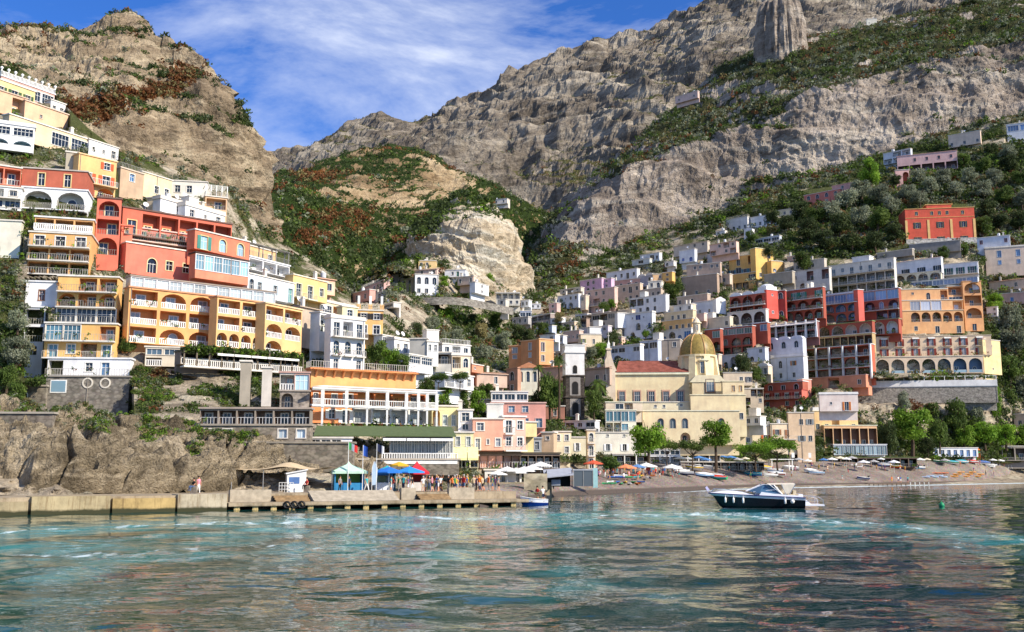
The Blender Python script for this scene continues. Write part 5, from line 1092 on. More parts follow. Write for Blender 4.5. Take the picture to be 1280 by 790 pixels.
    for (lab, x0, t0, x1, t1, pb, rows, c) in [
        ('cream narrow house below the lilac house on the right slope', 716, 372, 732, 368, 388, ['ww', 'w.'], '#cfc0a4'), ('white terrace house under the tall beige pink house', 737, 394, 762, 389, 398, ['wwg'], '#d6d6d4'),
        ('grey pink house at the foot of the small yellow cottage', 800, 364, 826, 359, 374, ['w.ww'], '#bfae9c'), ('pale stone house left of the tree below the yellow tower', 806, 376, 828, 372, 384, ['www'], '#c9bca6'),
        ('low white wall house between brown house and white gable', 842, 384, 864, 379, 390, ['.w.w'], '#d9d5cc'), ('beige house beneath the tall ruined brown house', 846, 372, 884, 367, 382, ['w.w..'], '#b5a68e'),
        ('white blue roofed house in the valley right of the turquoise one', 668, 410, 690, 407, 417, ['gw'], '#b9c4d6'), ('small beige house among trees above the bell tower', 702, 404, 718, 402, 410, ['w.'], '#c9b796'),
        ('grey long house low in the valley shade', 640, 398, 660, 396, 406, ['www'], '#a8a49e'), ('tiny white house right of the lilac mauve pair', 796, 346, 806, 344, 352, ['w'], '#dcdcdc'),
        ('small cream house under the round cornered brown house', 898, 346, 912, 341, 356, ['w'], '#c4b498'), ('grey white terrace strip below the pinkish loggia villa', 884, 320, 916, 312, 326, ['.ggg'], '#b9b9b9'),
        ('pale house behind the long white hotel wing', 992, 330, 1030, 322, 338, ['w.w.'], '#bdb2a2'), ('long grey retaining house wall above the white shuttered house', 1096, 318, 1140, 310, 322, ['....'], '#9c9488'),
        ('grey terrace wall below the vermilion villa', 1136, 306, 1200, 300, 316, ['....'], '#8f8880'), ('stone garden terrace wall at the yellow villa', 955, 345, 990, 338, 356, ['....'], '#a69a86'),
        ('pinkish roofed house on the road right of the yellow villa', 984, 322, 1000, 318, 326, ['w'], '#b8a08c'), ('small white garage house by the cliff road start', 478, 382, 492, 378, 386, ['g'], '#cfcac2'),
        ('cream house behind the vine trees above the salmon house', 585, 500, 612, 500, 516, ['.w.'], '#e4d6b4'), ('white terrace house with railing right of the white cluster', 560, 486, 590, 488, 500, ['ggg'], '#e6e2d8'),
        ('brown tiled cottage right of the terracotta pink house', 682, 508, 706, 508, 524, ['.w.'], '#a06a50'), ('low white hall beneath the bell tower', 706, 527, 744, 526, 536, ['gwg'], '#dcdad6')]:
        S(lab, (x0, t0, x1, t1, pb), rows, c, extras='c' if len(lab) % 3 else 's')
    y_ = B('bright yellow villa of stepped wings on the right slope', (911, 322, 950, 309, 344), ['.d.Ld', 'DgDD.', ], '#d9aa3e', 'villa', name='villa', D=402, dep=9, sh='#4a7a88', roof='flat', trim='#e4d9bc', extras='', back='#b8893a', ang=-38)
    B('', (911, 344, 944, 336, 362), ['...D', 'LLL.'], '#d3a53c', D=399, into=y_, dep=8, roof='plain', extras='', sh='#2f3436', back='#4c4236', ang=-38)
    B('', (944, 310, 966, 309, 350), ['.a', '.D', 'w.'], '#eab94a', D=397, into=y_, dep=8, roof='flat', trim='#f0e2b4', extras='', sh='#3c6a50', ang=25, bal='-b')  # right-hand end wings in lighter yellow: sunlight put into the wall colour
    B('', (964, 326, 978, 324, 342), ['..', 'w.'], '#ecb852', D=395, into=y_, dep=6, roof='plain', extras='', ang=20)
    # upper right
    pv = B('pink red villa with white framed windows half hidden by olive trees', (1005, 247, 1050, 234, 256), ['aaaa', 'A.w.'], '#cc6a62', 'villa', D=450, dep=8, fr='#efe2da', roof='flat', trim='#e6c6bc', extras='')
    B('', (1040, 234, 1066, 227, 245), ['.w.', 'ww.'], '#d9a08c', D=452, into=pv, dep=7, roof='flat', trim='#d8a890', extras='')
    p2_ = B('long pink villa with a pillared loggia under the cliff', (1121, 196, 1196, 188, 214), ['.wwww', 'LLLLL'], '#e2b4a6', 'villa', D=458, dep=9, back='#54403a', roof='flat', trim='#d2a08e', extras='')
    B('', (1119, 213, 1136, 212, 234), ['.A'], '#dfae9e', D=452, into=p2_, dep=5, back='#b8543e', roof='plain', extras='')
    S('white grey house with stacked balconies left of the long pink villa', (1104, 193, 1138, 185, 203), ['.LL', 'LL.'], '#cdd2d6', D=470)
    S('cream villa with three small windows high on the right', (1185, 170, 1225, 163, 182), ['....', 'w.w.w'], '#dbc8aa', cat='villa', D=475)
    S('white tower villa at the upper right edge', (1258, 156, 1290, 152, 178), ['gg', 'w.'], '#dcdde0', cat='villa', D=470, pane='#5f86b4')
    rv = B('big vermilion villa with yellow pilasters and cornices', (1131, 262, 1217, 254, 304), ['.w.www.w.', '.D..D..D.', '.D..D..D.'], '#cc3d20', 'villa', name='villa', D=398, dep=11, fr='#e6bd62', sh='#3f4440', roof='flat', trim='#dba84c', extras='', ang=-8, bal='c', ext=4, hs=[.8, 1, 1.35])
    W = rv.W
    for fx in (.01, .33, .66, .99):
        mb = MB(); mb.box(W * fx - .45, -.16, 1.8, W * fx + .45, -.004, rv.H * .68); on(rv, 'pilaster', mb, [wallmat('#e2b65c')])
    mb = MB(); mb.box(-.2, -.25, -4, W + .2, -.006, 1.7); mb.box(-.3, -.32, 1.7, W + .3, -.006, 1.95); on(rv, 'plinth', mb, [stonemat('#cfcac0', 1.2)])
    mb = MB(); mb.box(W * .32, .3, rv.H + .22, W * .68, 7, rv.H + 1.6); mb.box(W * .3, .1, rv.H + 1.6, W * .7, 7.2, rv.H + 1.85, 1); on(rv, 'attic', mb, [wallmat('#cc3d20'), wallmat('#dba84c')])
    # terraces right edge
    S('white house with dark red windows at the right edge', (1221, 298, 1262, 294, 318), ['w..w', '.w..'], '#d6d8de', D=385, pane='#8a3a34', fr='#c9a8a0')
    S('tall cream house with pale blue shutters at the right edge', (1231, 311, 1290, 307, 345), ['.d.d.', '.w.w.', '....L'], '#d6c4a8', D=382, pane='#7fa4cc', fr='#a9c0d8', par=.4)
    S('beige terraced houses with tiled eaves at the right edge', (1236, 354, 1290, 346, 362), ['.qww'], '#cdb89c', D=378, roof='tile', tile='#a8765a')
    S('salmon terrace house with blue window at the right edge', (1246, 368, 1296, 364, 380), ['.w.D'], '#d3a488', D=372, sh='#3f6a5c', pane='#2f5f9a', roof='rail')
    # big long white hotel
    wl = B('long white hotel stepping up the slope with planted balconies', (1036, 333, 1117, 322, 366), ['dwdwdwd', 'LLLLLLL', 'LLLLLLL'], '#d9d3c4', 'hotel', D=372, dep=9, roof='flat', trim='#d6cfc0', back='#8c8a84', extras='', bal='ff', pane='#5c6c70', hs=[1.1, 1, 1])
    B('', (980, 343, 1036, 333, 366), ['.w.L.L', '..A...'], '#c9c4bb', D=375, into=wl, dep=8, roof='flat', back='#8a6a60', trim='#c9c0b2', extras='')
    mb = MB(); mb.box(wl.W * .36, 1, wl.H + .2, wl.W * .62, 5, wl.H + 2.2); mb.box(wl.W * .35, .8, wl.H + 2.2, wl.W * .63, 5.2, wl.H + 2.4); on(wl, 'roof_room', mb, [wallmat('#e2e2e0')])
    b = B('white house with dark shutters and terracotta roof right of the long white hotel', (1117, 329, 1176, 321, 344), ['.D.D.D'], '#dfe2e8', D=368, dep=8, roof='tile', tile='#b0765a', sh='#24343e', extras='c')
    B('', (1117, 344, 1176, 338, 352), ['AAAA'], '#ded2b4', D=367, into=b, dep=6, roof='plain', extras='', back='#8c7c64')
    B('white house with three teal shuttered doors', (1178, 331, 1222, 327, 343), ['DDD'], '#dfe1e4', D=366, dep=8, roof='flat', sh='#2a5a58', extras='', bal='f')
    B('glazed white terrace hall above the orange apartments', (1138, 353, 1222, 345, 356), ['GGGGGG'], '#dcdfe4', 'terrace hall', D=362, dep=6, roof='flat', pane='#7f8fa8', extras='', name='terrace_hall')
    # orange apartments
    oa = B('orange apartment block with arches and stepped terraces on the right slope', (1126, 362, 1184, 358, 376), ['.o.a.L'], '#e8a860', 'apartment building', name='apartment_building', D=360, dep=9, roof='flat', trim='#efe4d4', extras='', back='#c98a48', fr='#e2c090', ang=-6)
    B('', (1184, 358, 1203, 356, 392), ['L', 'g', 'A'], '#e7a45a', D=359, into=oa, dep=8, back='#c88a4a', roof='plain', extras='', ang=-6)
    B('', (1203, 352, 1226, 349, 414), ['A', 'L', 'A', 'd'], '#e6a256', D=357, into=oa, dep=9, back='#b8793c', roof='flat', extras='', trim='#e2a860', ang=-6)
    B('', (1124, 376, 1203, 374, 389), ['.GGG.L'], '#e9ad68', D=357.5, into=oa, dep=7, pane='#b4bccb', roof='plain', extras='', ang=-6)
    B('', (1124, 389, 1204, 387, 417), ['.AAAAA', '.w.d.d'], '#eaa95e', D=354.5, into=oa, dep=8, back='#b87434', roof='flat', trim='#efd0a4', extras='', ang=-6, fr='#efe0c8')
    bh = B('long beige hotel with red shuttered balcony doors and a row of arches', (1090, 422, 1238, 411, 445), ['DDDDDDD', 'DDDDDDD'], '#dcc59a', 'hotel', D=347, dep=10, sh='#8c3a2c', roof='flat', trim='#cdbfa2', extras='', bal='bf', railc='#5a4a40', pane='#8d8f94', ang=-9, margin=1.2, fr='#c9a688')
    B('', (1093, 447, 1228, 437, 467), ['AAAAAAA'], '#d9c8a6', D=344.5, into=bh, dep=6, back='#5f7488', roof='flat', trim='#d9ccb0', extras='', rail='glass', railc='#c9c9c4', ang=-9)
    B('', (1228, 424, 1250, 430, 468), ['q', '.', 'q'], '#e8cd86', D=346, into=bh, dep=6, roof='plain', extras='', ang=32)
    awn = bh
    for i in range(7):
        awning(bh, 1.2 + (bh.W - 2.4) * (i + .28) / 7, 1.2 + (bh.W - 2.4) * (i + .72) / 7, bh.H - .3, .7, .25, '#efe9de')
    b = B('grey retaining wall with a white parapet and planted terrace under the beige hotel', (1068, 485, 1246, 476, 504), ['......'], '#9c958a', 'wall', D=337, dep=6, stone=True, roof='flat', trim='#dcdad4', extras='', name='retaining_wall', ang=-9)
    mb = MB(); mb.box(0, -.3, b.H + .22, b.W, .1, b.H + 2.2); on(b, 'parapet', mb, [wallmat('#dad8d4')])
    pergola(b, 0, b.W, .6, 4.5, b.H + .3, 3.2, leafy=6, n=14)
    # ---------------- red hotel complex
    RED, RB = '#a04034', '#742e24'
    r1 = B('dark red hotel wing with three white arches, left of the red tower', (912, 374, 957, 363, 392), ['AAA', 'LLL'], RED, 'hotel', D=352, dep=9, back=RB, fr='#e9e4e0', roof='vault', trim='#dcdcdc', extras='', hs=[1.15, .8], bal='f')
    B('', (909, 392, 957, 386, 405), ['AAA'], '#cfc7bc', D=349, into=r1, dep=6, back='#4f3c34', roof='flat', trim='#d6d0c6', extras='')
    rt = B('narrow red stair tower with a white domed cap', (958, 362, 972, 361, 398), ['q', '.', 'o'], '#c93c34', 'tower', D=348, dep=5, name='stair_tower', roof='flat', trim='#efece8', extras='', ang=28, fr='#efece8')  # brighter red than the wings: sunlight put into the tower's wall colour
    mb = MB(); mb.box(.2, .2, rt.H + .2, rt.W - .2, 4.6, rt.H + 1.4); mb.lathe([(rt.W * .45, 0), (rt.W * .42, .5), (rt.W * .25, .95), (0, 1.1)], (rt.W / 2, 2.4, rt.H + 1.4), 12); on(rt, 'cap', mb, [wallmat('#f0eeea')])
    r2 = B('red hotel wing with green shutters and arched balconies right of the red tower', (979, 366, 1028, 357, 400), ['.DD.D', 'AAA', 'AAAA'], RED, 'hotel', D=351, dep=9, back=RB, sh='#2f7a6a', pane='#5f9488', fr='#efece8', roof='rail', trim='#d9d6d2', extras='cb', bal='ff')
    B('', (970, 364, 981, 362, 398), ['a', '.', 'a'], '#9c2c2c', D=350, into=r2, dep=6, roof='plain', extras='', ang=-30, fr='#efece8')
    r3 = B('red hotel wing with blue glazed arches and white piers', (1028, 372, 1073, 364, 402), ['GGG', 'AAA', 'AAA'], RED, 'hotel', D=353, dep=9, back='#5c7a9c', pane='#7aa0d0', fr='#e9e4e4', roof='flat', trim='#dad8dc', extras='s', par=.4, bal='f')
    r3b = B('red hotel wing with wide white arches beside the orange apartments', (1079, 366, 1123, 359, 400), ['GGG', 'AaA', '.LL'], RED, 'hotel', D=352, dep=9, back='#6a4a54', pane='#86a6cc', fr='#e9e4e4', roof='flat', trim='#dad8dc', extras='', bal='-f')
    B('narrow bright red pier tower between the arched wings', (1072, 362, 1079, 361, 402), ['.', '.'], '#d04a48', 'tower', D=348, dep=4, name='stair_tower', roof='flat', trim='#e9e6e4', extras='', ang=25)  # hotel red brightened here, sunlight painted into the pier's colour
    r4 = B('long red hotel gallery with pale arched loggias', (1021, 408, 1090, 401, 422), ['AAAA', ], RED, 'hotel', D=347, dep=9, back='#c9b4a4', fr='#e9e4e0', roof='flat', trim='#8c9a4c', extras='', hs=[1], rail='bal')
    B('', (1090, 401, 1123, 398, 418), ['AA'], RED, D=348, into=r4, dep=9, back='#d2d4d0', fr='#e9e4e0', roof='flat', trim='#9a9a6c', extras='')
    B('', (1021, 422, 1090, 416, 434), ['LLLLLLL'], '#b39a5c', D=346, into=r4, dep=7, back='#4a3c2c', roof='flat', trim='#c9c2b4', extras='')
    r5 = B('terracotta red apartment block framed by tall white pillars', (1004, 438, 1088, 429, 474), ['LLLLL', 'LLLAL', 'LLLLL'], '#bf4f38', 'apartment building', name='apartment_building', D=343, dep=8, back='#8c3c2c', fr='#c9a070', roof='flat', trim='#dcdcd8', extras='', bal='ff', railc='#c9c4bc')
    for i in range(6):
        mb = MB(); x = r5.W * i / 5; mb.box(x - .25, -.9, -.5, x + .25, -.004, r5.H - .05); on(r5, 'pillar', mb, [wallmat('#dcdcd8')])
    B('', (1003, 474, 1082, 468, 486), ['w.L.w'], '#d98468', D=341, into=r5, dep=7, roof='flat', trim='#d9a890', extras='c')
    r6 = B('red hotel wing with square windows over arches, behind the church dome', (900, 412, 940, 406, 444), ['gggg', 'aAA', 'LLL'], '#9e4034', 'hotel', D=340, dep=9, back='#6f2222', pane='#6c8a84', fr='#dcdad6', roof='flat', trim='#d3d3d6', extras='')
    B('', (880, 413, 900, 411, 440), ['.g', '.A'], '#9e4034', D=341, into=r6, dep=8, back='#6f2222', pane='#6c8a84', roof='flat', trim='#d3d3d6', extras='')
    B('', (940, 405, 959, 403, 430), ['.g', '..', ], '#9e4034', D=339, into=r6, dep=8, pane='#8fb0d8', fr='#e9e4e0', roof='flat', trim='#d3d3d6', extras='')
    r7 = B('open restaurant arcade with white tapering pillars and sail awnings', (958, 408, 1020, 401, 424), ['LLLLL', 'LLLLL'], '#8c5c54', 'restaurant', D=341, dep=7, back='#4a3430', roof='flat', trim='#d9d2cc', extras='', fr='#e9e4e0')
    for i in range(6):
        mb = MB(); x = r7.W * i / 5; mb.add([(x - .4, -.5, 0), (x + .4, -.5, 0), (x + .4, -.004, 0), (x - .4, -.004, 0), (x - .22, -.4, r7.H + .8), (x + .22, -.4, r7.H + .8), (x + .22, -.004, r7.H + .8), (x - .22, -.004, r7.H + .8)], [(3, 2, 1, 0), (4, 5, 6, 7), (0, 1, 5, 4), (1, 2, 6, 5), (2, 3, 7, 6), (3, 0, 4, 7)]); on(r7, 'pillar', mb, [wallmat('#efece8')])
    awning(r7, 0, r7.W, r7.H - .1, 1.6, .5, '#e6dcd2', 5)
    B('white house with three arched windows under the restaurant arcade', (956, 428, 1003, 422, 449), ['aaa', '...'], '#cfd2dc', D=337, dep=7, roof='vault', pane='#2a3440', extras='', trim='#cfd2dc')
    B('white house with a straw parasol terrace and orange shutters', (963, 450, 1004, 444, 476), ['.a.s.', '.w.w.'], '#d6d5d8', D=332, dep=7, roof='rail', sh='#b8763c', extras='')
    r8 = B('small red hotel with white arched doors and a pink end wall', (955, 482, 1003, 474, 492), ['ada', ], '#a84a3c', 'hotel', D=322, dep=8, fr='#efe6e0', roof='flat', trim='#e2dcd8', extras='', bal='f')
    B('', (953, 492, 1002, 485, 510), ['DDDD', 'w.ww'], '#c4504a', D=321, into=r8, dep=7, sh='#8c2c28', roof='flat', trim='#a83430', extras='', bal='f')
    B('', (1003, 474, 1014, 474, 500), ['.', '.'], '#e6847c', D=321, into=r8, dep=4, roof='plain', extras='', ang=38)
    # ---------------- terraces of houses between church and red hotels
    B('long white house with gabled end and tiled roof left of the red wing', (866, 382, 895, 371, 398), ['.w.ws'], '#d3d6dc', D=362, dep=8, roof='tile', tile='#b89074', extras='')
    B('bright white gable house between the tiled roof and the red wing', (895, 373, 907, 373, 392), ['q', '.'], '#efeceb', D=358, dep=7, roof='gable', tile='#b89074', extras='', ang=20)  # sunlit gable end: sun put into a whiter wall than the long side
    B('beige house with two brown windows below the white gable house', (878, 403, 912, 392, 412), ['w..w'], '#cdbfa6', D=350, dep=7, roof='flat', extras='b')
    B('peach annex with a thin parapet behind the dome', (862, 394, 880, 391, 402), ['..'], '#e6bda4', D=352, dep=6, roof='flat', extras='')
    B('cream house with an upper row of windows left of the dome', (832, 384, 866, 380, 393), ['.ww.', ], '#d9cda8', D=362, dep=7, roof='flat', extras='c')
    c1 = B('ochre house with green windows over white arches beside the dome', (827, 404, 865, 396, 416), ['.dwww'], '#d0a452', D=345, dep=8, roof='flat', trim='#d6cfc0', extras='', bal='f')
    B('', (830, 393, 866, 386, 403), ['.wwd.'], '#d3c08e', D=348, into=c1, dep=7, roof='flat', trim='#d6cfc0', extras='', bal='f')
    B('', (826, 416, 864, 408, 430), ['aAag'], '#d2cfca', D=343, into=c1, dep=7, roof='plain', back='#8c8a88', extras='', pane='#3c6a9c')
    B('white house with a broad gable wall lit by the sun', (787, 376, 832, 366, 392), ['LLww.', 'wwaw.'], '#eceae6', D=368, dep=9, roof='flat', trim='#d9d6d0', extras='b', back='#a39a90')
    B('tall white house with an arched balcony and blue arched window', (780, 394, 815, 390, 424), ['.qgq.', '..A.a', '.A...'], '#d3d6dc', D=350, dep=9, roof='flat', pane='#3c4c86', extras='', par=.3)
    B('white wall house with a bright sunlit triangle left of the arched balcony house', (772, 391, 788, 390, 410), ['.', '.'], '#eeecea', D=353, dep=7, roof='flat', extras='', ang=22)
    B('long cream hotel with flat overhanging roof and dark windows', (730, 396, 790, 386, 410), ['LgLggw', 'w.w.ww'], '#cfc3a4', 'hotel', D=362, dep=8, roof='flat', trim='#b8a890', back='#8c7648', extras='cs')
    B('open beige pavilion left of the long cream hotel', (712, 401, 733, 397, 410), ['LL'], '#9c8a78', D=364, dep=6, roof='flat', extras='', trim='#8c7c6c')
    B('pale lilac house with white cube on its roof', (724, 411, 760, 407, 424), ['wwww', '.w..'], '#bfb6bc', D=345, dep=7, roof='flat', extras='b')
    B('bright white cube house on the slope behind the bell tower', (737, 409, 752, 407, 417), ['.'], '#eceaee', D=342, dep=6, roof='flat', extras='', ang=12)
    B('beige pink house with small windows behind the palm', (704, 416, 724, 412, 428), ['.qqw'], '#cdb29c', D=338, dep=7, roof='flat', extras='cc')
    B('white narrow house right of the orange palazzo', (692, 424, 704, 416, 430), ['ww'], '#d2d4da', D=334, dep=6, roof='flat', extras='s')
    B('white flat roof behind the orange palazzo', (675, 420, 694, 418, 428), ['.w'], '#e8e8e8', D=290, dep=7, roof='flat', extras='')
    B('cream sunlit house with green shutter above the bell tower', (726, 418, 752, 418, 434), ['s.w.'], '#e2cfa6', D=322, dep=7, roof='flat', sh='#6a7a3c', extras='', ang=8)
    B('grey beige terrace of parked vans above the palm', (694, 433, 728, 429, 440), ['.L.'], '#b8a88e', D=318, dep=6, roof='flat', extras='')
    B('long pale blue white house with arches behind the church roof', (755, 436, 800, 431, 452), ['.gg.g', 'aA..'], '#cfd3dc', D=315, dep=8, roof='flat', pane='#3a4654', extras='c', par=.3)
    B('', (0, 0, 1, 1, 2), [], '#fff') if False else None
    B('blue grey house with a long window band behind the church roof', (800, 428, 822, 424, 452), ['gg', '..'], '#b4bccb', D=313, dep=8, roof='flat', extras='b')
    B('shaded house with brown wall right of the blue grey house', (822, 425, 850, 424, 450), ['.w', '..'], '#a39688', D=318, dep=8, roof='flat', extras='')
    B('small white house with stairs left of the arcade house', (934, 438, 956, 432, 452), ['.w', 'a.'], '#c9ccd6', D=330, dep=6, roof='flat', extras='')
    B('white arched wall house right of the dome', (902, 446, 922, 442, 464), ['aA'], '#cdc9c8', D=318, dep=6, roof='flat', extras='')
    B('cream house with dark double window right of the dome', (904, 466, 940, 466, 482), ['..ws'], '#d8caa8', D=305, dep=8, roof='flat', sh='#4c4c54', extras='s', trim='#b8b4ac', ang=-4)
    B('beige house with brown balcony right of the apse', (930, 486, 954, 485, 516), ['.LL', 'L.w', 'A..'], '#cdbf9c', D=300, dep=7, roof='flat', back='#7c5c44', extras='c', ang=-6)
    B('flat white roofs house in front of the apse', (921, 524, 950, 518, 532), ['.ww'], '#dedcd8', D=278, dep=6, roof='flat', extras='bb')
    # tiny mountain houses
    S('small white house high above on the green ridge', (1083, 24, 1096, 23, 32), ['q.'], '#e6dcc8', D=790)
    S('peach house beside the white one on the high ridge', (1118, 28, 1130, 28, 33), ['w.'], '#d8a88c', D=790)
    S('pale terrace houses strewn on the high ridge', (1094, 42, 1116, 38, 50), ['w.w'], '#b8bcc4', D=740)
    S('grey white house at the right of the high ridge', (1128, 36, 1146, 34, 44), ['.w'], '#c4c6cc', D=745)
    S('lonely pinkish house on the green shoulder', (844, 122, 872, 113, 126), ['w.w'], '#d2b8a4', D=640)
    S('lonely white house in the upper valley', (616, 250, 634, 248, 255), ['ww'], '#d9cfc0', D=640)
def fillers():
    """the many small houses that pack the slopes between the larger ones"""
    r = random.Random(11); n = 0; cols = ['white', 'cream', 'beige', 'pale pink', 'grey white', 'pale grey', 'peach', 'pale yellow']; hexs = ['#dcdad6', '#d9caa8', '#c8b696', '#d6b8a8', '#cfcfcc', '#b9b4ac', '#dcb496', '#dccb94']
    hi = [(640, 392), (700, 372), (740, 352), (800, 336), (860, 322), (960, 330), (980, 336), (1120, 324), (1240, 312)]; used = set()
    for y in range(330, 486, 6):
        for x in range(645, 1236, 7):
            if n >= 62: break
            w_, h_ = r.randint(13, 22), r.randint(9, 13)
            if y - h_ < poly1(hi, x) or y > poly1([(640, 430), (700, 440), (740, 445), (930, 500), (1000, 480), (1240, 400)], x): continue
            if any(x - 1 < b1 and x + w_ + 1 > b0 and y - h_ - 3 < bb and y > bt + 1 for (b0, b1, bt, bb, l_) in BOX): continue
            k = r.randrange(8); nb = sorted((abs((b0 + b1) / 2 - x - w_ / 2) + 1.5 * abs((bt + bb) / 2 - y + h_ / 2), i) for i, (b0, b1, bt, bb, l_) in enumerate(BOX) if 3 < len(l_.split()) <= 11 and not l_.startswith('little'))[:3]
            lab = None
            for _, i in nb:
                b0, b1, bt, bb, l_ = BOX[i]; dx, dy = x + w_ / 2 - (b0 + b1) / 2, y - h_ / 2 - (bt + bb) / 2
                rel = ('right of' if dx > 0 else 'left of') if abs(dx) > abs(dy) * 1.3 else ('below' if dy > 0 else 'above'); q = 'little %s house %s the %s' % (cols[k], rel, l_)
                if len(q.split()) <= 16 and (rel, i) not in used: lab = q; used.add((rel, i)); break
            if not lab: continue
            nb_ = max(2, w_ // 6); rows = [''.join(r.choice('wwd.wL') for _ in range(nb_)) for _ in range(2 if h_ > 10 else 1)]
            B(lab, (x, y - h_ + w_ * .12, x + w_, y - h_ - w_ * .12, y), rows, hexs[k], dep=6, roof=r.choice(['flat', 'flat', 'flat', 'vault', 'rail', 'tile']), extras=r.choice(['', 'c', 's', 't'])); n += 1
def church():
    Y = 262.0
    ch = Bld(); base = at(850, 548, Y)
    C1, C2 = '#f4d29a', '#e0bc84'
    # nave (upper): px 768-882, top 462-487, walls to 512
    b = B('yellow church with a majolica dome and red tiled nave roof', (768, 468, 885, 466, 512), ['....' ], C1, 'church', name='church', D=270, dep=14, side=60, roof='none', trim='#f0dcb4', extras='', hs=[1], ang=-3, margin=0, ext=0)
    W, H = b.W, b.H
    mb = MB(); mb.box(-.4, -.5, H - .1, W * .82, .3, H + .5); on(b, 'cornice', mb, [wallmat('#efe2bc')])
    mb = MB(); mb.add([(.3, -.6, H + .5), (W * .80, -.6, H + .5), (W * .80, 7, H + 4.3), (1.6, 7, H + 4.3), (W * .80, 14, H + .5), (1.6, 14, H + .5)], [(0, 1, 2, 3), (3, 2, 4, 5), (0, 3, 5)], 0); on(b, 'nave_roof', mb, [tilemat('#965646')])
    for i in range(5):
        x = (34 + i * 72) / 410 * W * 1.02 + .6; x = W * (30 + i * 18 * 1.0) / 117 * .95 - W * .12 + (W * .0)
    for px in (777, 796, 814, 832, 850):
        x = (px - 768) / 117 * W; o = link('window', window_mesh('rect', 1.5, 2.6, '#a8836a', '#3c474f', .1), b.root, local(b.M, x, -.2, H - 7.2))
        mb = MB(); mb.box(x - 1.1, -.1, H - 7.6, x + 1.1, -.003, H - 4.1); on(b, 'window_surround', mb, [wallmat('#c9a27c')])
    # facade slab and campanile-like left end with pinnacle
    mb = MB(); mb.prism([(-2.0, -2), (.2, -2), (.2, H + .8), (.6, H + .9), (-.1, H + 2.6), (-.7, H + 4.6), (-1.0, H + 6.5), (-1.9, H + 6.5), (-2.0, H + 4.6), (-2.5, H + 3.6)], -.8, 13); mb.box(-2.2, -1.0, H + 6.5, -.7, .6, H + 6.9); mb.box(-1.85, -.7, H + 6.9, -1.05, .3, H + 8.0, 1); mb.lathe([(.45, 0), (.2, .6), (.07, 1.2), (.06, 3.2), (0, 3.3)], (-1.45, -.2, H + 8.0), 8, 1); mb.box(-1.8, -.25, H + 10.3, -1.1, -.15, H + 10.42, 1)
    on(b, 'front_gable', mb, [wallmat('#e0cfae'), wallmat('#e9e2d4')])
    # transept / drum block
    def blk(name, x0, x1, z0, z1, y0, y1, c=C1): mb = MB(); mb.box(x0, y0, z0, x1, y1, z1); return on(b, name, mb, [wallmat(c)])
    X = lambda px: (px - 768) / 117 * W
    s = F / 268.0
    Zp = lambda py: (at(850, py, 262).z - (b.M0.translation.z))
    blk('transept', X(863), X(903), -2, Zp(476), -3.2, 11)
    mb = MB(); mb.add([(X(860), -3.4, Zp(476)), (X(905), -3.4, Zp(476)), (X(897), -3.4, Zp(467)), (X(868), -3.4, Zp(467)), (X(860), 11, Zp(476)), (X(905), 11, Zp(476)), (X(897), 11, Zp(467)), (X(868), 11, Zp(467))], [(0, 1, 2, 3), (7, 6, 5, 4), (0, 4, 5, 1), (1, 5, 6, 2), (2, 6, 7, 3), (3, 7, 4, 0)]); on(b, 'transept_gable', mb, [wallmat('#efdcae')])
    link('window', window_mesh('rect', 2.0, 3.2, '#8c7258', '#5c6870', .1), b.root, local(b.M, X(885), -3.42, Zp(488)))
    mb = MB(); mb.box(X(885) - 1.4, -3.29, Zp(490), X(885) + 1.4, -3.203, Zp(470)); on(b, 'window_surround', mb, [wallmat('#8f785c')])
    # drum: octagon-like with piers
    cx, cy = X(875), 4.5; rD = 23.0 / s
    mb = MB(); z0, z1 = Zp(476), Zp(441)
    mb.lathe([(rD * .98, z0 - 1), (rD * .98, z1), (rD * 1.08, z1), (rD * 1.08, z1 + .5), (0, z1 + .55)], (cx, cy, 0), 24)
    for k in range(8):
        t = math.pi / 8 + k * math.pi / 4; mb.T = Matrix.Translation((cx, cy, 0)) @ Matrix.Rotation(t, 4, 'Z'); mb.add([(rD * .9, -.9, z0 - 1), (rD * 1.28, -.9, z0 - 1), (rD * 1.28, .9, z0 - 1), (rD * .9, .9, z0 - 1), (rD * .9, -.9, z1 + .1), (rD * 1.06, -.9, z1 + .1), (rD * 1.06, .9, z1 + .1), (rD * .9, .9, z1 + .1)], [(3, 2, 1, 0), (4, 5, 6, 7), (0, 1, 5, 4), (1, 2, 6, 5), (2, 3, 7, 6), (3, 0, 4, 7)])
    mb.T = None; on(b, 'drum', mb, [wallmat('#f4d49c')])
    link('window', window_mesh('rect', 1.7, 3.0, '#e9d8ac', '#4f5f62', .1), b.root, local(b.M, X(879.5), cy - rD * 1.02, Zp(463)))
    mb = MB(); mb.prism([(X(879.5) - 1.5, Zp(447)), (X(879.5) + 1.5, Zp(447)), (X(879.5), Zp(444.5))], cy - rD * 1.12, cy - rD * .9); on(b, 'pediment', mb, [wallmat('#efe2bc')])
    # dome with majolica ribs
    m, nt, bb = newmat('majolica tiles'); v = coords(nt); n1 = noise(nt, v, 1.4, 6, .8); wv = nt.nodes.new('ShaderNodeTexWave'); wv.bands_direction = 'Z'; wv.inputs['Scale'].default_value = 1.5; wv.inputs['Distortion'].default_value = 1.2; nt.links.new(v, wv.inputs[0])
    o = ramp(nt, n1, [(.32, hexc('#665c34')), (.5, hexc('#957f42')), (.68, hexc('#b39a54'))]); o = mixc(nt, .25, o, wv.outputs['Color'], 'MULTIPLY'); nt.links.new(o, bb.inputs['Base Color']); bb.inputs['Roughness'].default_value = .42
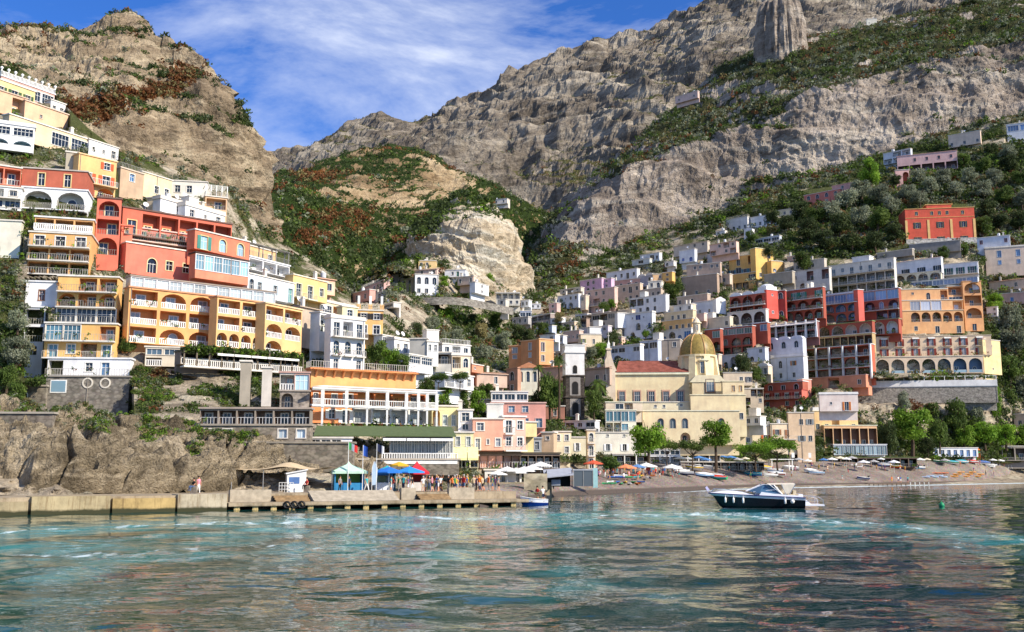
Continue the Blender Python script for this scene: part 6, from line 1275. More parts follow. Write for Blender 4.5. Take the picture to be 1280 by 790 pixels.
    Hd = Zp(410) - (z1 + .5); prof = [(rD * math.cos(t) ** .82 if t < 1.5 else .9, z1 + .5 + Hd * math.sin(t) ** 1.02) for t in np.linspace(0, 1.5, 12)]
    mb = MB(); mb.lathe(prof, (cx, cy, 0), 40); dome = mb.build('dome', [m], b.root, b.M, smooth=True)
    mb = MB()
    for k in range(8):
        t = k * math.pi / 4 + .3; mb.tube([(cx + (r_ + .04) * math.cos(t), cy + (r_ + .04) * math.sin(t), z_) for r_, z_ in prof], .17, 4)
    mb.build('rib', [flatmat('#b58a58')], dome)
    zl = Zp(411); mb = MB(); mb.lathe([(1.5, 0), (1.5, .5), (1.0, .6), (1.0, 3.0), (1.35, 3.1), (1.35, 3.4), (1.0, 3.5), (.75, 4.1), (.3, 4.6), (.08, 4.9), (.06, 5.5), (0, 5.5)], (cx, cy, zl), 12); on(b, 'lantern', mb, [wallmat('#e6d6b2')])
    for k in (-.55, .55): link('window', window_mesh('rect', .5, 1.5, '#e6d6b2', '#3c4448', .04), b.root, local(b.M, cx + k * 0, cy - 1.06, zl + 1.1)) if k > 0 else None
    # lower side aisle with arched windows, px 825-920, y 510-548
    lo = B('', (803, 514, 924, 512, 556), ['.aaa..a.', '.A.A....'], '#f6d29c', D=247, into=b, dep=10, roof='flat', trim='#e9dcc0', extras='', hs=[1.4, 1], ang=-2, fr='#9c7a5c', pane='#4c5860', back='#d9c49c')
    B('', (803, 503, 868, 502, 514), ['.qq.o.'], '#f2d8aa', D=256, into=b, dep=8, roof='flat', trim='#d9d2c4', extras='', ang=-2)
    B('', (863, 494, 912, 494, 514), ['...'], '#f6d29c', D=254, into=b, dep=8, roof='flat', trim='#f0dcb4', extras='', ang=-2)
    B('', (903, 477, 930, 478, 494), ['.ww'], '#f6d29c', D=262, into=b, dep=8, roof='flat', trim='#f0dcb4', extras='', ang=-2, pane='#b08a54', fr='#d9b87c')
    B('', (906, 494, 932, 494, 546), ['..', '.w', '..'], '#f4d49c', D=258, into=b, dep=8, roof='flat', trim='#f0dcb4', extras='', ang=-2)
    B('', (757, 480, 803, 502, 514), ['...'], '#e6d2a2', D=258, into=b, dep=6, roof='plain', extras='', ang=-2) if False else None
    B('', (757, 503, 803, 503, 514), ['.gL.'], '#dccfae', D=244, into=b, dep=6, roof='flat', extras='', ang=0, trim='#efe2c4')
    # bell tower
    t = B('grey stone bell tower with white top storey and arched openings', (707, 441, 730, 441, 525), ['.', '.', '.'], '#554c45', 'bell tower', name='bell_tower', D=238, dep=4.4, roof='none', trim='#8b8278', extras='', ang=6, stone=True, side=9)
    W, H = t.W, t.H; h1, h2 = H * .66, H * .34
    mb = MB(); mb.box(-.06, -.08, h1, W + .06, 4.46, H); on(t, 'white_plaster', mb, [wallmat('#dedad4')])
    mb = MB(); mb.box(-.35, -.35, H, W + .35, 4.8, H + .5); mb.box(-.15, -.15, H + .5, W + .15, 4.6, H + 1.7); mb.box(-.3, -.3, H + 1.7, W + .3, 4.75, H + 1.95); on(t, 'roof', mb, [wallmat('#e0ddd8')])
    for z in (h1, h2, H * .02): mb = MB(); mb.box(-.3, -.3, z - .15, W + .3, 4.7, z + .15); on(t, 'string_course', mb, [stonemat('#5f564e', 1.5)])
    for (z, hh, wp) in ((h1 * .52 + .3, h1 * .42, 1.25), (h1 * .04 + .4, h1 * .40, 1.25)):
        mb = MB(); mb.box(W / 2 - wp, -.07, z, W / 2 + wp, -.003, z + hh); on(t, 'pale_panel', mb, [wallmat('#8f8880')])
        link('window', window_mesh('arch', 1.3, 2.9, '#5c544c', '#15120f', -.06), t.root, local(t.M, W / 2, -.075, z + .3))  # black arch face: shade of a deep opening put into the colour
    link('window', window_mesh('arch', 1.0, 1.9, '#cfc8bc', '#15120f', -.06), t.root, local(t.M, W / 2, -.085, h1 + .5))
def cliff_road():
    # curved road viaduct with parapet across the crag
    pts = [(478, 380), (500, 376), (530, 372), (560, 371), (585, 373), (610, 378), (642, 385)]
    P = []
    for x in np.linspace(478, 642, 30):
        y = poly1(pts, x); P.append(at(x, y, 327 + 14 * math.sin((x - 478) / 164 * math.pi) * -1 + (x - 478) * .06))
    mb = MB()
    for p, q in zip(P[:-1], P[1:]):
        mb.add([(p.x, p.y, p.z), (q.x, q.y, q.z), (q.x, q.y, q.z - 2.4), (p.x, p.y, p.z - 2.4), (p.x, p.y + 9, p.z - .5), (q.x, q.y + 9, q.z - .5), (p.x, p.y + 1.5, p.z - 2.2), (q.x, q.y + 1.5, q.z - 2.2)], [(3, 2, 1, 0), (6, 7, 2, 3)], 0)
        mb.add([(p.x, p.y + .4, p.z), (q.x, q.y + .4, q.z), (q.x, q.y + .4, q.z - .9), (p.x, p.y + .4, p.z - .9), (p.x, p.y, p.z), (q.x, q.y, q.z)], [(0, 1, 2, 3), (4, 5, 1, 0)], 0)
        mb.add([(p.x, p.y + .4, p.z - .9), (q.x, q.y + .4, q.z - .9), (q.x, q.y + 10, q.z - .8), (p.x, p.y + 10, p.z - .8)], [(0, 1, 2, 3)], 1)
    o = mb.build('cliff_road', [stonemat('#969085', 1.2), flatmat('#6a6866', .9)]); tag(o, kind='structure')
# ---------------------------------------------------------------- trees
_tp = {}
def lobes(kind, r):
    if kind == 'umbrella':
        L = [(0, 0, .55, .5, .34)]
        for i in range(9): t = i * .698 + r.uniform(-.2, .2); q = r.uniform(.5, .72); L.append((q * math.cos(t), q * math.sin(t), r.uniform(.3, .6), r.uniform(.24, .38), r.uniform(.2, .3)))
        return L
    if kind == 'cypress': return [(r.uniform(-.1, .1), r.uniform(-.1, .1), z, .9 - z * .62, .16) for z in np.linspace(.1, .92, 8)]
    L = []
    for i in range(20):
        t = r.uniform(0, 6.28); z = r.uniform(.2, .85); q = .62 * math.sqrt(max(.05, 1 - (2 * z - 1) ** 2)) * r.uniform(.4, 1.0)
        L.append((q * math.cos(t), q * math.sin(t), z, r.uniform(.26, .42), r.uniform(.13, .2)))
    return L
def tree_proto(kind, leaf, var):
    k = (kind, leaf, var)
    if k in _tp: return _tp[k]
    r = random.Random(var * 13 + len(kind)); R_ = np.random.RandomState(var * 7 + len(kind)); Vs = []
    for (x, y, z, rr, rz) in lobes(kind, r):
        n = {'olive': 150, 'broad': 170, 'umbrella': 300, 'cypress': 200}[kind]
        d = R_.normal(size=(n, 3)); d /= np.linalg.norm(d, axis=1)[:, None]; rad = R_.uniform(.35, 1, n)[:, None] ** .5
        c = d * rad * np.array([rr, rr, rz]) * (1 + .18 * R_.normal(size=(n, 1))) + np.array([x, y, z])
        nn = d + R_.normal(scale=.7, size=(n, 3)); nn /= np.linalg.norm(nn, axis=1)[:, None]
        t = np.cross(nn, R_.normal(size=(n, 3))); t /= np.linalg.norm(t, axis=1)[:, None]; b = np.cross(nn, t)
        s = R_.uniform(.035, .075, n)[:, None] * (1.0 if kind != 'cypress' else 1.6); f = np.array([1, 1, .7])
        Vs.append(np.stack([c - t * s * f, c + b * s * .6 * f, c + t * s * f, c - b * s * .6 * f], 1))
    V = np.concatenate(Vs).reshape(-1, 3); Fq = np.arange(len(V)).reshape(-1, 4)
    cr = npmesh('crown', V, Fq, [LEAF[leaf]])
    mb = MB(); br = r.uniform
    if kind == 'umbrella':
        mb.tube([(0, 0, 0), (.03, .02, .4), (-.02, 0, .75), (0, .02, 1.0)], [.06, .045, .04, .03], 7)
        for i in range(7): t = i * .9; mb.tube([(0, 0, .8 + .03 * (i % 3)), (.35 * math.cos(t), .35 * math.sin(t), 1.0), (.7 * math.cos(t), .7 * math.sin(t), 1.22)], [.025, .018, .008], 5)
    else:
        mb.tube([(0, 0, 0), (.05, .02, .5), (0, 0, 1.0), (.02, .05, 1.5)], [.09, .07, .055, .02], 7)
        for i in range(7): t = i * 1.1; z = .75 + .06 * i; mb.tube([(0, 0, z), (.3 * math.cos(t), .3 * math.sin(t), z + .3), (.55 * math.cos(t), .55 * math.sin(t), z + .55)], [.035, .022, .008], 5)
    tr = mb.mesh('trunk', [M_bark]); _tp[k] = (cr, tr); return _tp[k]
def tree(label, px, pt, pb, wpx, kind='broad', leaf='green', D=None, trunk=.25, group=None, var=0, name=None):
    """pt: top of the crown, pb: foot of the tree (picture rows); wpx: crown width"""
    D = D or Dmap(px, pb) - .6
    foot = at(px, pb, D); H = at(px, pt, D).z - foot.z; Wd = wpx / F * D / 2
    M = Matrix.Translation(foot) @ Matrix.Rotation((px * 1.7 + pt) % 6.28, 4, 'Z')
    root = empty(name or {'umbrella': 'pine_tree', 'olive': 'olive_tree', 'cypress': 'cypress_tree', 'broad': 'tree'}[kind], M, label, {'umbrella': 'pine tree', 'olive': 'olive tree', 'cypress': 'cypress tree', 'broad': 'tree'}[kind], group)
    cr, tr = tree_proto(kind, leaf, var)
    hc = H * (1 - trunk)
    link('crown', cr, root, Matrix.Translation((0, 0, H * trunk)) @ Matrix.Diagonal((Wd, Wd, hc, 1)))
    ht = H * trunk if kind == 'umbrella' else H * max(trunk, .12)
    w_ = (Wd * .9) if kind == 'umbrella' else Wd
    link('trunk', tr, root, Matrix.Translation((0, 0, -.4)) @ Matrix.Diagonal((w_, w_, ht + .4 if kind == 'umbrella' else (H * .62), 1)))
    return root
def palm(label, px, pt, pb, wpx, D=None):
    D = D or Dmap(px, pb) - .6; foot = at(px, pb, D); H = at(px, pt, D).z - foot.z; Wd = wpx / F * D / 2
    root = empty('palm_tree', Matrix.Translation(foot), label, 'palm tree')
    mb = MB(); mb.tube([(0, 0, -.5), (.1, 0, H * .5), (0, 0, H - Wd * .8)], [.28, .2, .18], 8); mb.build('trunk', [M_bark], root)
    mb = MB(); r = random.Random(int(px)); top = H - Wd * .7
    for i in range(34):
        t = r.uniform(0, 6.28); el = r.uniform(-.5, 1.3); L = Wd * r.uniform(.85, 1.15); pts = []
        for k in range(6):
            s = k / 5; pts.append(Vector((math.cos(t) * L * s * math.cos(el) * (1 if True else 0), math.sin(t) * L * s * math.cos(el), top + L * (math.sin(el) * s - .75 * s * s))))
        sd_ = Vector((-math.sin(t), math.cos(t), 0))
        for k in range(5):
            for sg in (-1, 1):
                for q in range(3):
                    a = pts[k].lerp(pts[k + 1], q / 3); b_ = a + (pts[k + 1] - pts[k]) * .22; ln = Wd * .28 * (1 - abs(k / 5 - .4))
                    mb.add([a, b_, b_ + sd_ * sg * ln + Vector((0, 0, -ln * .5)), ], [(0, 1, 2)])
    mb.build('crown', [LEAF['green']], root)
def trees():
    G = 'olive trees on the right hillside'
    tree('tall stone pine with a rounded crown in front of the church', 812, 524, 603, 54, 'broad', 'bright', D=205, trunk=.4, var=1, name='pine_tree')['category'] = 'pine tree'
    tree('umbrella pine in front of the church apse', 895, 524, 588, 50, 'broad', 'bright', D=226, trunk=.4, var=2, name='pine_tree')['category'] = 'pine tree'
    tree('small dark pine between the two tall church pines', 834, 545, 583, 34, 'umbrella', 'green', D=222, trunk=.5, var=1)
    tree('thin umbrella pine left of the apse pine', 866, 547, 588, 38, 'umbrella', 'green', D=222, trunk=.55, var=2)
    tree('flat umbrella pine before the orange shuttered house', 945, 549, 588, 54, 'umbrella', 'bright', D=236, trunk=.5, var=3)
    tree('dense umbrella pine next to the flat one on the beach front', 972, 541, 586, 50, 'umbrella', 'bright', D=242, trunk=.45, var=4)
    tree('leafy shrub tree on the beach in front of the pale pink house', 764, 568, 592, 30, 'broad', 'green', D=163, trunk=.15, var=3)
    tree('big round dark green tree left of the bell tower', 688, 460, 524, 42, 'broad', 'green', D=214, trunk=.1, var=1)
    tree('green tree squeezed between bell tower and church', 743, 486, 524, 26, 'broad', 'green', D=236, trunk=.1, var=2)
    tree('dark tree behind the big round one', 671, 484, 520, 24, 'broad', 'dark', D=216, trunk=.1, var=3)
    palm('tall palm with a thin trunk beside the bell tower', 699, 440, 520, 22, D=212); palm('short palm by the palazzo', 673, 452, 490, 18, D=226)
    palm('broad palm left of the church front', 748, 468, 500, 30, D=246)
    tree('green bushy tree behind the white arched house', 470, 424, 462, 34, 'broad', 'green', D=178, trunk=.08, var=4); tree('bright tree on the edge of the orange terrace', 488, 434, 464, 30, 'broad', 'bright', D=171, trunk=.08, var=5)
    tree('round green tree under the railed terrace', 504, 440, 466, 24, 'broad', 'green', D=170, trunk=.08, var=0)
    for i, (x, t, b_, w_, l, lab) in enumerate([(548, 464, 486, 26, 'green', 'parasol pine over the white restaurant terrace'), (575, 462, 486, 26, 'green', 'second parasol pine over the white restaurant terrace')]):
        tree(lab, x, t, b_, w_, 'umbrella', l, D=168, trunk=.4, var=i)
    for i, (x, t, b_, w_, l, lab) in enumerate([(552, 480, 508, 30, 'bright', 'vine covered tree right of the orange restaurant veranda'), (575, 484, 512, 30, 'green', 'dense green tree above the yellow arched house'), (598, 486, 522, 28, 'bright', 'bright bushy tree above the salmon house'), (622, 500, 522, 22, 'dark', 'dark tree against the terracotta pink house'), (532, 470, 500, 24, 'green', 'climbing greenery behind the veranda end'), (608, 478, 500, 26, 'green', 'green tree under the brown tiled house'), (650, 470, 492, 14, 'green', 'small tree left of the square palazzo')]):
        tree(lab, x, t, b_, w_, 'broad', l, trunk=.06, var=i)
    tree('large bright green pine above the right beach', 1141, 508, 572, 62, 'broad', 'bright', D=312, trunk=.28, var=5, name='pine_tree')['category'] = 'pine tree'
    for i, (x, t, b_, w_, l, lab) in enumerate([(1112, 522, 572, 30, 'dark', 'dark tree left of the large bright pine'), (1175, 520, 566, 26, 'green', 'slender green tree right of the large bright pine'), (1195, 498, 545, 34, 'green', 'climbing green tree on the retaining wall slope'), (1206, 528, 562, 34, 'bright', 'bright tree above the bathing cabins'), (1232, 526, 562, 38, 'bright', 'full green tree above the bathing cabins'), (1258, 528, 562, 38, 'bright', 'bright full tree near the right edge of the beach'), (1284, 530, 564, 34, 'bright', 'green tree cut by the right edge above the beach'), (1224, 508, 540, 22, 'olive', 'grey green tree on the rocky slope'), (1246, 480, 530, 24, 'bright', 'tall creeper tree beside the beige hotel'), (1160, 545, 572, 24, 'dark', 'dark low tree behind the bathing cabins'), (1130, 488, 520, 20, 'olive', 'grey cypress like tree on the retaining wall')]):
        tree(lab, x, t, b_, w_, 'broad', l, trunk=.1, var=i)
    tree('bright green pine above the olive grove', 1089, 197, 236, 34, 'broad', 'bright', D=440, trunk=.12, var=6, name='pine_tree')['category'] = 'pine tree'
    tree('round bush like tree over the long white hotel', 1005, 314, 340, 30, 'broad', 'green', D=384, trunk=.02, var=7)
    tree('green tree below the yellow tower house', 842, 352, 376, 34, 'broad', 'green', D=378, trunk=.05, var=8)
    tree('small bright tree in the garden of the arched balcony house', 807, 411, 424, 12, 'broad', 'bright', D=338, trunk=.1, var=1)
    tree('parasol pine standing alone on the skyline', 1214, 0, 14, 30, 'umbrella', 'dark', D=790, trunk=.3, var=2)
    tree('parasol pine beside the tall white villa', 507, 336, 350, 24, 'umbrella', 'green', D=360, trunk=.4, var=3)
    for i, (x, t) in enumerate([(498, 352), (506, 350), (512, 356)]): tree(['thin cypress above the cliff road, leftmost', 'thin cypress above the cliff road, in the middle', 'thin cypress above the cliff road, next to the white villa'][i], x, t, t + 18, 5, 'cypress', 'dark', D=344, trunk=.02, var=i)
    kinds = [('silver grey olive tree', 'olive'), ('dark green tree', 'dark'), ('green bushy tree', 'green')]
    spots = [(1000, 262, 30, 1), (1022, 268, 28, 2), (1010, 288, 34, 1), (1040, 262, 34, 0), (1058, 250, 34, 0), (1078, 238, 34, 0), (1100, 244, 34, 0), (1115, 256, 30, 0), (1050, 282, 36, 1), (1075, 270, 34, 0), (1098, 276, 36, 2), (1120, 292, 30, 1), (1030, 300, 34, 1), (1065, 302, 34, 1), (1095, 302, 30, 1), (1135, 240, 26, 0), (1150, 248, 26, 0), (1165, 232, 26, 0), (1180, 222, 26, 0), (1196, 236, 26, 0), (1148, 222, 22, 0), (1212, 220, 26, 0), (1228, 208, 26, 2), (1245, 222, 28, 0), (1262, 204, 28, 1), (1278, 222, 28, 2), (1230, 238, 28, 0), (1255, 244, 30, 2), (1278, 250, 30, 0), (1235, 262, 30, 1), (1228, 282, 30, 2), (1250, 276, 30, 1), (1274, 276, 30, 1), (1262, 188, 24, 0), (1240, 186, 20, 1), (1120, 226, 18, 1), (1205, 200, 22, 2), (965, 272, 26, 1), (985, 280, 26, 1), (940, 296, 20, 2), (960, 316, 22, 1)]
    lower = ['above the pink red villa', 'under the cliff', 'beside the vermilion villa', 'among the upper terraces', 'near the long pink villa']
    for i, (x, y, w_, k) in enumerate(spots):
        lab, lf = kinds[k]
        where = 'left of the long pink villa' if x < 1060 else 'below the bright green pine' if x < 1128 else 'above the vermilion villa' if x < 1220 else 'right of the vermilion villa'
        where = {0: 'upper', 1: 'middle', 2: 'lower'}[0 if y < 235 else 1 if y < 270 else 2] + ' slope ' + where
        tree('%s, %s' % (lab, where), x, y - w_ * .45, y + w_ * .42, w_ * 1.05, 'olive' if k == 0 else 'broad', lf, trunk=.08, group='trees on the hillside: %s, %s' % (lab, where), var=i % 6)
    more = [(20, 438, 40, 'olive'), (8, 470, 36, 'green'), (18, 492, 30, 'green'), (22, 400, 30, 'olive'), (160, 432, 26, 'green'), (150, 395, 18, 'rust'), (1262, 396, 36, 'olive'), (1244, 378, 26, 'bright'), (1270, 425, 40, 'olive'), (1262, 460, 34, 'green'), (1280, 480, 30, 'olive'), (930, 455, 26, 'dark'), (945, 468, 18, 'green'), (765, 425, 22, 'dark'), (752, 436, 20, 'bright'), (738, 440, 20, 'olive'), (700, 398, 18, 'dry'), (720, 402, 16, 'olive'), (755, 385, 16, 'green'), (765, 380, 14, 'bright'), (610, 352, 22, 'bright'), (595, 362, 24, 'green'), (575, 356, 18, 'green'), (555, 352, 16, 'bright'), (560, 392, 20, 'bright'), (540, 405, 22, 'olive'), (590, 398, 14, 'dark'), (620, 400, 24, 'green'), (630, 425, 26, 'olive'), (605, 440, 24, 'olive'), (520, 412, 20, 'dark'), (570, 420, 22, 'olive'), (600, 415, 24, 'dry'), (585, 440, 18, 'dark'), (1180, 316, 18, 'green'), (1205, 312, 18, 'green'), (878, 372, 16, 'dark'), (900, 340, 14, 'dark'), (848, 340, 14, 'dark'), (890, 318, 14, 'dark'), (728, 372, 12, 'olive'), (705, 378, 14, 'green'), (648, 415, 24, 'dark'), (660, 420, 24, 'dark'), (678, 412, 20, 'green')]
    adj = {'olive': 'grey green', 'green': 'mid green', 'rust': 'rusty brown', 'bright': 'light green', 'dark': 'dark green', 'dry': 'dry yellowish'}
    def near(x, y):
        if x < 60: return 'at the left edge beside the yellow apartments'
        if x < 200: return 'between the yellow apartments and the orange yellow hotel'
        if x < 640 and y < 375: return 'on the terraces above the cliff road'
        if x < 640: return 'on the crag below the cliff road'
        if x < 700: return 'in the shaded valley above the orange palazzo'
        if x < 780: return 'on the slope above the bell tower'
        if x < 920: return 'on the slope above the dome'
        if x < 1000: return 'between the dome and the red hotels'
        if x < 1220: return 'under the vermilion villa'
        return 'at the right edge beside the orange apartments'
    for i, (x, y, w_, lf) in enumerate(more):
        lab = '%s tree %s' % (adj[lf], near(x, y))
        tree(lab, x, y - w_ * .5, y + w_ * .5, w_ * 1.05, 'broad', lf, trunk=.05, group=lab + ' group', var=i % 7)
# ---------------------------------------------------------------- people
def skinned(name, verts, edges, radii, sub=1):
    me = bpy.data.meshes.new(name); me.from_pydata(verts, edges, []); o = bpy.data.objects.new(name, me); COL.objects.link(o)
    sm = o.modifiers.new('s', 'SKIN'); ss = o.modifiers.new('u', 'SUBSURF'); ss.levels = sub; ss.render_levels = sub
    for i, r in enumerate(radii): me.skin_vertices[0].data[i].radius = (r, r) if not isinstance(r, tuple) else r
    me.skin_vertices[0].data[0].use_root = True
    dg = bpy.context.evaluated_depsgraph_get(); ev = o.evaluated_get(dg); m2 = bpy.data.meshes.new_from_object(ev)
    bpy.data.objects.remove(o); return m2
SKIN = [flatmat('#c98f6c', .6), flatmat('#a86f4e', .6), flatmat('#dba684', .6)]
_pp = {}
def person_proto(pose, cut):
    if (pose, cut) in _pp: return _pp[(pose, cut)]
    sw = {'stand': .04, 'walk': .24, 'sit': 0, 'wave': .05, 'lean': .1, 'carry': .05}[pose]
    V = [(0, 0, .92), (0, 0, 1.12), (0, .01, 1.34), (0, 0, 1.47), (0, -.01, 1.56), (0, -.02, 1.68)]; Rr = [(.15, .11), (.13, .10), (.16, .10), (.06, .06), (.075, .09), (.07, .085)]; E = [(0, 1), (1, 2), (2, 3), (3, 4), (4, 5)]
    def chain(start, pts, rs):
        p = start
        for q, r_ in zip(pts, rs): V.append(q); Rr.append(r_); E.append((p, len(V) - 1)); p = len(V) - 1
    if pose == 'sit':
        V = [(x, y, z - .48) for x, y, z in V]
        for s in (-1, 1): chain(0, [(s * .1, -.05, .43), (s * .12, -.45, .45), (s * .12, -.48, .06), (s * .12, -.6, .03)], [.09, .065, .045, .035])
        for s in (-1, 1): chain(2, [(s * .2, 0, .83), (s * .24, -.08, .6), (s * .18, -.3, .5), (s * .16, -.36, .49)], [.055, .042, .034, .03])
        V[0] = (0, 0, .46)
    else:
        for s in (-1, 1): f = s * sw; chain(0, [(s * .09, 0, .86), (s * .1, -f * .6, .48), (s * .11, -f + (.1 if f < 0 else 0), .09), (s * .12, -f - .12 + (.1 if f < 0 else 0), .035)], [.10, .065, .045, .035])
        for s in (-1, 1):
            f = s * sw
            if pose == 'wave' and s > 0: chain(2, [(.2, 0, 1.38), (.36, -.06, 1.5), (.4, -.1, 1.76), (.4, -.1, 1.85)], [.055, .042, .034, .03])
            elif pose == 'carry': chain(2, [(s * .2, 0, 1.36), (s * .25, -.02, 1.1), (s * .14, -.26, 1.12), (s * .08, -.32, 1.13)], [.055, .042, .034, .03])
            else: chain(2, [(s * .2, 0, 1.37), (s * .25, f * .3, 1.1), (s * .26, f * .6 - .06, .86), (s * .26, f * .7 - .08, .77)], [.055, .042, .034, .03])
    me = skinned('person', V, E, Rr, 1)
    off = -.48 if pose == 'sit' else 0
    for i in range(3): me.materials.append(SKIN[0])
    n = len(me.polygons); idx = []
    for p in me.polygons:
        c = p.center; z = c.z - off
        if z > 1.44: m_ = 0
        elif pose == 'sit' and c.z < .52 and c.y < -.02 and abs(c.x) < .2: m_ = 2 if (cut != 'short' or c.y > -.3) else 0
        elif abs(c.x) > .225 and z < 1.22: m_ = 0
        elif z > .9: m_ = 1
        elif cut == 'short': m_ = 2 if z > .55 else 0
        elif cut == 'swim': m_ = 2 if z > .78 else 0
        else: m_ = 2 if z > .09 else 0
        idx.append(m_)
    me.polygons.foreach_set('material_index', idx); me.polygons.foreach_set('use_smooth', [True] * n)
    mb = MB(); zo = off; mb.lathe([(0, 1.79), (.06, 1.78), (.095, 1.72), (.1, 1.64), (.085, 1.6)], (0, .012, zo), 8)
    _pp[(pose, cut)] = (me, mb.mesh('hair', [SKIN[0]], True)); return _pp[(pose, cut)]
HAIR = {'dark': flatmat('#241a14'), 'brown': flatmat('#5a3b22'), 'blond': flatmat('#b9935a'), 'grey': flatmat('#a8a39c')}
CL = dict(white='#e6e4de', red='#b8322c', blue='#2f62a8', navy='#26304e', black='#22211f', grey='#83807c', pink='#d98c98', yellow='#dcb53c', green='#3f7a4c', orange='#d9722e', teal='#2f9a9c', beige='#cdb893', purple='#6a4a86', denim='#4c6488')
def person(label, P, rz, pose='stand', cut='long', top='white', bot='denim', hair='dark', skin=0, group=None, s=1.0):
    me, hm = person_proto(pose, cut)
    o = link('person', me, None, Matrix.Translation(P) @ Matrix.Rotation(rz, 4, 'Z') @ Matrix.Scale(s, 4)); tag(o, label, 'person', group)
    for i, m_ in enumerate((SKIN[skin], flatmat(CL[top], .8), flatmat(CL[bot], .8))): o.material_slots[i].link = 'OBJECT'; o.material_slots[i].material = m_
    h = link('hair', hm, o); h.material_slots[0].link = 'OBJECT'; h.material_slots[0].material = HAIR[hair]
    return o
# quay line: front edge of the quay as seen under picture column px
def QD(px): return float(np.interp(px, [-60, 0, 285, 660, 700], [86.4, 88.4, 99, 113, 114.6]))
def Q(px, off=0.0, z=0.0):
    D = QD(px); x = (px - CX) / F * D / 1.0; a, b = slopes(px, 600); p = Vector((a * D, D, z))
    a0, a1 = QD(px - 5), QD(px + 5); t = Vector(((slopes(px + 5, 600)[0]) * a1 - slopes(px - 5, 600)[0] * a0, a1 - a0, 0)).normalized()
    return p + Vector((-t.y, t.x, 0)) * off
def tidemat(h):
    m, nt, b = newmat('weathered concrete ' + h); c = hexc(h); v = coords(nt); n1 = noise(nt, v, .5, 8, .75); vs = coords(nt, (2.5, 2.5, .3)); n2 = noise(nt, vs, 1.0, 5, .7)
    o = ramp(nt, n1, [(.3, tuple(x * .5 for x in c)), (.5, c), (.7, tuple(min(.7, x * 1.3) for x in c))]); o = mixc(nt, ramp(nt, n2, [(.5, (0, 0, 0)), (.7, (.8,) * 3)]), o, hexc('#6e5a3c'))
    g = nt.nodes.new('ShaderNodeNewGeometry'); sx = nt.nodes.new('ShaderNodeSeparateXYZ'); nt.links.new(g.outputs['Position'], sx.inputs[0]); ad = N(nt, 'ShaderNodeMath', operation='MULTIPLY_ADD', i_1=.5); nt.links.new(n1, ad.inputs[0]); nt.links.new(sx.outputs[2], ad.inputs[2])
    o = mixc(nt, ramp(nt, ad.outputs[0], [(.55, (1, 1, 1)), (.75, (0, 0, 0))]), o, hexc('#3a3a26')); nt.links.new(o, b.inputs['Base Color']); b.inputs['Roughness'].default_value = .9; bump(nt, b, n1, .6, .1); return m
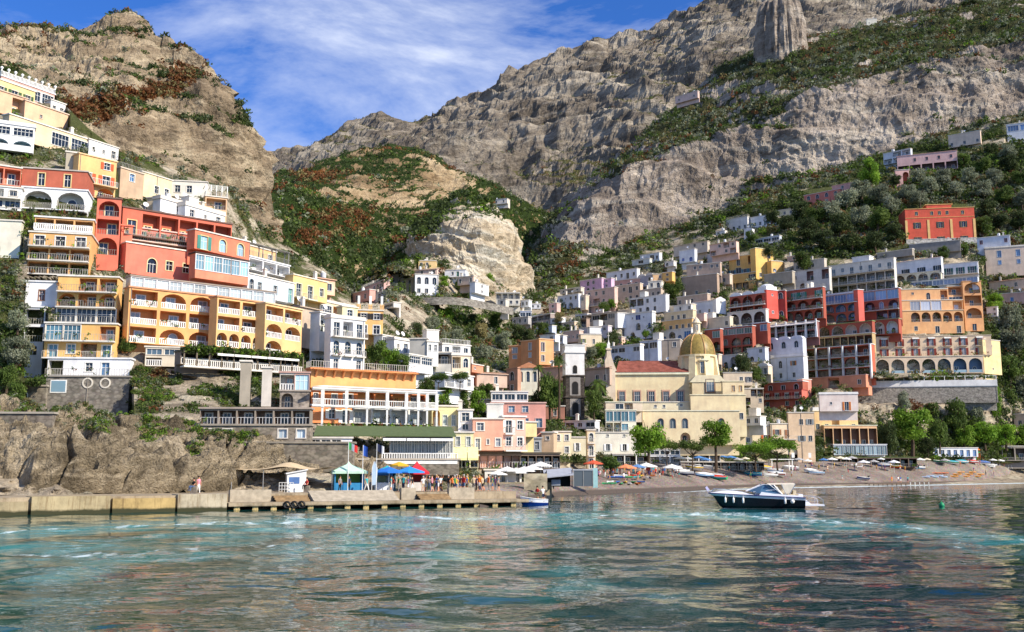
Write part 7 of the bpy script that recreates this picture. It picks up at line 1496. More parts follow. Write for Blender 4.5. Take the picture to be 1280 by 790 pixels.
def quay():
    conc = stonemat('#b5a890', .35); conc2 = tidemat('#9c8e76'); wd = flatmat('#8c7454', .9, var=.35)
    mb = MB(); xs = list(range(-260, 286, 20)) + [285]
    for a, b in zip(xs[:-1], xs[1:]):
        p, q, p2, q2 = Q(a), Q(b), Q(a, 30), Q(b, 30); zt = 1.5; j = .0 if a % 3 else .06
        mb.add([(p.x, p.y, -1), (q.x, q.y, -1), (q.x, q.y, zt), (p.x, p.y, zt), (p2.x, p2.y, zt), (q2.x, q2.y, zt)], [(0, 1, 2, 3), (3, 2, 5, 4)])
    p, q = Q(285), Q(285, 4); mb.add([(p.x, p.y, -1), (q.x, q.y, -1), (q.x, q.y, 1.5), (p.x, p.y, 1.5)], [(0, 1, 2, 3)])
    # upper deck right of it
    xs = [285] + list(range(300, 661, 15))
    for a, b in zip(xs[:-1], xs[1:]):
        p, q, p2, q2 = Q(a, 3.2), Q(b, 3.2), Q(a, 34), Q(b, 34); zt = 1.5
        st = (350 <= a < 395) or (525 <= a < 575)
        mb.add([(p.x, p.y, .3), (q.x, q.y, .3), (q.x, q.y, zt), (p.x, p.y, zt), (p2.x, p2.y, zt), (q2.x, q2.y, zt)], [(0, 1, 2, 3), (3, 2, 5, 4)])
    p, q = Q(660, 3.2), Q(660, 34); mb.add([(p.x, p.y, -1), (q.x, q.y, -1), (q.x, q.y, 1.5), (p.x, p.y, 1.5)], [(0, 1, 2, 3)])
    o = mb.build('quay', [conc2]); tag(o, 'long pale concrete quay wall along the foot of the rocks', 'quay')
    bl = empty('quay_block', Matrix.Translation(Q(100, 0, 0)), 'stained concrete mooring block row at the left end of the quay', 'mooring block'); inv = bl.matrix_world.inverted()
    for k, (a, b, zt) in enumerate([(-260, 36, 1.15), (40, 138, 1.56), (141, 219, 1.3), (222, 283, 1.6)]):
        mb = MB(); aa = np.linspace(a, b, 8)
        for c, d in zip(aa[:-1], aa[1:]):
            p, q, p2, q2 = Q(c, -.5), Q(d, -.5), Q(c, 2), Q(d, 2); mb.add([(p.x, p.y, -1), (q.x, q.y, -1), (q.x, q.y, zt), (p.x, p.y, zt), (p2.x, p2.y, zt), (q2.x, q2.y, zt)], [(0, 1, 2, 3), (3, 2, 5, 4)])
        for e in (a, b):
            p, q = Q(e, -.5), Q(e, 2); mb.add([(p.x, p.y, -1), (q.x, q.y, -1), (q.x, q.y, zt), (p.x, p.y, zt)], [(0, 1, 2, 3)])
        link('block', mb.mesh('block', [tidemat(['#978a6c', '#a49674', '#a8905f', '#ada28a'][k])]), bl, inv)
    # landing platform on piles
    lp = empty('landing_stage', Matrix.Translation(Q(460)), 'low concrete landing stage standing on short pale piles', 'landing stage'); inv = lp.matrix_world.inverted()
    mb = MB(); xs = list(np.linspace(287, 661, 26))
    for a, b in zip(xs[:-1], xs[1:]):
        p, q, p2, q2 = Q(a), Q(b), Q(a, 3.3), Q(b, 3.3); z0, z1 = .38, .72
        mb.add([(p.x, p.y, z0), (q.x, q.y, z0), (q.x, q.y, z1), (p.x, p.y, z1), (p2.x, p2.y, z1), (q2.x, q2.y, z1), (p2.x, p2.y, z0), (q2.x, q2.y, z0)], [(0, 1, 2, 3), (3, 2, 5, 4), (0, 6, 7, 1)])
    link('deck', mb.mesh('deck', [conc2]), lp, inv)
    for a in np.arange(297, 660, 23.0):
        for d in (0, 3):
            mb = MB(); p = Q(a + d * 1.1, .35); mb.box(p.x - .13, p.y - .13, -1, p.x + .13, p.y + .13, .38); link('pile', mb.mesh('pile', [flatmat('#c9b37c')]), lp, inv)
    for lab, a, b in (('wooden steps up from the landing stage near the white shed', 352, 395), ('wooden steps up from the landing stage below the crowd', 533, 572)):
        mb = MB()
        for k in range(4):
            for t in range(1): p, q = Q(a, 3.1 - .42 * (k + 1)), Q(b, 3.1 - .42 * (k + 1)); p2, q2 = Q(a, 3.15), Q(b, 3.15); z = 1.5 - .195 * (k + 1); mb.add([(p.x, p.y, z - .2), (q.x, q.y, z - .2), (q.x, q.y, z), (p.x, p.y, z), (p2.x, p2.y, z), (q2.x, q2.y, z)], [(0, 1, 2, 3), (3, 2, 5, 4)])
        o = mb.build('steps', [wd]); tag(o, lab, 'steps')
    for lab, a, b, zt in (('low concrete wall left of the first steps', 298, 350, 1.9), ('sloping grey ramp wall in front of the blue kiosks', 398, 505, 1.75), ('grey block beside the crowd steps', 574, 606, 1.95), ('grey wedge wall left of the crowd steps', 514, 532, 1.95)):
        mb = MB(); p, q, p2, q2 = Q(a, 3.0), Q(b, 3.0), Q(a, 3.6), Q(b, 3.6)
        if 'ramp' in lab: p, q = Q(a, 1.2), Q(b, 1.2); mb.add([(p.x, p.y, .73), (q.x, q.y, .73), (q2.x, q2.y, zt), (p2.x, p2.y, zt), (q2.x, q2.y, .72), (p2.x, p2.y, .72)], [(0, 1, 2, 3), (1, 4, 2), (0, 3, 5)])
        else: mb.add([(p.x, p.y, .7), (q.x, q.y, .7), (q.x, q.y, zt), (p.x, p.y, zt), (p2.x, p2.y, zt), (q2.x, q2.y, zt), (p2.x, p2.y, .7), (q2.x, q2.y, .7)], [(0, 1, 2, 3), (3, 2, 5, 4), (1, 7, 5, 2), (0, 3, 4, 6)])
        o = mb.build('low_wall', [flatmat('#a39884', .9, var=.25)]); tag(o, lab, 'wall')
    for px in (368,):
        for i, dx in enumerate((-1.0, 0, 1.0)):
            mb = MB(); p = Q(px + dx * 9, -.22, .62); n = 12
            tr = [(p.x + .3 * math.cos(t), p.y, p.z - .15 + .3 * math.sin(t)) for t in np.linspace(0, 6.283, 13)]; mb.tube(tr, .11, 6); o = mb.build('tyre_fender', [flatmat('#1c1c1c')]); tag(o, ['left', 'middle', 'right'][i] + ' one of three black tyre fenders hung on the landing stage', 'tyre')
    Z = 1.5
    # sail canopy and white shed
    c = Q(398, 12, Z); root = empty('sail_canopy', Matrix.Translation(c), 'wide beige sail canopy stretched on poles over the quay', 'canopy')
    mb = MB(); nx, ny = 16, 7; W2, D2 = 5.6, 2.6; vs = []
    for j in range(ny):
        for i in range(nx):
            u, v_ = i / (nx - 1), j / (ny - 1); x = (u - .5) * 2 * W2; y = (v_ - .5) * 2 * D2; z = 2.45 + .75 * math.exp(-((u - .52) / .16) ** 2) * (1 - abs(v_ - .5)) + .25 * math.exp(-((u - .95) / .1) ** 2) - .25 * math.sin(u * math.pi) ** .5 * abs(v_ - .5); vs.append((x, y, z))
    mb.add(vs, [(j * nx + i, j * nx + i + 1, (j + 1) * nx + i + 1, (j + 1) * nx + i) for j in range(ny - 1) for i in range(nx - 1)]); mb.build('cloth', [flatmat('#cbb48e', .8)], root, smooth=True)
    for x in (-5.4, -2, 2.2, 5.4):
        mb = MB(); mb.tube([(x, -2.4, 0), (x, -2.4, 2.4)], .05, 6); mb.build('pole', [flatmat('#8a8a88')], root)
    c = Q(402, 9.5, Z); root = empty('shed', Matrix.Translation(c) @ Matrix.Rotation(.3, 4, 'Z'), 'small white ticket shed with a sloped roof under the sail canopy', 'shed')
    mb = MB(); mb.prism([(-1, 0), (1, 0), (1, 2.3), (-1, 1.9)], -1, 1); mb.build('wall', [M_white], root); mb = MB(); mb.prism([(-1.15, 1.9), (1.15, 2.33), (1.15, 2.45), (-1.15, 2.02)], -1.2, 1.2); mb.build('roof', [flatmat('#d4d4d0')], root)
    mb = MB(); mb.box(-.8, -1.04, .9, .3, -1.003, 1.6); mb.build('hatch', [flatmat('#4c6c9c')], root)
    c = Q(387, 8.6, Z); mb = MB(); 
    for z in (.3, .65, 1.0): mb.box(-.75, -.02, z, .75, .02, z + .05)
    for x in np.linspace(-.75, .75, 6): mb.box(x - .02, -.025, 0, x + .02, .025, 1.05)
    o = mb.build('barrier', [M_white]); o.location = c; tag(o, 'white metal barrier at the left of the ticket shed', 'barrier')
    # kiosks
    def kiosk(label, px, off, w_, d_, h_, wall, roofc, rh=.9, inner='#cfd8a8'):
        c = Q(px, off, Z); root = empty('kiosk', Matrix.Translation(c) @ Matrix.Rotation(.25, 4, 'Z'), label, 'kiosk')
        mb = MB(); mb.box(-w_, -d_, 0, -w_ + .12, d_, h_); mb.box(w_ - .12, -d_, 0, w_, d_, h_); mb.box(-w_ + .12, d_ - .1, 0, w_ - .12, d_, h_); mb.build('wall', [flatmat(wall)], root)
        mb = MB(); mb.box(-w_ + .14, -d_ + .05, 0, w_ - .14, -d_ + .45, .95); mb.build('counter', [flatmat(wall)], root)
        mb = MB(); mb.box(-w_ + .2, d_ - .16, 1.0, w_ - .2, d_ - .11, h_ - .2); mb.build('poster_board', [flatmat(inner)], root)
        mb = MB(); a, b = w_ + .35, d_ + .35; mb.add([(-a, -b, h_), (a, -b, h_), (a, b, h_), (-a, b, h_), (-.25, -.25, h_ + rh * .8), (.25, -.25, h_ + rh * .8), (.25, .25, h_ + rh * .8), (-.25, .25, h_ + rh * .8), (0, 0, h_ + rh * 1.15), (-a, -b, h_ - .25), (a, -b, h_ - .25), (a, b, h_ - .25), (-a, b, h_ - .25)], [(0, 1, 5, 4), (1, 2, 6, 5), (2, 3, 7, 6), (3, 0, 4, 7), (4, 5, 8), (5, 6, 8), (6, 7, 8), (7, 4, 8), (9, 10, 1, 0), (10, 11, 2, 1), (11, 12, 3, 2), (12, 9, 0, 3)]); mb.build('roof', [flatmat(roofc, .8)], root)
        return root
    kiosk('blue ticket kiosk with a pale green tent roof behind the flagpoles', 468, 9, 1.6, 1.3, 2.2, '#2f7fae', '#b4d4bc', .95, '#9cc45c')
    kiosk('white kiosk booth under the leftmost blue umbrella', 513, 9.5, .75, .8, 2.0, '#d9dee2', '#2f6cb4', .5)
    kiosk('small kiosk with a bright red tent roof right of the blue umbrellas', 562, 10.5, .9, .9, 2.1, '#c9c4bc', '#c92f38', 1.1, '#b8483c')
    kiosk('teal kiosk between the two blue umbrellas', 527, 11.5, .9, .8, 2.3, '#5c8c94', '#2f9aa4', .5, '#6aa0a4')
    def umbrella(label, P, r_, h_, c1, cat='umbrella', group=None, c2=None, n=8):
        root = empty('umbrella', Matrix.Translation(P), label, cat, group)
        mb = MB(); mb.tube([(0, 0, 0), (0, 0, h_ + .1)], .035, 6); mb.build('pole', [M_white], root)
        mb = MB(); vs = [(0, 0, h_)] + [(r_ * math.cos(2 * math.pi * i / n), r_ * math.sin(2 * math.pi * i / n), h_ - r_ * .34) for i in range(n)] + [(r_ * math.cos(2 * math.pi * i / n), r_ * math.sin(2 * math.pi * i / n), h_ - r_ * .34 - .16) for i in range(n)]
        for i in range(n): mb.add([vs[0], vs[1 + i], vs[1 + (i + 1) % n], vs[1 + n + i], vs[1 + n + (i + 1) % n]], [(0, 1, 2), (1, 3, 4, 2)], i % 2 if c2 else 0)
        mb.build('canopy', [flatmat(c1, .8)] + ([flatmat(c2, .8)] if c2 else []), root); return root
    umbrella('large blue umbrella over the white kiosk booth', Q(517, 8, Z), 1.6, 2.7, '#2a72c8'); umbrella('large light blue umbrella right of the crowd kiosks', Q(543, 8, Z), 1.7, 2.75, '#2f8ad2')
    umbrella('yellow orange umbrella behind the light blue one', Q(546, 12.5, Z), 1.1, 3.3, '#e0a82f')
    # flags
    def flag(label, px, off, h_, stripes, w_=.95, fh=.75):
        root = empty('flagpole', Matrix.Translation(Q(px, off, Z)), label, 'flagpole'); mb = MB(); mb.tube([(0, 0, 0), (0, 0, h_)], [.045, .03], 6); mb.build('pole', [M_white], root)
        mb = MB(); n = 9; k = len(stripes)
        for i in range(n):
            x0, x1 = w_ * i / n, w_ * (i + 1) / n; f = lambda x: (x, .08 * math.sin(x * 7), -.45 * x)
            a, b = f(x0), f(x1); mb.add([(a[0], a[1], h_ - fh + a[2]), (b[0], b[1], h_ - fh + b[2]), (b[0], b[1], h_ + b[2]), (a[0], a[1], h_ + a[2])], [(0, 1, 2, 3)], min(k - 1, int(i / n * k)))
        mb.build('flag', [flatmat(c, .8) for c in stripes], root)
    flag('flagpole with the green white and red tricolour', 455, 5.5, 5.3, ['#2f8a4c', '#e9e9e4', '#c8302c']); flag('flagpole with a drooping blue flag', 474, 5.6, 5.0, ['#2f55a8'], .5, 1.1); flag('flagpole with a navy and white flag', 492, 5.7, 5.2, ['#28304c', '#28304c', '#e4e4e4'], .8, .8)
    root = empty('feather_banner', Matrix.Translation(Q(489, 6.4, Z)), 'tall white and pale blue feather banner beside the kiosks', 'banner'); mb = MB(); mb.tube([(0, 0, 0), (0, 0, 2.6), (.2, 0, 3.3)], .03, 5); mb.build('pole', [M_white], root); mb = MB(); mb.prism([(.03, .7), (.5, .8), (.62, 2.4), (.3, 3.3), (.03, 2.7)], -.015, .015); mb.build('cloth', [flatmat('#b9cfe0')], root)
    # crowd
    tops = ['white', 'red', 'blue', 'navy', 'black', 'grey', 'pink', 'yellow', 'green', 'orange', 'teal', 'beige', 'purple']; bots = ['denim', 'black', 'white', 'beige', 'grey', 'navy']
    combos = [(t, b) for t in tops for b in bots if t != b]; rc = random.Random(5); rc.shuffle(combos); i = 0
    seg = [(505, 530, 4, 4, 9, 'in front of the white kiosk booth'), (528, 560, 4, 5, 8, 'under the light blue umbrella'), (558, 612, 22, 4.2, 9, 'in the dense queue behind the grey block'), (606, 645, 14, 3.8, 8, 'in the queue near the moored boat')]
    word = {'stand': 'standing', 'walk': 'walking', 'wave': 'raising an arm', 'carry': 'holding a bag'}
    for (a, b, n, o0, o1, where) in seg:
        for k in range(n):
            t, bt = combos[i]; i += 1; pose = rc.choice(['stand', 'stand', 'walk', 'carry', 'stand', 'wave'][: 6]); cut = rc.choice(['long', 'short'])
            person('%s person %s, %s top, %s %s' % (word[pose], where, t, bt, 'trousers' if cut == 'long' else 'shorts'), Q(a + (b - a) * (k + rc.uniform(.1, .9)) / n, rc.uniform(o0, o1), Z), rc.uniform(0, 6.28), pose, cut, t, bt, rc.choice(list(HAIR)), rc.randrange(3), 'people waiting on the quay', rc.uniform(.93, 1.06))
    for (px, off, t, bt, pose, lab) in [(261, 6, 'black', 'denim', 'sit', 'person in black sitting at the rock foot on the left quay'), (268, 6.3, 'pink', 'white', 'stand', 'person in a pink top standing at the rock foot on the left quay'), (408, 7, 'red', 'black', 'sit', 'person in red sitting beside the ticket shed'), (459, 6.2, 'navy', 'black', 'stand', 'person in navy serving at the blue kiosk'), (481, 6, 'teal', 'white', 'walk', 'person in teal walking past the blue kiosk'), (447, 6, 'grey', 'black', 'stand', 'person in grey leaning on a post left of the blue kiosk')]:
        person(lab, Q(px, off, Z + (.3 if pose == 'sit' else 0)), 1.0 if pose != 'sit' else -.6, pose, 'long', t, bt)
        if pose == 'sit':
            mb = MB(); p = Q(px, off, Z); mb.box(-.3, -.25, 0, .3, .3, .3); 
            mb.T = None; o = mb.build('stone_block', [stonemat('#9a9080', 1.5)]); o.location = p + Vector((0, .05, .42)); o.location.z = Z; o.scale = (1, 1, 2.4); tag(o, 'rough stone seat under the person ' + lab.split(' in ')[1].split(' ')[0] + ' clad on the quay', 'stone')
    return umbrella
def hull_mesh(L, Bm, H, sheer=.25, n=14, mats=(0, 1), bowrake=.25):
    """open boat hull lofted from stations; bow at -x"""
    mb = MB(); st = []
    for i in range(n + 1):
        t = i / n; x = -L / 2 + L * t; w_ = Bm / 2 * (math.sin(min(1, t / .55 + .02) * math.pi / 2) ** .8) * (1 - .12 * max(0, t - .6) / .4)
        if i == 0: w_ = .03
        zt = H + sheer * (1 - t) ** 2 * 1.4; zk = max(0, .28 * H * (1 - t / .25)) if t < .25 else 0; xo = x + (bowrake * L * .25 * (1 - t / .3) if t < .3 else 0)
        st.append([(x, -w_, zt), (xo * .4 + x * .6, -w_ * .9, zt * .55), (xo, -w_ * .45, zk + .03), (xo, 0, zk), (xo, w_ * .45, zk + .03), (xo * .4 + x * .6, w_ * .9, zt * .55), (x, w_, zt)])
    for i in range(n):
        a, b = st[i], st[i + 1]
        for k in range(6): mb.add([a[k], a[k + 1], b[k + 1], b[k]], [(0, 1, 2, 3)], 1 if k in (0, 5) else 0)
    mb.add(st[-1], [tuple(range(7))], 0)
    return mb, st
_bm = {}
def small_boat(label, P, rz, c1, c2, cover=None, L=4.2, Bm=1.6, H=.65, group='small boats on the beach', motor=True, tilt=0.08, cat='boat', scale=1.0):
    root = empty('rowing_boat', Matrix.Translation(P) @ Matrix.Rotation(rz, 4, 'Z') @ Matrix.Rotation(tilt, 4, 'X') @ Matrix.Scale(scale, 4), label, cat, group)
    k = (c1, c2)
    if k not in _bm:
        mb, st = hull_mesh(L, Bm, H); m = [flatmat(c1, .4), flatmat(c2, .4), flatmat('#cfc9bc')]
        m2 = MB()
        for a, b in zip(st[:-1], st[1:]): m2.add([(a[0][0], a[0][1] * .93, a[0][2] - .12), (b[0][0], b[0][1] * .93, b[0][2] - .12), (b[6][0], b[6][1] * .93, b[6][2] - .3), (a[6][0], a[6][1] * .93, a[6][2] - .3)], [(0, 1, 2, 3)])
        _bm[k] = (mb.mesh('hull', m), m2.mesh('inner_deck', [flatmat('#bdb6a6')]), st)
    hm, dm, st = _bm[k]
    link('hull', hm, root); link('inner_deck', dm, root)
    for x in (-.4, .8): mb = MB(); mb.box(x, -Bm * .44, H * .72, x + .28, Bm * .44, H * .78); mb.build('thwart', [flatmat('#9a7a52')], root)
    mb = MB(); mb.tube([s[0] for s in st], .045, 5); mb.tube([s[6] for s in st], .045, 5); mb.build('gunwale', [M_white], root)
    if motor: mb = MB(); mb.box(L / 2 - .05, -.16, H - .1, L / 2 + .3, .16, H + .42); mb.box(L / 2 + .08, -.07, -.1, L / 2 + .22, .07, H - .1); mb.build('outboard_motor', [flatmat('#33363a', .3)], root)
    if cover:
        m2 = MB(); pts = [(s[0][0], abs(s[0][1]) * 1.03 + .02, s[0][2]) for s in st[1:]]; n = len(pts)
        for i, (x, w_, z) in enumerate(pts): pass
        vs = [];
        for i, (x, w_, z) in enumerate(pts):
            h_ = .35 * math.sin(math.pi * (i + .5) / n) ; vs += [(x, -w_, z + .02), (x, -w_ * .5, z + h_ * .7), (x, 0, z + h_), (x, w_ * .5, z + h_ * .7), (x, w_, z + .02)]
        m2.add(vs, [(i * 5 + j, i * 5 + j + 1, (i + 1) * 5 + j + 1, (i + 1) * 5 + j) for i in range(n - 1) for j in range(4)]); m2.build('cover', [flatmat(cover, .8)], root)
    return root
def beach_pt(px, py):
    """point of the beach sheet seen at a pixel (iterates down the sight line)"""
    sh = float(poly1([(600, 634), (655, 628), (700, 620), (760, 617), (830, 614.5), (890, 611.5), (950, 609), (1060, 607), (1160, 605), (1280, 602.5), (1650, 598)], px)); up = float(poly1([(600, 606), (655, 600), (700, 588), (760, 581), (830, 579), (950, 577), (1280, 574), (1650, 572)], px))
    Dsh = CAMZ / -slopes(px, sh)[1]; Dup = max(Dmap(px, up), Dsh + 12); zt = at(px, up, Dup).z
    best = None
    for t in np.linspace(0, 1, 200):
        D = Dsh + (Dup - Dsh) * t; z = zt * t ** .8 * .97; y = at(px, py, D).z
        if best is None or abs(y - z) < best[0]: best = (abs(y - z), D, z)
    a, _ = slopes(px, py); return Vector((a * best[1], best[1], best[2]))
def speedboat():
    D = 103.0; c = Vector((slopes(953, 620)[0] * D, D, 0)); root = empty('speedboat', Matrix.Translation(c) @ Matrix.Rotation(R(-4), 4, 'Z'), 'sleek black and white motor yacht with a bimini lying off the beach', 'speedboat')
    blk = flatmat('#15151c', .15, spec=.6, var=.02); wh = flatmat('#e9e9ec', .25, spec=.5, var=.02); L = 9.2; x0 = -5.3
    mb = MB(); n = 20; st = []
    for i in range(n + 1):
        t = i / n; x = x0 + L * t; w_ = 1.5 * math.sin(min(1, t / .6) * math.pi / 2) ** .75; w_ = max(w_, .04)
        zt = 1.55 - .42 * t; rake = 1.35 * max(0, 1 - t / .3)
        st.append([(x, w_, zt), (x + rake * .35, w_ * .93, zt - .22), (x + rake * .8, w_ * .8, .35), (x + rake, w_ * .66, .12), (x + rake * 1.05, 0, -.35)])
    for i in range(n):
        a, b = st[i], st[i + 1]
        for s in (-1, 1):
            for k, mi in ((0, 1), (1, 0), (2, 2), (3, 0)):
                q = [a[k], a[k + 1], b[k + 1], b[k]]; mb.add([(p[0], p[1] * s, p[2]) for p in q], [(0, 1, 2, 3) if s < 0 else (3, 2, 1, 0)], 0 if (k == 2 or k == 1) else mi if k == 0 else 2)
    mb.add([(p[0], p[1], p[2]) for p in st[-1]] + [(p[0], -p[1], p[2]) for p in reversed(st[-1][:-1])], [tuple(range(9))], 1)
    mb.build('hull', [blk, wh, flatmat('#cfc9bc', .3)], root)
    # deck with raised foredeck
    mb = MB(); vs = []
    for i in range(n + 1):
        x, w_, z = st[i][0]; t = i / n; cr = .38 * math.sin(min(1, t / .42) * math.pi) if t < .42 else 0; cr = .34 * math.sin(math.pi * min(1, t / .5)) if t < .5 else 0
        vs += [(x, -w_, z), (x, -w_ * .6, z + cr * .75 + .03), (x, 0, z + cr + .04), (x, w_ * .6, z + cr * .75 + .03), (x, w_, z)]
    mb.add(vs, [(i * 5 + j, i * 5 + j + 1, (i + 1) * 5 + j + 1, (i + 1) * 5 + j) for i in range(n) for j in range(4)]); mb.build('deck', [wh], root, smooth=True)
    mb = MB()
    for s in (-1, 1): mb.tube([(p[0][0], p[0][1] * s, p[0][2] + .03) for p in st], .05, 6)
    mb.build('rub_rail', [flatmat('#2b2b6a', .3)], root)
    # cockpit coaming
    mb = MB(); mb.prism([(-.6, 1.3), (3.7, 1.12), (3.7, 1.35), (1.2, 1.5), (-.3, 1.72)], -1.36, -1.24); mb.prism([(-.6, 1.3), (3.7, 1.12), (3.7, 1.35), (1.2, 1.5), (-.3, 1.72)], 1.24, 1.36); mb.box(3.3, -1.24, 1.1, 3.7, 1.24, 1.5); mb.build('coaming', [wh], root)
    mb = MB(); mb.box(1.9, -1.1, 1.15, 3.0, 1.1, 1.5); mb.box(2.8, -1.1, 1.5, 3.1, 1.1, 1.85); mb.build('seat', [flatmat('#d9c7a4')], root)
    # windscreen
    gl = glassmat('#3f5f78', .05); mb = MB()
    f = [(-1.6, 1.78), (.2, 2.38), (1.5, 1.7)]
    for s in (-1, 1): mb.add([(-1.5, .35 * s, 1.78), (.0, .75 * s, 2.4), (.9, 1.22 * s, 2.36), (1.6, 1.28 * s, 1.52), (-.5, 1.2 * s, 1.6)], [(0, 1, 2, 3, 4)])
    mb.add([(-1.5, -.35, 1.78), (-1.5, .35, 1.78), (0, .75, 2.4), (0, -.75, 2.4)], [(0, 1, 2, 3)]); ws = mb.build('windscreen', [gl], root)
    mb = MB()
    for s in (-1, 1): mb.tube([(-1.6, .35 * s, 1.76), (.0, .76 * s, 2.42), (.95, 1.24 * s, 2.38), (1.7, 1.3 * s, 1.5)], .035, 5); mb.tube([(-1.0, .8 * s, 1.7), (1.2, 1.27 * s, 1.95)], .03, 5)
    mb.tube([(0, -.76, 2.42), (0, .76, 2.42)], .035, 5); mb.build('frame', [wh], ws)
    # bimini: canopy, hoops and rear curtain
    mb = MB(); m = 8
    for j in range(m):
        y0, y1 = -1.25 + 2.5 * j / m, -1.25 + 2.5 * (j + 1) / m; z = lambda y: 2.46 + .12 * (1 - (y / 1.25) ** 2)
        mb.add([(.4, y0, z(y0) - .04), (3.0, y0, z(y0)), (3.0, y1, z(y1)), (.4, y1, z(y1) - .04)], [(0, 1, 2, 3)])
    mb.add([(1.6, -1.25, 2.45), (3.0, -1.25, 2.46), (2.5, -1.27, 1.55), (2.1, -1.27, 1.55)], [(0, 1, 2, 3)]); mb.add([(1.6, 1.25, 2.45), (3.0, 1.25, 2.46), (2.5, 1.27, 1.55), (2.1, 1.27, 1.55)], [(0, 1, 2, 3)])
    bm_ = mb.build('bimini', [flatmat('#d8cdb8', .7)], root); mb = MB()
    for xt, xb in ((.5, 1.9), (1.7, 2.1), (3.0, 2.3)): mb.tube([(xb, -1.3, 1.3), (xt, -1.27, 2.44), (xt, 1.27, 2.44), (xb, 1.3, 1.3)], .025, 5)
    mb.build('hoop', [flatmat('#c9ccd0', .2, .8)], bm_)
    # bathing platform, rails, fenders, bow flag
    mb = MB(); mb.box(3.88, -1.35, .38, 5.7, 1.35, .52); mb.prism([(3.85, .5), (4.5, .52), (3.85, 1.1)], -1.2, 1.2); mb.build('swim_platform', [wh], root)
    mb = MB()
    for s in (-1, 1): mb.tube([(3.9, 1.3 * s, .5), (3.9, 1.3 * s, 1.35), (5.1, 1.3 * s, 1.25), (5.6, 1.25 * s, .95), (5.6, 1.25 * s, .5)], .025, 5); mb.tube([(4.8, 1.3 * s, .5), (4.8, 1.3 * s, 1.27)], .02, 5)
    mb.tube([(3.9, -1.3, .95), (5.5, -1.27, .85)], .02, 5)
    mb.tube([(x0 + .2, -.12, 1.6), (x0 + .6, -.35, 2.0), (-3.6, -.95, 1.95), (-2.2, -1.3, 1.75), (-1.4, -1.36, 1.5)], .022, 5); mb.tube([(x0 + .2, .12, 1.6), (x0 + .6, .35, 2.0), (-3.6, .95, 1.95), (-2.2, 1.3, 1.75)], .022, 5)
    mb.build('rail', [flatmat('#d0d3d8', .2, .8)], root)
    for x, rr in ((-3.75, .1), (-3.0, .1), (-2.1, .1), (1.9, .11), (2.6, .2)):
        w_ = np.interp(x, [s[0][0] for s in st], [s[0][1] for s in st]); mb = MB(); mb.T = None
        mb.lathe([(0, -.28), (rr, -.2), (rr, .2), (.03, .28), (.02, .5)] if rr < .15 else [(0, -.22), (.15, -.16), (.22, 0), (.15, .16), (0, .22)], (x, -w_ - .1, .92 - .04 * (x + 4) * .4), 10); mb.build('fender', [M_white], root, smooth=True)
    mb = MB(); mb.tube([(x0 + .1, 0, 1.5), (x0 - .25, 0, 2.1)], .02, 5); mb.add([(x0 - .1, 0, 1.8), (x0 - .3, 0, 2.1), (x0 - .1, .05, 2.25), (x0 + .15, .03, 1.9)], [(0, 1, 2, 3)]); mb.build('bow_flag', [flatmat('#b9b4d8')], root)
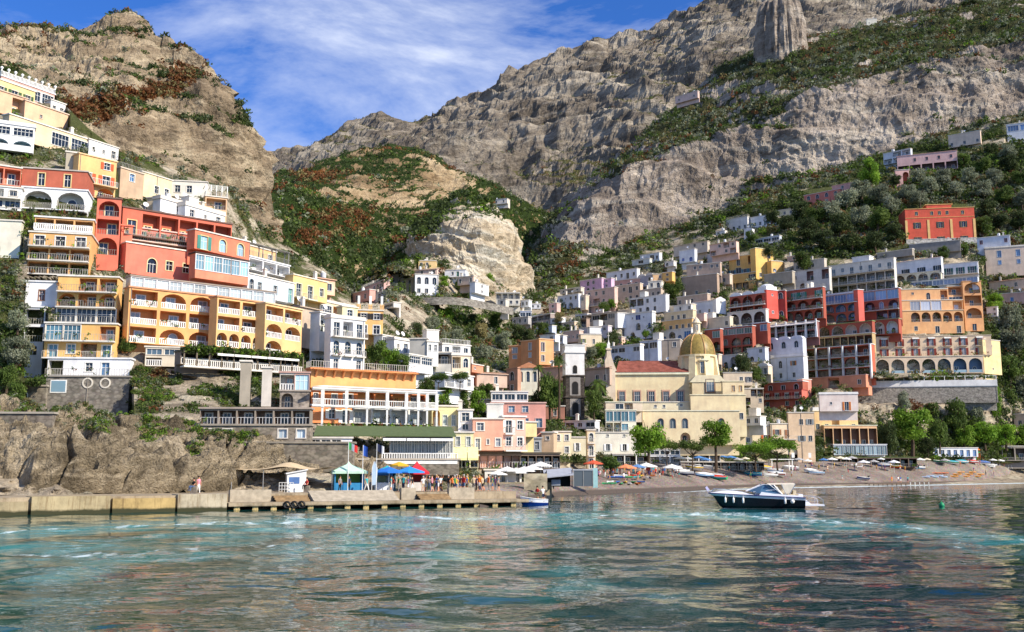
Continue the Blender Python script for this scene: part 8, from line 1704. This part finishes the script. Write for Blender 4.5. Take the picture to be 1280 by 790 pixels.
def shore_things(umbrella):
    speedboat()
    # boat at the quay end
    p = Q(673, 1.2); r_ = small_boat('blue and white launch moored at the end of the quay', p + Vector((0, 0, -.15)), .15, '#1f4fae', '#e6e9ef', None, 3.0, 1.5, .8, None, tilt=0); r_['category'] = 'launch'
    mb = MB(); mb.box(-.6, -.5, 1.5, .9, .5, 1.56)
    for x in (-.5, .8):
        for y in (-.45, .45): mb.tube([(x, y, .5), (x, y, 1.5)], .03, 5)
    mb.build('canopy', [flatmat('#6c7450')], r_)
    person('person in a white shirt standing on the moored launch', p + Vector((1.0, 0, .35)), .5, 'stand', 'short', 'white', 'navy'); person('person in red standing on the moored launch', p + Vector((.4, .1, .35)), 2.5, 'stand', 'short', 'red', 'beige')
    # buoy
    p = at(1177, 632, 110.5); p.z = 0; root = empty('buoy', Matrix.Translation(p), 'round green buoy floating right of the motor yacht', 'buoy'); mb = MB(); mb.lathe([(0, -.2), (.2, -.12), (.3, .12), (.26, .3), (.12, .42), (.08, .5), (0, .52)], (0, 0, 0), 14); mb.build('float', [flatmat('#1c8a58', .4)], root, smooth=True); mb = MB(); mb.tube([(.08 * math.cos(t), 0, .55 + .08 * math.sin(t)) for t in np.linspace(0, 6.28, 9)], .02, 5); mb.build('ring', [flatmat('#1c8a58')], root)
    # sand coloured wall, black tent, glass shelter
    def boxobj(label, cat, name, px0, px1, pyt, pyb, D, dep, mat, z=None):
        a, b = at(px0, pyt, D), at(px1, pyt, D); zb = at(px0, pyb, D).z; mb = MB(); mb.box(a.x, D, zb - .5, b.x, D + dep, a.z); return mb, a, b, zb
    mb, a, b, zb = boxobj('', '', '', 655, 684, 592, 608, 138, .8, None); o = mb.build('terrace_wall', [stonemat('#c9bb9c', .8)]); tag(o, 'low pale stone terrace wall at the left end of the beach', 'wall')
    a, b = at(683, 588, 141), at(715, 588, 141); zb = 1.55; root = empty('boat_tent', Matrix.Translation((a.x, 141, zb)), 'black boat shelter with a pale grey sloping roof on the beach', 'shelter')
    W = b.x - a.x; H = a.z - zb; mb = MB()
    for x in (0, W): mb.box(x - .06, 0, 0, x + .06, .12, H); mb.box(x - .06, 5, 0, x + .06, 5.12, H)
    mb.box(0, 5.1, 0, W, 5.2, H * .9); mb.box(-.06, .1, 0, 0, 5, H * .9); mb.build('wall', [flatmat('#1c1c20')], root)
    mb = MB(); mb.add([(-.3, -.6, H - .9), (W + .2, -.6, H - .5), (W + .2, 5.5, H + .4), (-.3, 5.5, H + .1), (-.3, -.6, H - 1.05), (W + .2, -.6, H - .65)], [(0, 1, 2, 3), (4, 5, 1, 0)]); mb.build('roof', [flatmat('#a9adb4')], root)
    mb = MB(); mb.box(W * .2, .3, .2, W * .55, .5, 1.0); mb.build('stored_boat', [flatmat('#8a9098')], root)
    a, b = at(717, 588, 143), at(741, 588, 143); root = empty('glass_shelter', Matrix.Translation((a.x, 143, zb)), 'grey glazed shelter beside the black boat shelter', 'shelter'); W = b.x - a.x; H = a.z - zb
    mb = MB(); mb.quad((0, 0, .1), (W, 0, .1), (W, 0, H), (0, 0, H)); mb.quad((W, 0, .1), (W, 4, .1), (W, 4, H), (W, 0, H)); mb.build('glass_panel', [glassmat('#6c7478', .15)], root); mb = MB()
    for x in (0, W * .5, W): mb.box(x - .05, -.06, 0, x + .05, -.004, H)
    mb.box(-.1, -.1, H, W + .1, 4.2, H + .15, 1); mb.build('frame', [flatmat('#8c8c88'), flatmat('#b4b8bc')], root)
    b_ = boxobj('', '', '', 741, 747, 585, 605, 144, .15, None)[0].build('board', [flatmat('#9cc4c4')]); tag(b_, 'tall pale turquoise board at the corner of the glazed shelter', 'board')
    # restaurant umbrellas
    for i, (x, y, s) in enumerate([(634, 583, 1.6), (645, 585, 1.7), (655, 583, 1.7), (665, 581, 1.6), (676, 577, 1.6), (622, 588, 1.4), (690, 588, 1.2)]):
        p = at(x, y, 146 + (x - 634) * .08); umbrella('white restaurant umbrella over the dining terrace, %s' % ['leftmost of the main row', 'second in the main row', 'third in the main row', 'fourth in the main row', 'highest at the right end', 'low one at the far left', 'small one above the black shelter'][i], p - Vector((0, 0, 2.6)), s, 2.6, '#eceae2', group='white restaurant umbrellas')
    # retaining terrace under them
    a, b = at(606, 596, 144), at(690, 590, 144); mb = MB(); mb.slab([(a.x, 143.2), (b.x, 145), (b.x, 156), (a.x, 156)], -1, at(640, 603, 144).z); o = mb.build('dining_terrace', [stonemat('#b3a68c', .9)]); tag(o, 'stone built dining terrace carrying the white umbrellas', 'terrace')
    # beach umbrellas and gazebos
    for i, (x, y, r_, c, lab) in enumerate([(742, 583, 1.9, '#c8583a', 'orange beach umbrella next to the turquoise board'), (783, 588, 2.0, '#e08a5c', 'salmon orange beach umbrella in the bathing crowd'), (808, 586, 2.2, '#e8e6e0', 'white square sun umbrella over the boat rental stand'), (840, 588, 2.2, '#ece8de', 'white beach umbrella right of the rental stand'), (797, 588, 1.6, '#5f86b4', 'blue umbrella behind the rental stand'), (1010, 582, 1.2, '#e6e6e0', 'small white umbrella at the beach path'), (1080, 583, 1.8, '#e9e6ea', 'white umbrella in front of the beach bar, left one'), (1118, 583, 1.8, '#efeaf0', 'white umbrella in front of the beach bar, right one')]):
        p = beach_pt(x, y + 8); h_ = at(x, y - 8, p.y).z - p.z; umbrella(lab, p, r_, max(2.2, h_), c)
    a = beach_pt(976, 588); root = empty('gazebo', Matrix.Translation(a), 'white flat roofed pergola gazebo on the beach', 'gazebo'); mb = MB()
    for x in (-2.6, 2.6):
        for y in (-1.5, 1.5): mb.box(x - .12, y - .12, 0, x + .12, y + .12, 2.7)
    mb.build('post', [M_white], root); mb = MB(); mb.box(-3, -1.8, 2.7, 3, 1.8, 2.9); mb.build('roof', [M_white], root)
    for x, lab in ((992, 'left white hanging banner before the dark passage'), (1013, 'right white hanging banner before the dark passage')):
        p = beach_pt(x, 586); root = empty('banner', Matrix.Translation(p), lab, 'banner', 'white banners'); mb = MB(); mb.tube([(0, 0, 0), (0, 0, 4.2)], .05, 5); mb.build('pole', [flatmat('#33302c')], root); mb = MB(); mb.box(-.38, -.05, 2.9, .38, -.02, 4.2); mb.build('cloth', [M_white], root)
    # small boats drawn up on the beach
    hues = {'white': '#e4e4e0', 'blue': '#2f64b0', 'green': '#2f9a5c', 'red': '#c8402c', 'turquoise': '#3aa8b4', 'yellow': '#dcb43c', 'orange': '#e0782c', 'grey': '#8d9196', 'navy': '#28345c', 'pale blue': '#9cc0dc'}
    bl = [(867, 587, 'white', 'yellow', None, .3), (879, 586, 'white', 'grey', None, .1), (850, 591, 'orange', 'white', None, .5), (855, 594, 'navy', 'white', None, -.2), (880, 597, 'navy', 'pale blue', 'white', .3), (897, 600, 'green', 'turquoise', 'red', -.5), (893, 597, 'white', 'pale blue', None, .2), (932, 590, 'white', 'grey', 'grey', .1), (941, 595, 'blue', 'turquoise', 'turquoise', -.3), (934, 592, 'navy', 'white', 'white', .2), (955, 587, 'yellow', 'white', 'yellow', .0), (962, 596, 'white', 'white', None, .5), (971, 595, 'white', 'red', 'white', -.3), (968, 590, 'pale blue', 'white', None, .2), (988, 587, 'white', 'white', 'white', 0), (1013, 591, 'white', 'grey', 'white', .4), (1020, 593, 'white', 'pale blue', None, .1), (922, 587, 'grey', 'white', None, .1), (1078, 600, 'grey', 'navy', None, .5), (1105, 583, 'blue', 'white', 'grey', .2), (1118, 585, 'red', 'yellow', None, -.2), (1138, 585, 'white', 'blue', 'pale blue', .1), (1148, 586, 'pale blue', 'white', None, .4), (1190, 580, 'white', 'green', 'turquoise', -.1), (1202, 579, 'turquoise', 'white', 'turquoise', .2), (1214, 579, 'red', 'white', 'red', 0), (1229, 580, 'white', 'blue', 'blue', .1), (1238, 583, 'white', 'white', None, .3), (1175, 579, 'grey', 'green', None, 0), (840, 586, 'red', 'white', None, .6), (1262, 580, 'white', 'orange', 'white', .1)]
    seen = {}
    for (x, y, c1, c2, cv, a) in bl:
        reg = 'below the umbrella pines' if x < 905 else 'in front of the white gazebo' if x < 1000 else 'near the beach path' if x < 1060 else 'beside the wooden jetty' if x < 1095 else 'in front of the beach bar' if x < 1160 else 'near the bathing cabins'
        lab = 'beached %s boat, %s rim%s, %s' % (c1, c2, (', %s cover' % cv) if cv else '', reg)
        small_boat(lab, beach_pt(x, y) + Vector((0, 0, .05)), a, hues[c1], hues[c2], hues.get(cv), motor=(cv is None), tilt=.1)
    # kayaks and pedalos in piles
    def kayak(label, P, rz, c, L=3.2, up=False, group='kayaks on the beach'):
        mb = MB(); n = 10; vs = []
        for i in range(n + 1):
            t = i / n; w_ = .38 * math.sin(math.pi * t) ** .6 + .01; x = (t - .5) * L; vs += [(x, -w_, .2), (x, 0, .0 + .1 * abs(t - .5)), (x, w_, .2), (x, 0, .3 + .1 * abs(t - .5))]
        mb.add(vs, [(i * 4 + k, i * 4 + (k + 1) % 4, (i + 1) * 4 + (k + 1) % 4, (i + 1) * 4 + k) for i in range(n) for k in range(4)]); o = mb.build('kayak', [flatmat(c, .35)]); o.matrix_world = Matrix.Translation(P) @ Matrix.Rotation(rz, 4, 'Z'); tag(o, label, 'kayak', group)
    order = ['first', 'second', 'third', 'fourth', 'fifth', 'sixth', 'seventh', 'eighth', 'ninth', 'tenth']
    cc = ['green', 'white', 'green', 'blue', 'green', 'yellow', 'white', 'green', 'orange', 'blue']; 
    for i in range(10): kayak('%s kayak lying in the colourful rental row, %s from the left' % (cc[i], order[i]), beach_pt(758 + i * 4.8, 605.5 - (i % 2) * 2), 1.0 + .1 * i, hues[cc[i]] if cc[i] in hues else '#e4e4e0')
    for i in range(8): c_ = ['blue', 'white', 'green', 'red', 'turquoise', 'yellow', 'white', 'orange'][i]; kayak('%s sea kayak stacked behind the rental row, %s from the left' % (c_, order[i]), beach_pt(770 + i * 6.5, 600 - (i % 2) * 2) + Vector((0, 0, .35)), .3 + .2 * i, hues[c_])
    rq = random.Random(3)
    for i in range(24):
        x = [852, 860, 872, 884, 903, 912, 921, 930, 1000, 1030, 1040, 1050, 1058, 1066, 1094, 1102, 1130, 1140, 1150, 1160, 1180, 1240, 1250, 1268][i] + rq.uniform(-2, 2); p = beach_pt(x, 582.5 + rq.uniform(-.8, 2)); cn = rq.choice(['white', 'white', 'cream', 'grey', 'blue'])
        umbrella('%s parasol in the back row of the beach %s' % (cn, 'before the shop row' if x < 940 else 'beside the dark passage' if x < 1060 else 'before the beach bar' if x < 1155 else 'near the bathing cabins'), p, rq.uniform(1.1, 1.7), rq.uniform(2.1, 2.7), {'white': '#e9e7e2', 'cream': '#e2d6b8', 'grey': '#a9a8a6', 'blue': '#4c7cb4'}[cn], group='%s parasols in the back row, %d' % (cn, 0 if x < 940 else 1 if x < 1060 else 2 if x < 1155 else 3))
    for i in range(8): kayak('orange yellow canoe in the pile on the right beach, %s from the left' % order[i], beach_pt(1192 + i * 4.8, 596 - (i % 3) * 1.5) + Vector((0, 0, .25 * (i % 3))), .2 + .15 * (i % 3), '#e89a22')
    for i in range(5): kayak('pale blue paddle boat left of the orange canoes, %s from the left' % order[i], beach_pt(1156 + i * 5.5, 597 - (i % 2) * 1.5), .1, '#a9c4e0')
    for i in range(3): kayak('red brown dinghy hull on the sand left of the orange canoes, %s from the left' % order[i], beach_pt(1170 + i * 5, 592), .2, '#c8683c')
    # jetty
    P0, P1 = at(1078, 608, 262), at(1157, 606.5, 262); root = empty('jetty', Matrix.Translation((P0.x, 258, 0)), 'low dark wooden bathing jetty with white posts on the right shore', 'jetty'); W = P1.x - P0.x
    mb = MB(); mb.box(0, 0, .55, W, 2.4, .72); mb.build('deck', [flatmat('#6e5c4c')], root)
    for i in range(14): mb = MB(); x = W * (i + .3) / 14; mb.box(x - .09, -.12, -.8, x + .09, .1, .9 if i > 8 else .55); mb.build('post', [flatmat('#d9d6cc' if i > 8 else '#5a4c3e')], root)
    for (px, t, bt, dx, lab) in [(1115, 'orange', 'yellow', 0, 'person in orange standing on the jetty'), (1123, 'white', 'denim', 0, 'person in white standing on the jetty'), (1126, 'blue', 'white', 0, 'person in blue with a companion on the jetty'), (1135, 'teal', 'navy', 0, 'person in teal bending at the end of the jetty')]:
        a = at(px, 604, 259.2); person(lab, (a.x, 259.2, .72), .5, 'carry' if px > 1130 else 'stand', 'short', t, bt)
    # bathers and strollers
    rc = random.Random(9); tops = list(CL); poses = ['stand', 'walk', 'stand', 'sit', 'carry', 'wave']; used = set(); i = 0
    for (x0, x1, y0, y1, n, where) in [(700, 745, 601, 610, 3, 'at the left end of the beach'), (745, 800, 590, 602, 22, 'among the rental kayaks'), (800, 850, 590, 598, 20, 'near the white rental umbrellas'), (900, 990, 586, 602, 8, 'near the gazebo'), (990, 1060, 584, 590, 7, 'before the dark passage'), (1060, 1150, 584, 592, 12, 'in front of the beach bar'), (1195, 1275, 582, 596, 7, 'near the bathing cabins')]:
        for k in range(n):
            for _ in range(40):
                t, bt, ps, ct = rc.choice(tops), rc.choice(tops), rc.choice(poses), rc.choice(['long', 'short', 'swim'])
                if (t, bt, where) not in used: break
            used.add((t, bt, where)); px = x0 + (x1 - x0) * (k + rc.random()) / n
            person('%s person %s, %s top, %s %s' % ({'stand': 'standing', 'walk': 'walking', 'sit': 'sitting', 'carry': 'bag carrying', 'wave': 'waving'}[ps], where, t, bt, {'long': 'trousers', 'short': 'shorts', 'swim': 'swimwear'}[ct]), beach_pt(px, rc.uniform(y0, y1)), rc.uniform(0, 6.28), ps, ct, t, bt, rc.choice(list(HAIR)), rc.randrange(3), 'people on the beach')
    person('person in a turquoise top walking alone on the bare beach', beach_pt(1053, 601), 1, 'walk', 'short', 'teal', 'white'); person('person in white standing at the far right of the beach', beach_pt(1274, 596), 1, 'stand', 'long', 'white', 'white')
    # inflatable slide and lifeguard chair
    p = beach_pt(1221, 578); root = empty('slide', Matrix.Translation(p), 'small green and orange play slide on the right beach', 'slide'); mb = MB(); mb.prism([(-.9, 0), (-.6, 0), (.5, 3.0), (.9, 3.0), (.9, 3.3), (.3, 3.3)], -.5, .5); mb.build('chute', [flatmat('#2f9a4c')], root); mb = MB()
    for x in (.5, .95):
        for y in (-.5, .45): mb.box(x, y, 0, x + .06, y + .06, 3.1)
    for z in np.arange(.3, 3, .4): mb.box(.96, -.45, z, 1.0, .45, z + .06)
    mb.build('ladder', [flatmat('#e0782c')], root); mb = MB(); mb.add([(.2, -.6, 3.9), (1.2, -.6, 3.9), (1.2, .6, 3.9), (.2, .6, 3.9), (.7, 0, 4.5)], [(0, 1, 4), (1, 2, 4), (2, 3, 4), (3, 0, 4)]); mb.build('roof', [flatmat('#e0782c')], root)
    p = beach_pt(1262, 586); root = empty('lifeguard_chair', Matrix.Translation(p), 'tall white and red lifeguard seat near the right edge of the beach', 'lifeguard chair'); mb = MB()
    for x in (-.6, .6):
        for y in (-.5, .5): mb.tube([(x, y, 0), (x * .6, y * .6, 2.2)], .06, 5)
    mb.build('leg', [M_white], root); mb = MB(); mb.box(-.5, -.4, 2.2, .5, .4, 2.3); mb.box(-.5, .35, 2.3, .5, .42, 3.1); mb.build('seat', [flatmat('#c8402c')], root); mb = MB(); mb.add([(-.9, -.9, 3.7), (.9, -.9, 3.7), (.9, .9, 3.7), (-.9, .9, 3.7), (0, 0, 4.3)], [(0, 1, 4), (1, 2, 4), (2, 3, 4), (3, 0, 4)]); mb.build('canopy', [M_white], root)
    for i, (x, y) in enumerate([(1067, 583), (1075, 585), (1240, 585)]): 
        p = beach_pt(x, y); mb = MB(); mb.box(-.9, -.4, .35, .9, .4, .5); mb.box(.5, -.4, .5, .9, .4, .9)
        for a in (-.8, .75):
            for c in (-.35, .3): mb.box(a, c, 0, a + .06, c + .06, .35)
        o = mb.build('sun_lounger', [M_white]); o.location = p; tag(o, 'white sun lounger %s' % ['left of the pair before the beach bar', 'right of the pair before the beach bar', 'alone near the lifeguard seat'][i], 'sun lounger')
town(); town_right(); church(); fillers()
mountains()
town_terrain()
coast_rock()
cliff_road()
beach_and_sea()
trees()
U = quay()
shore_things(U)
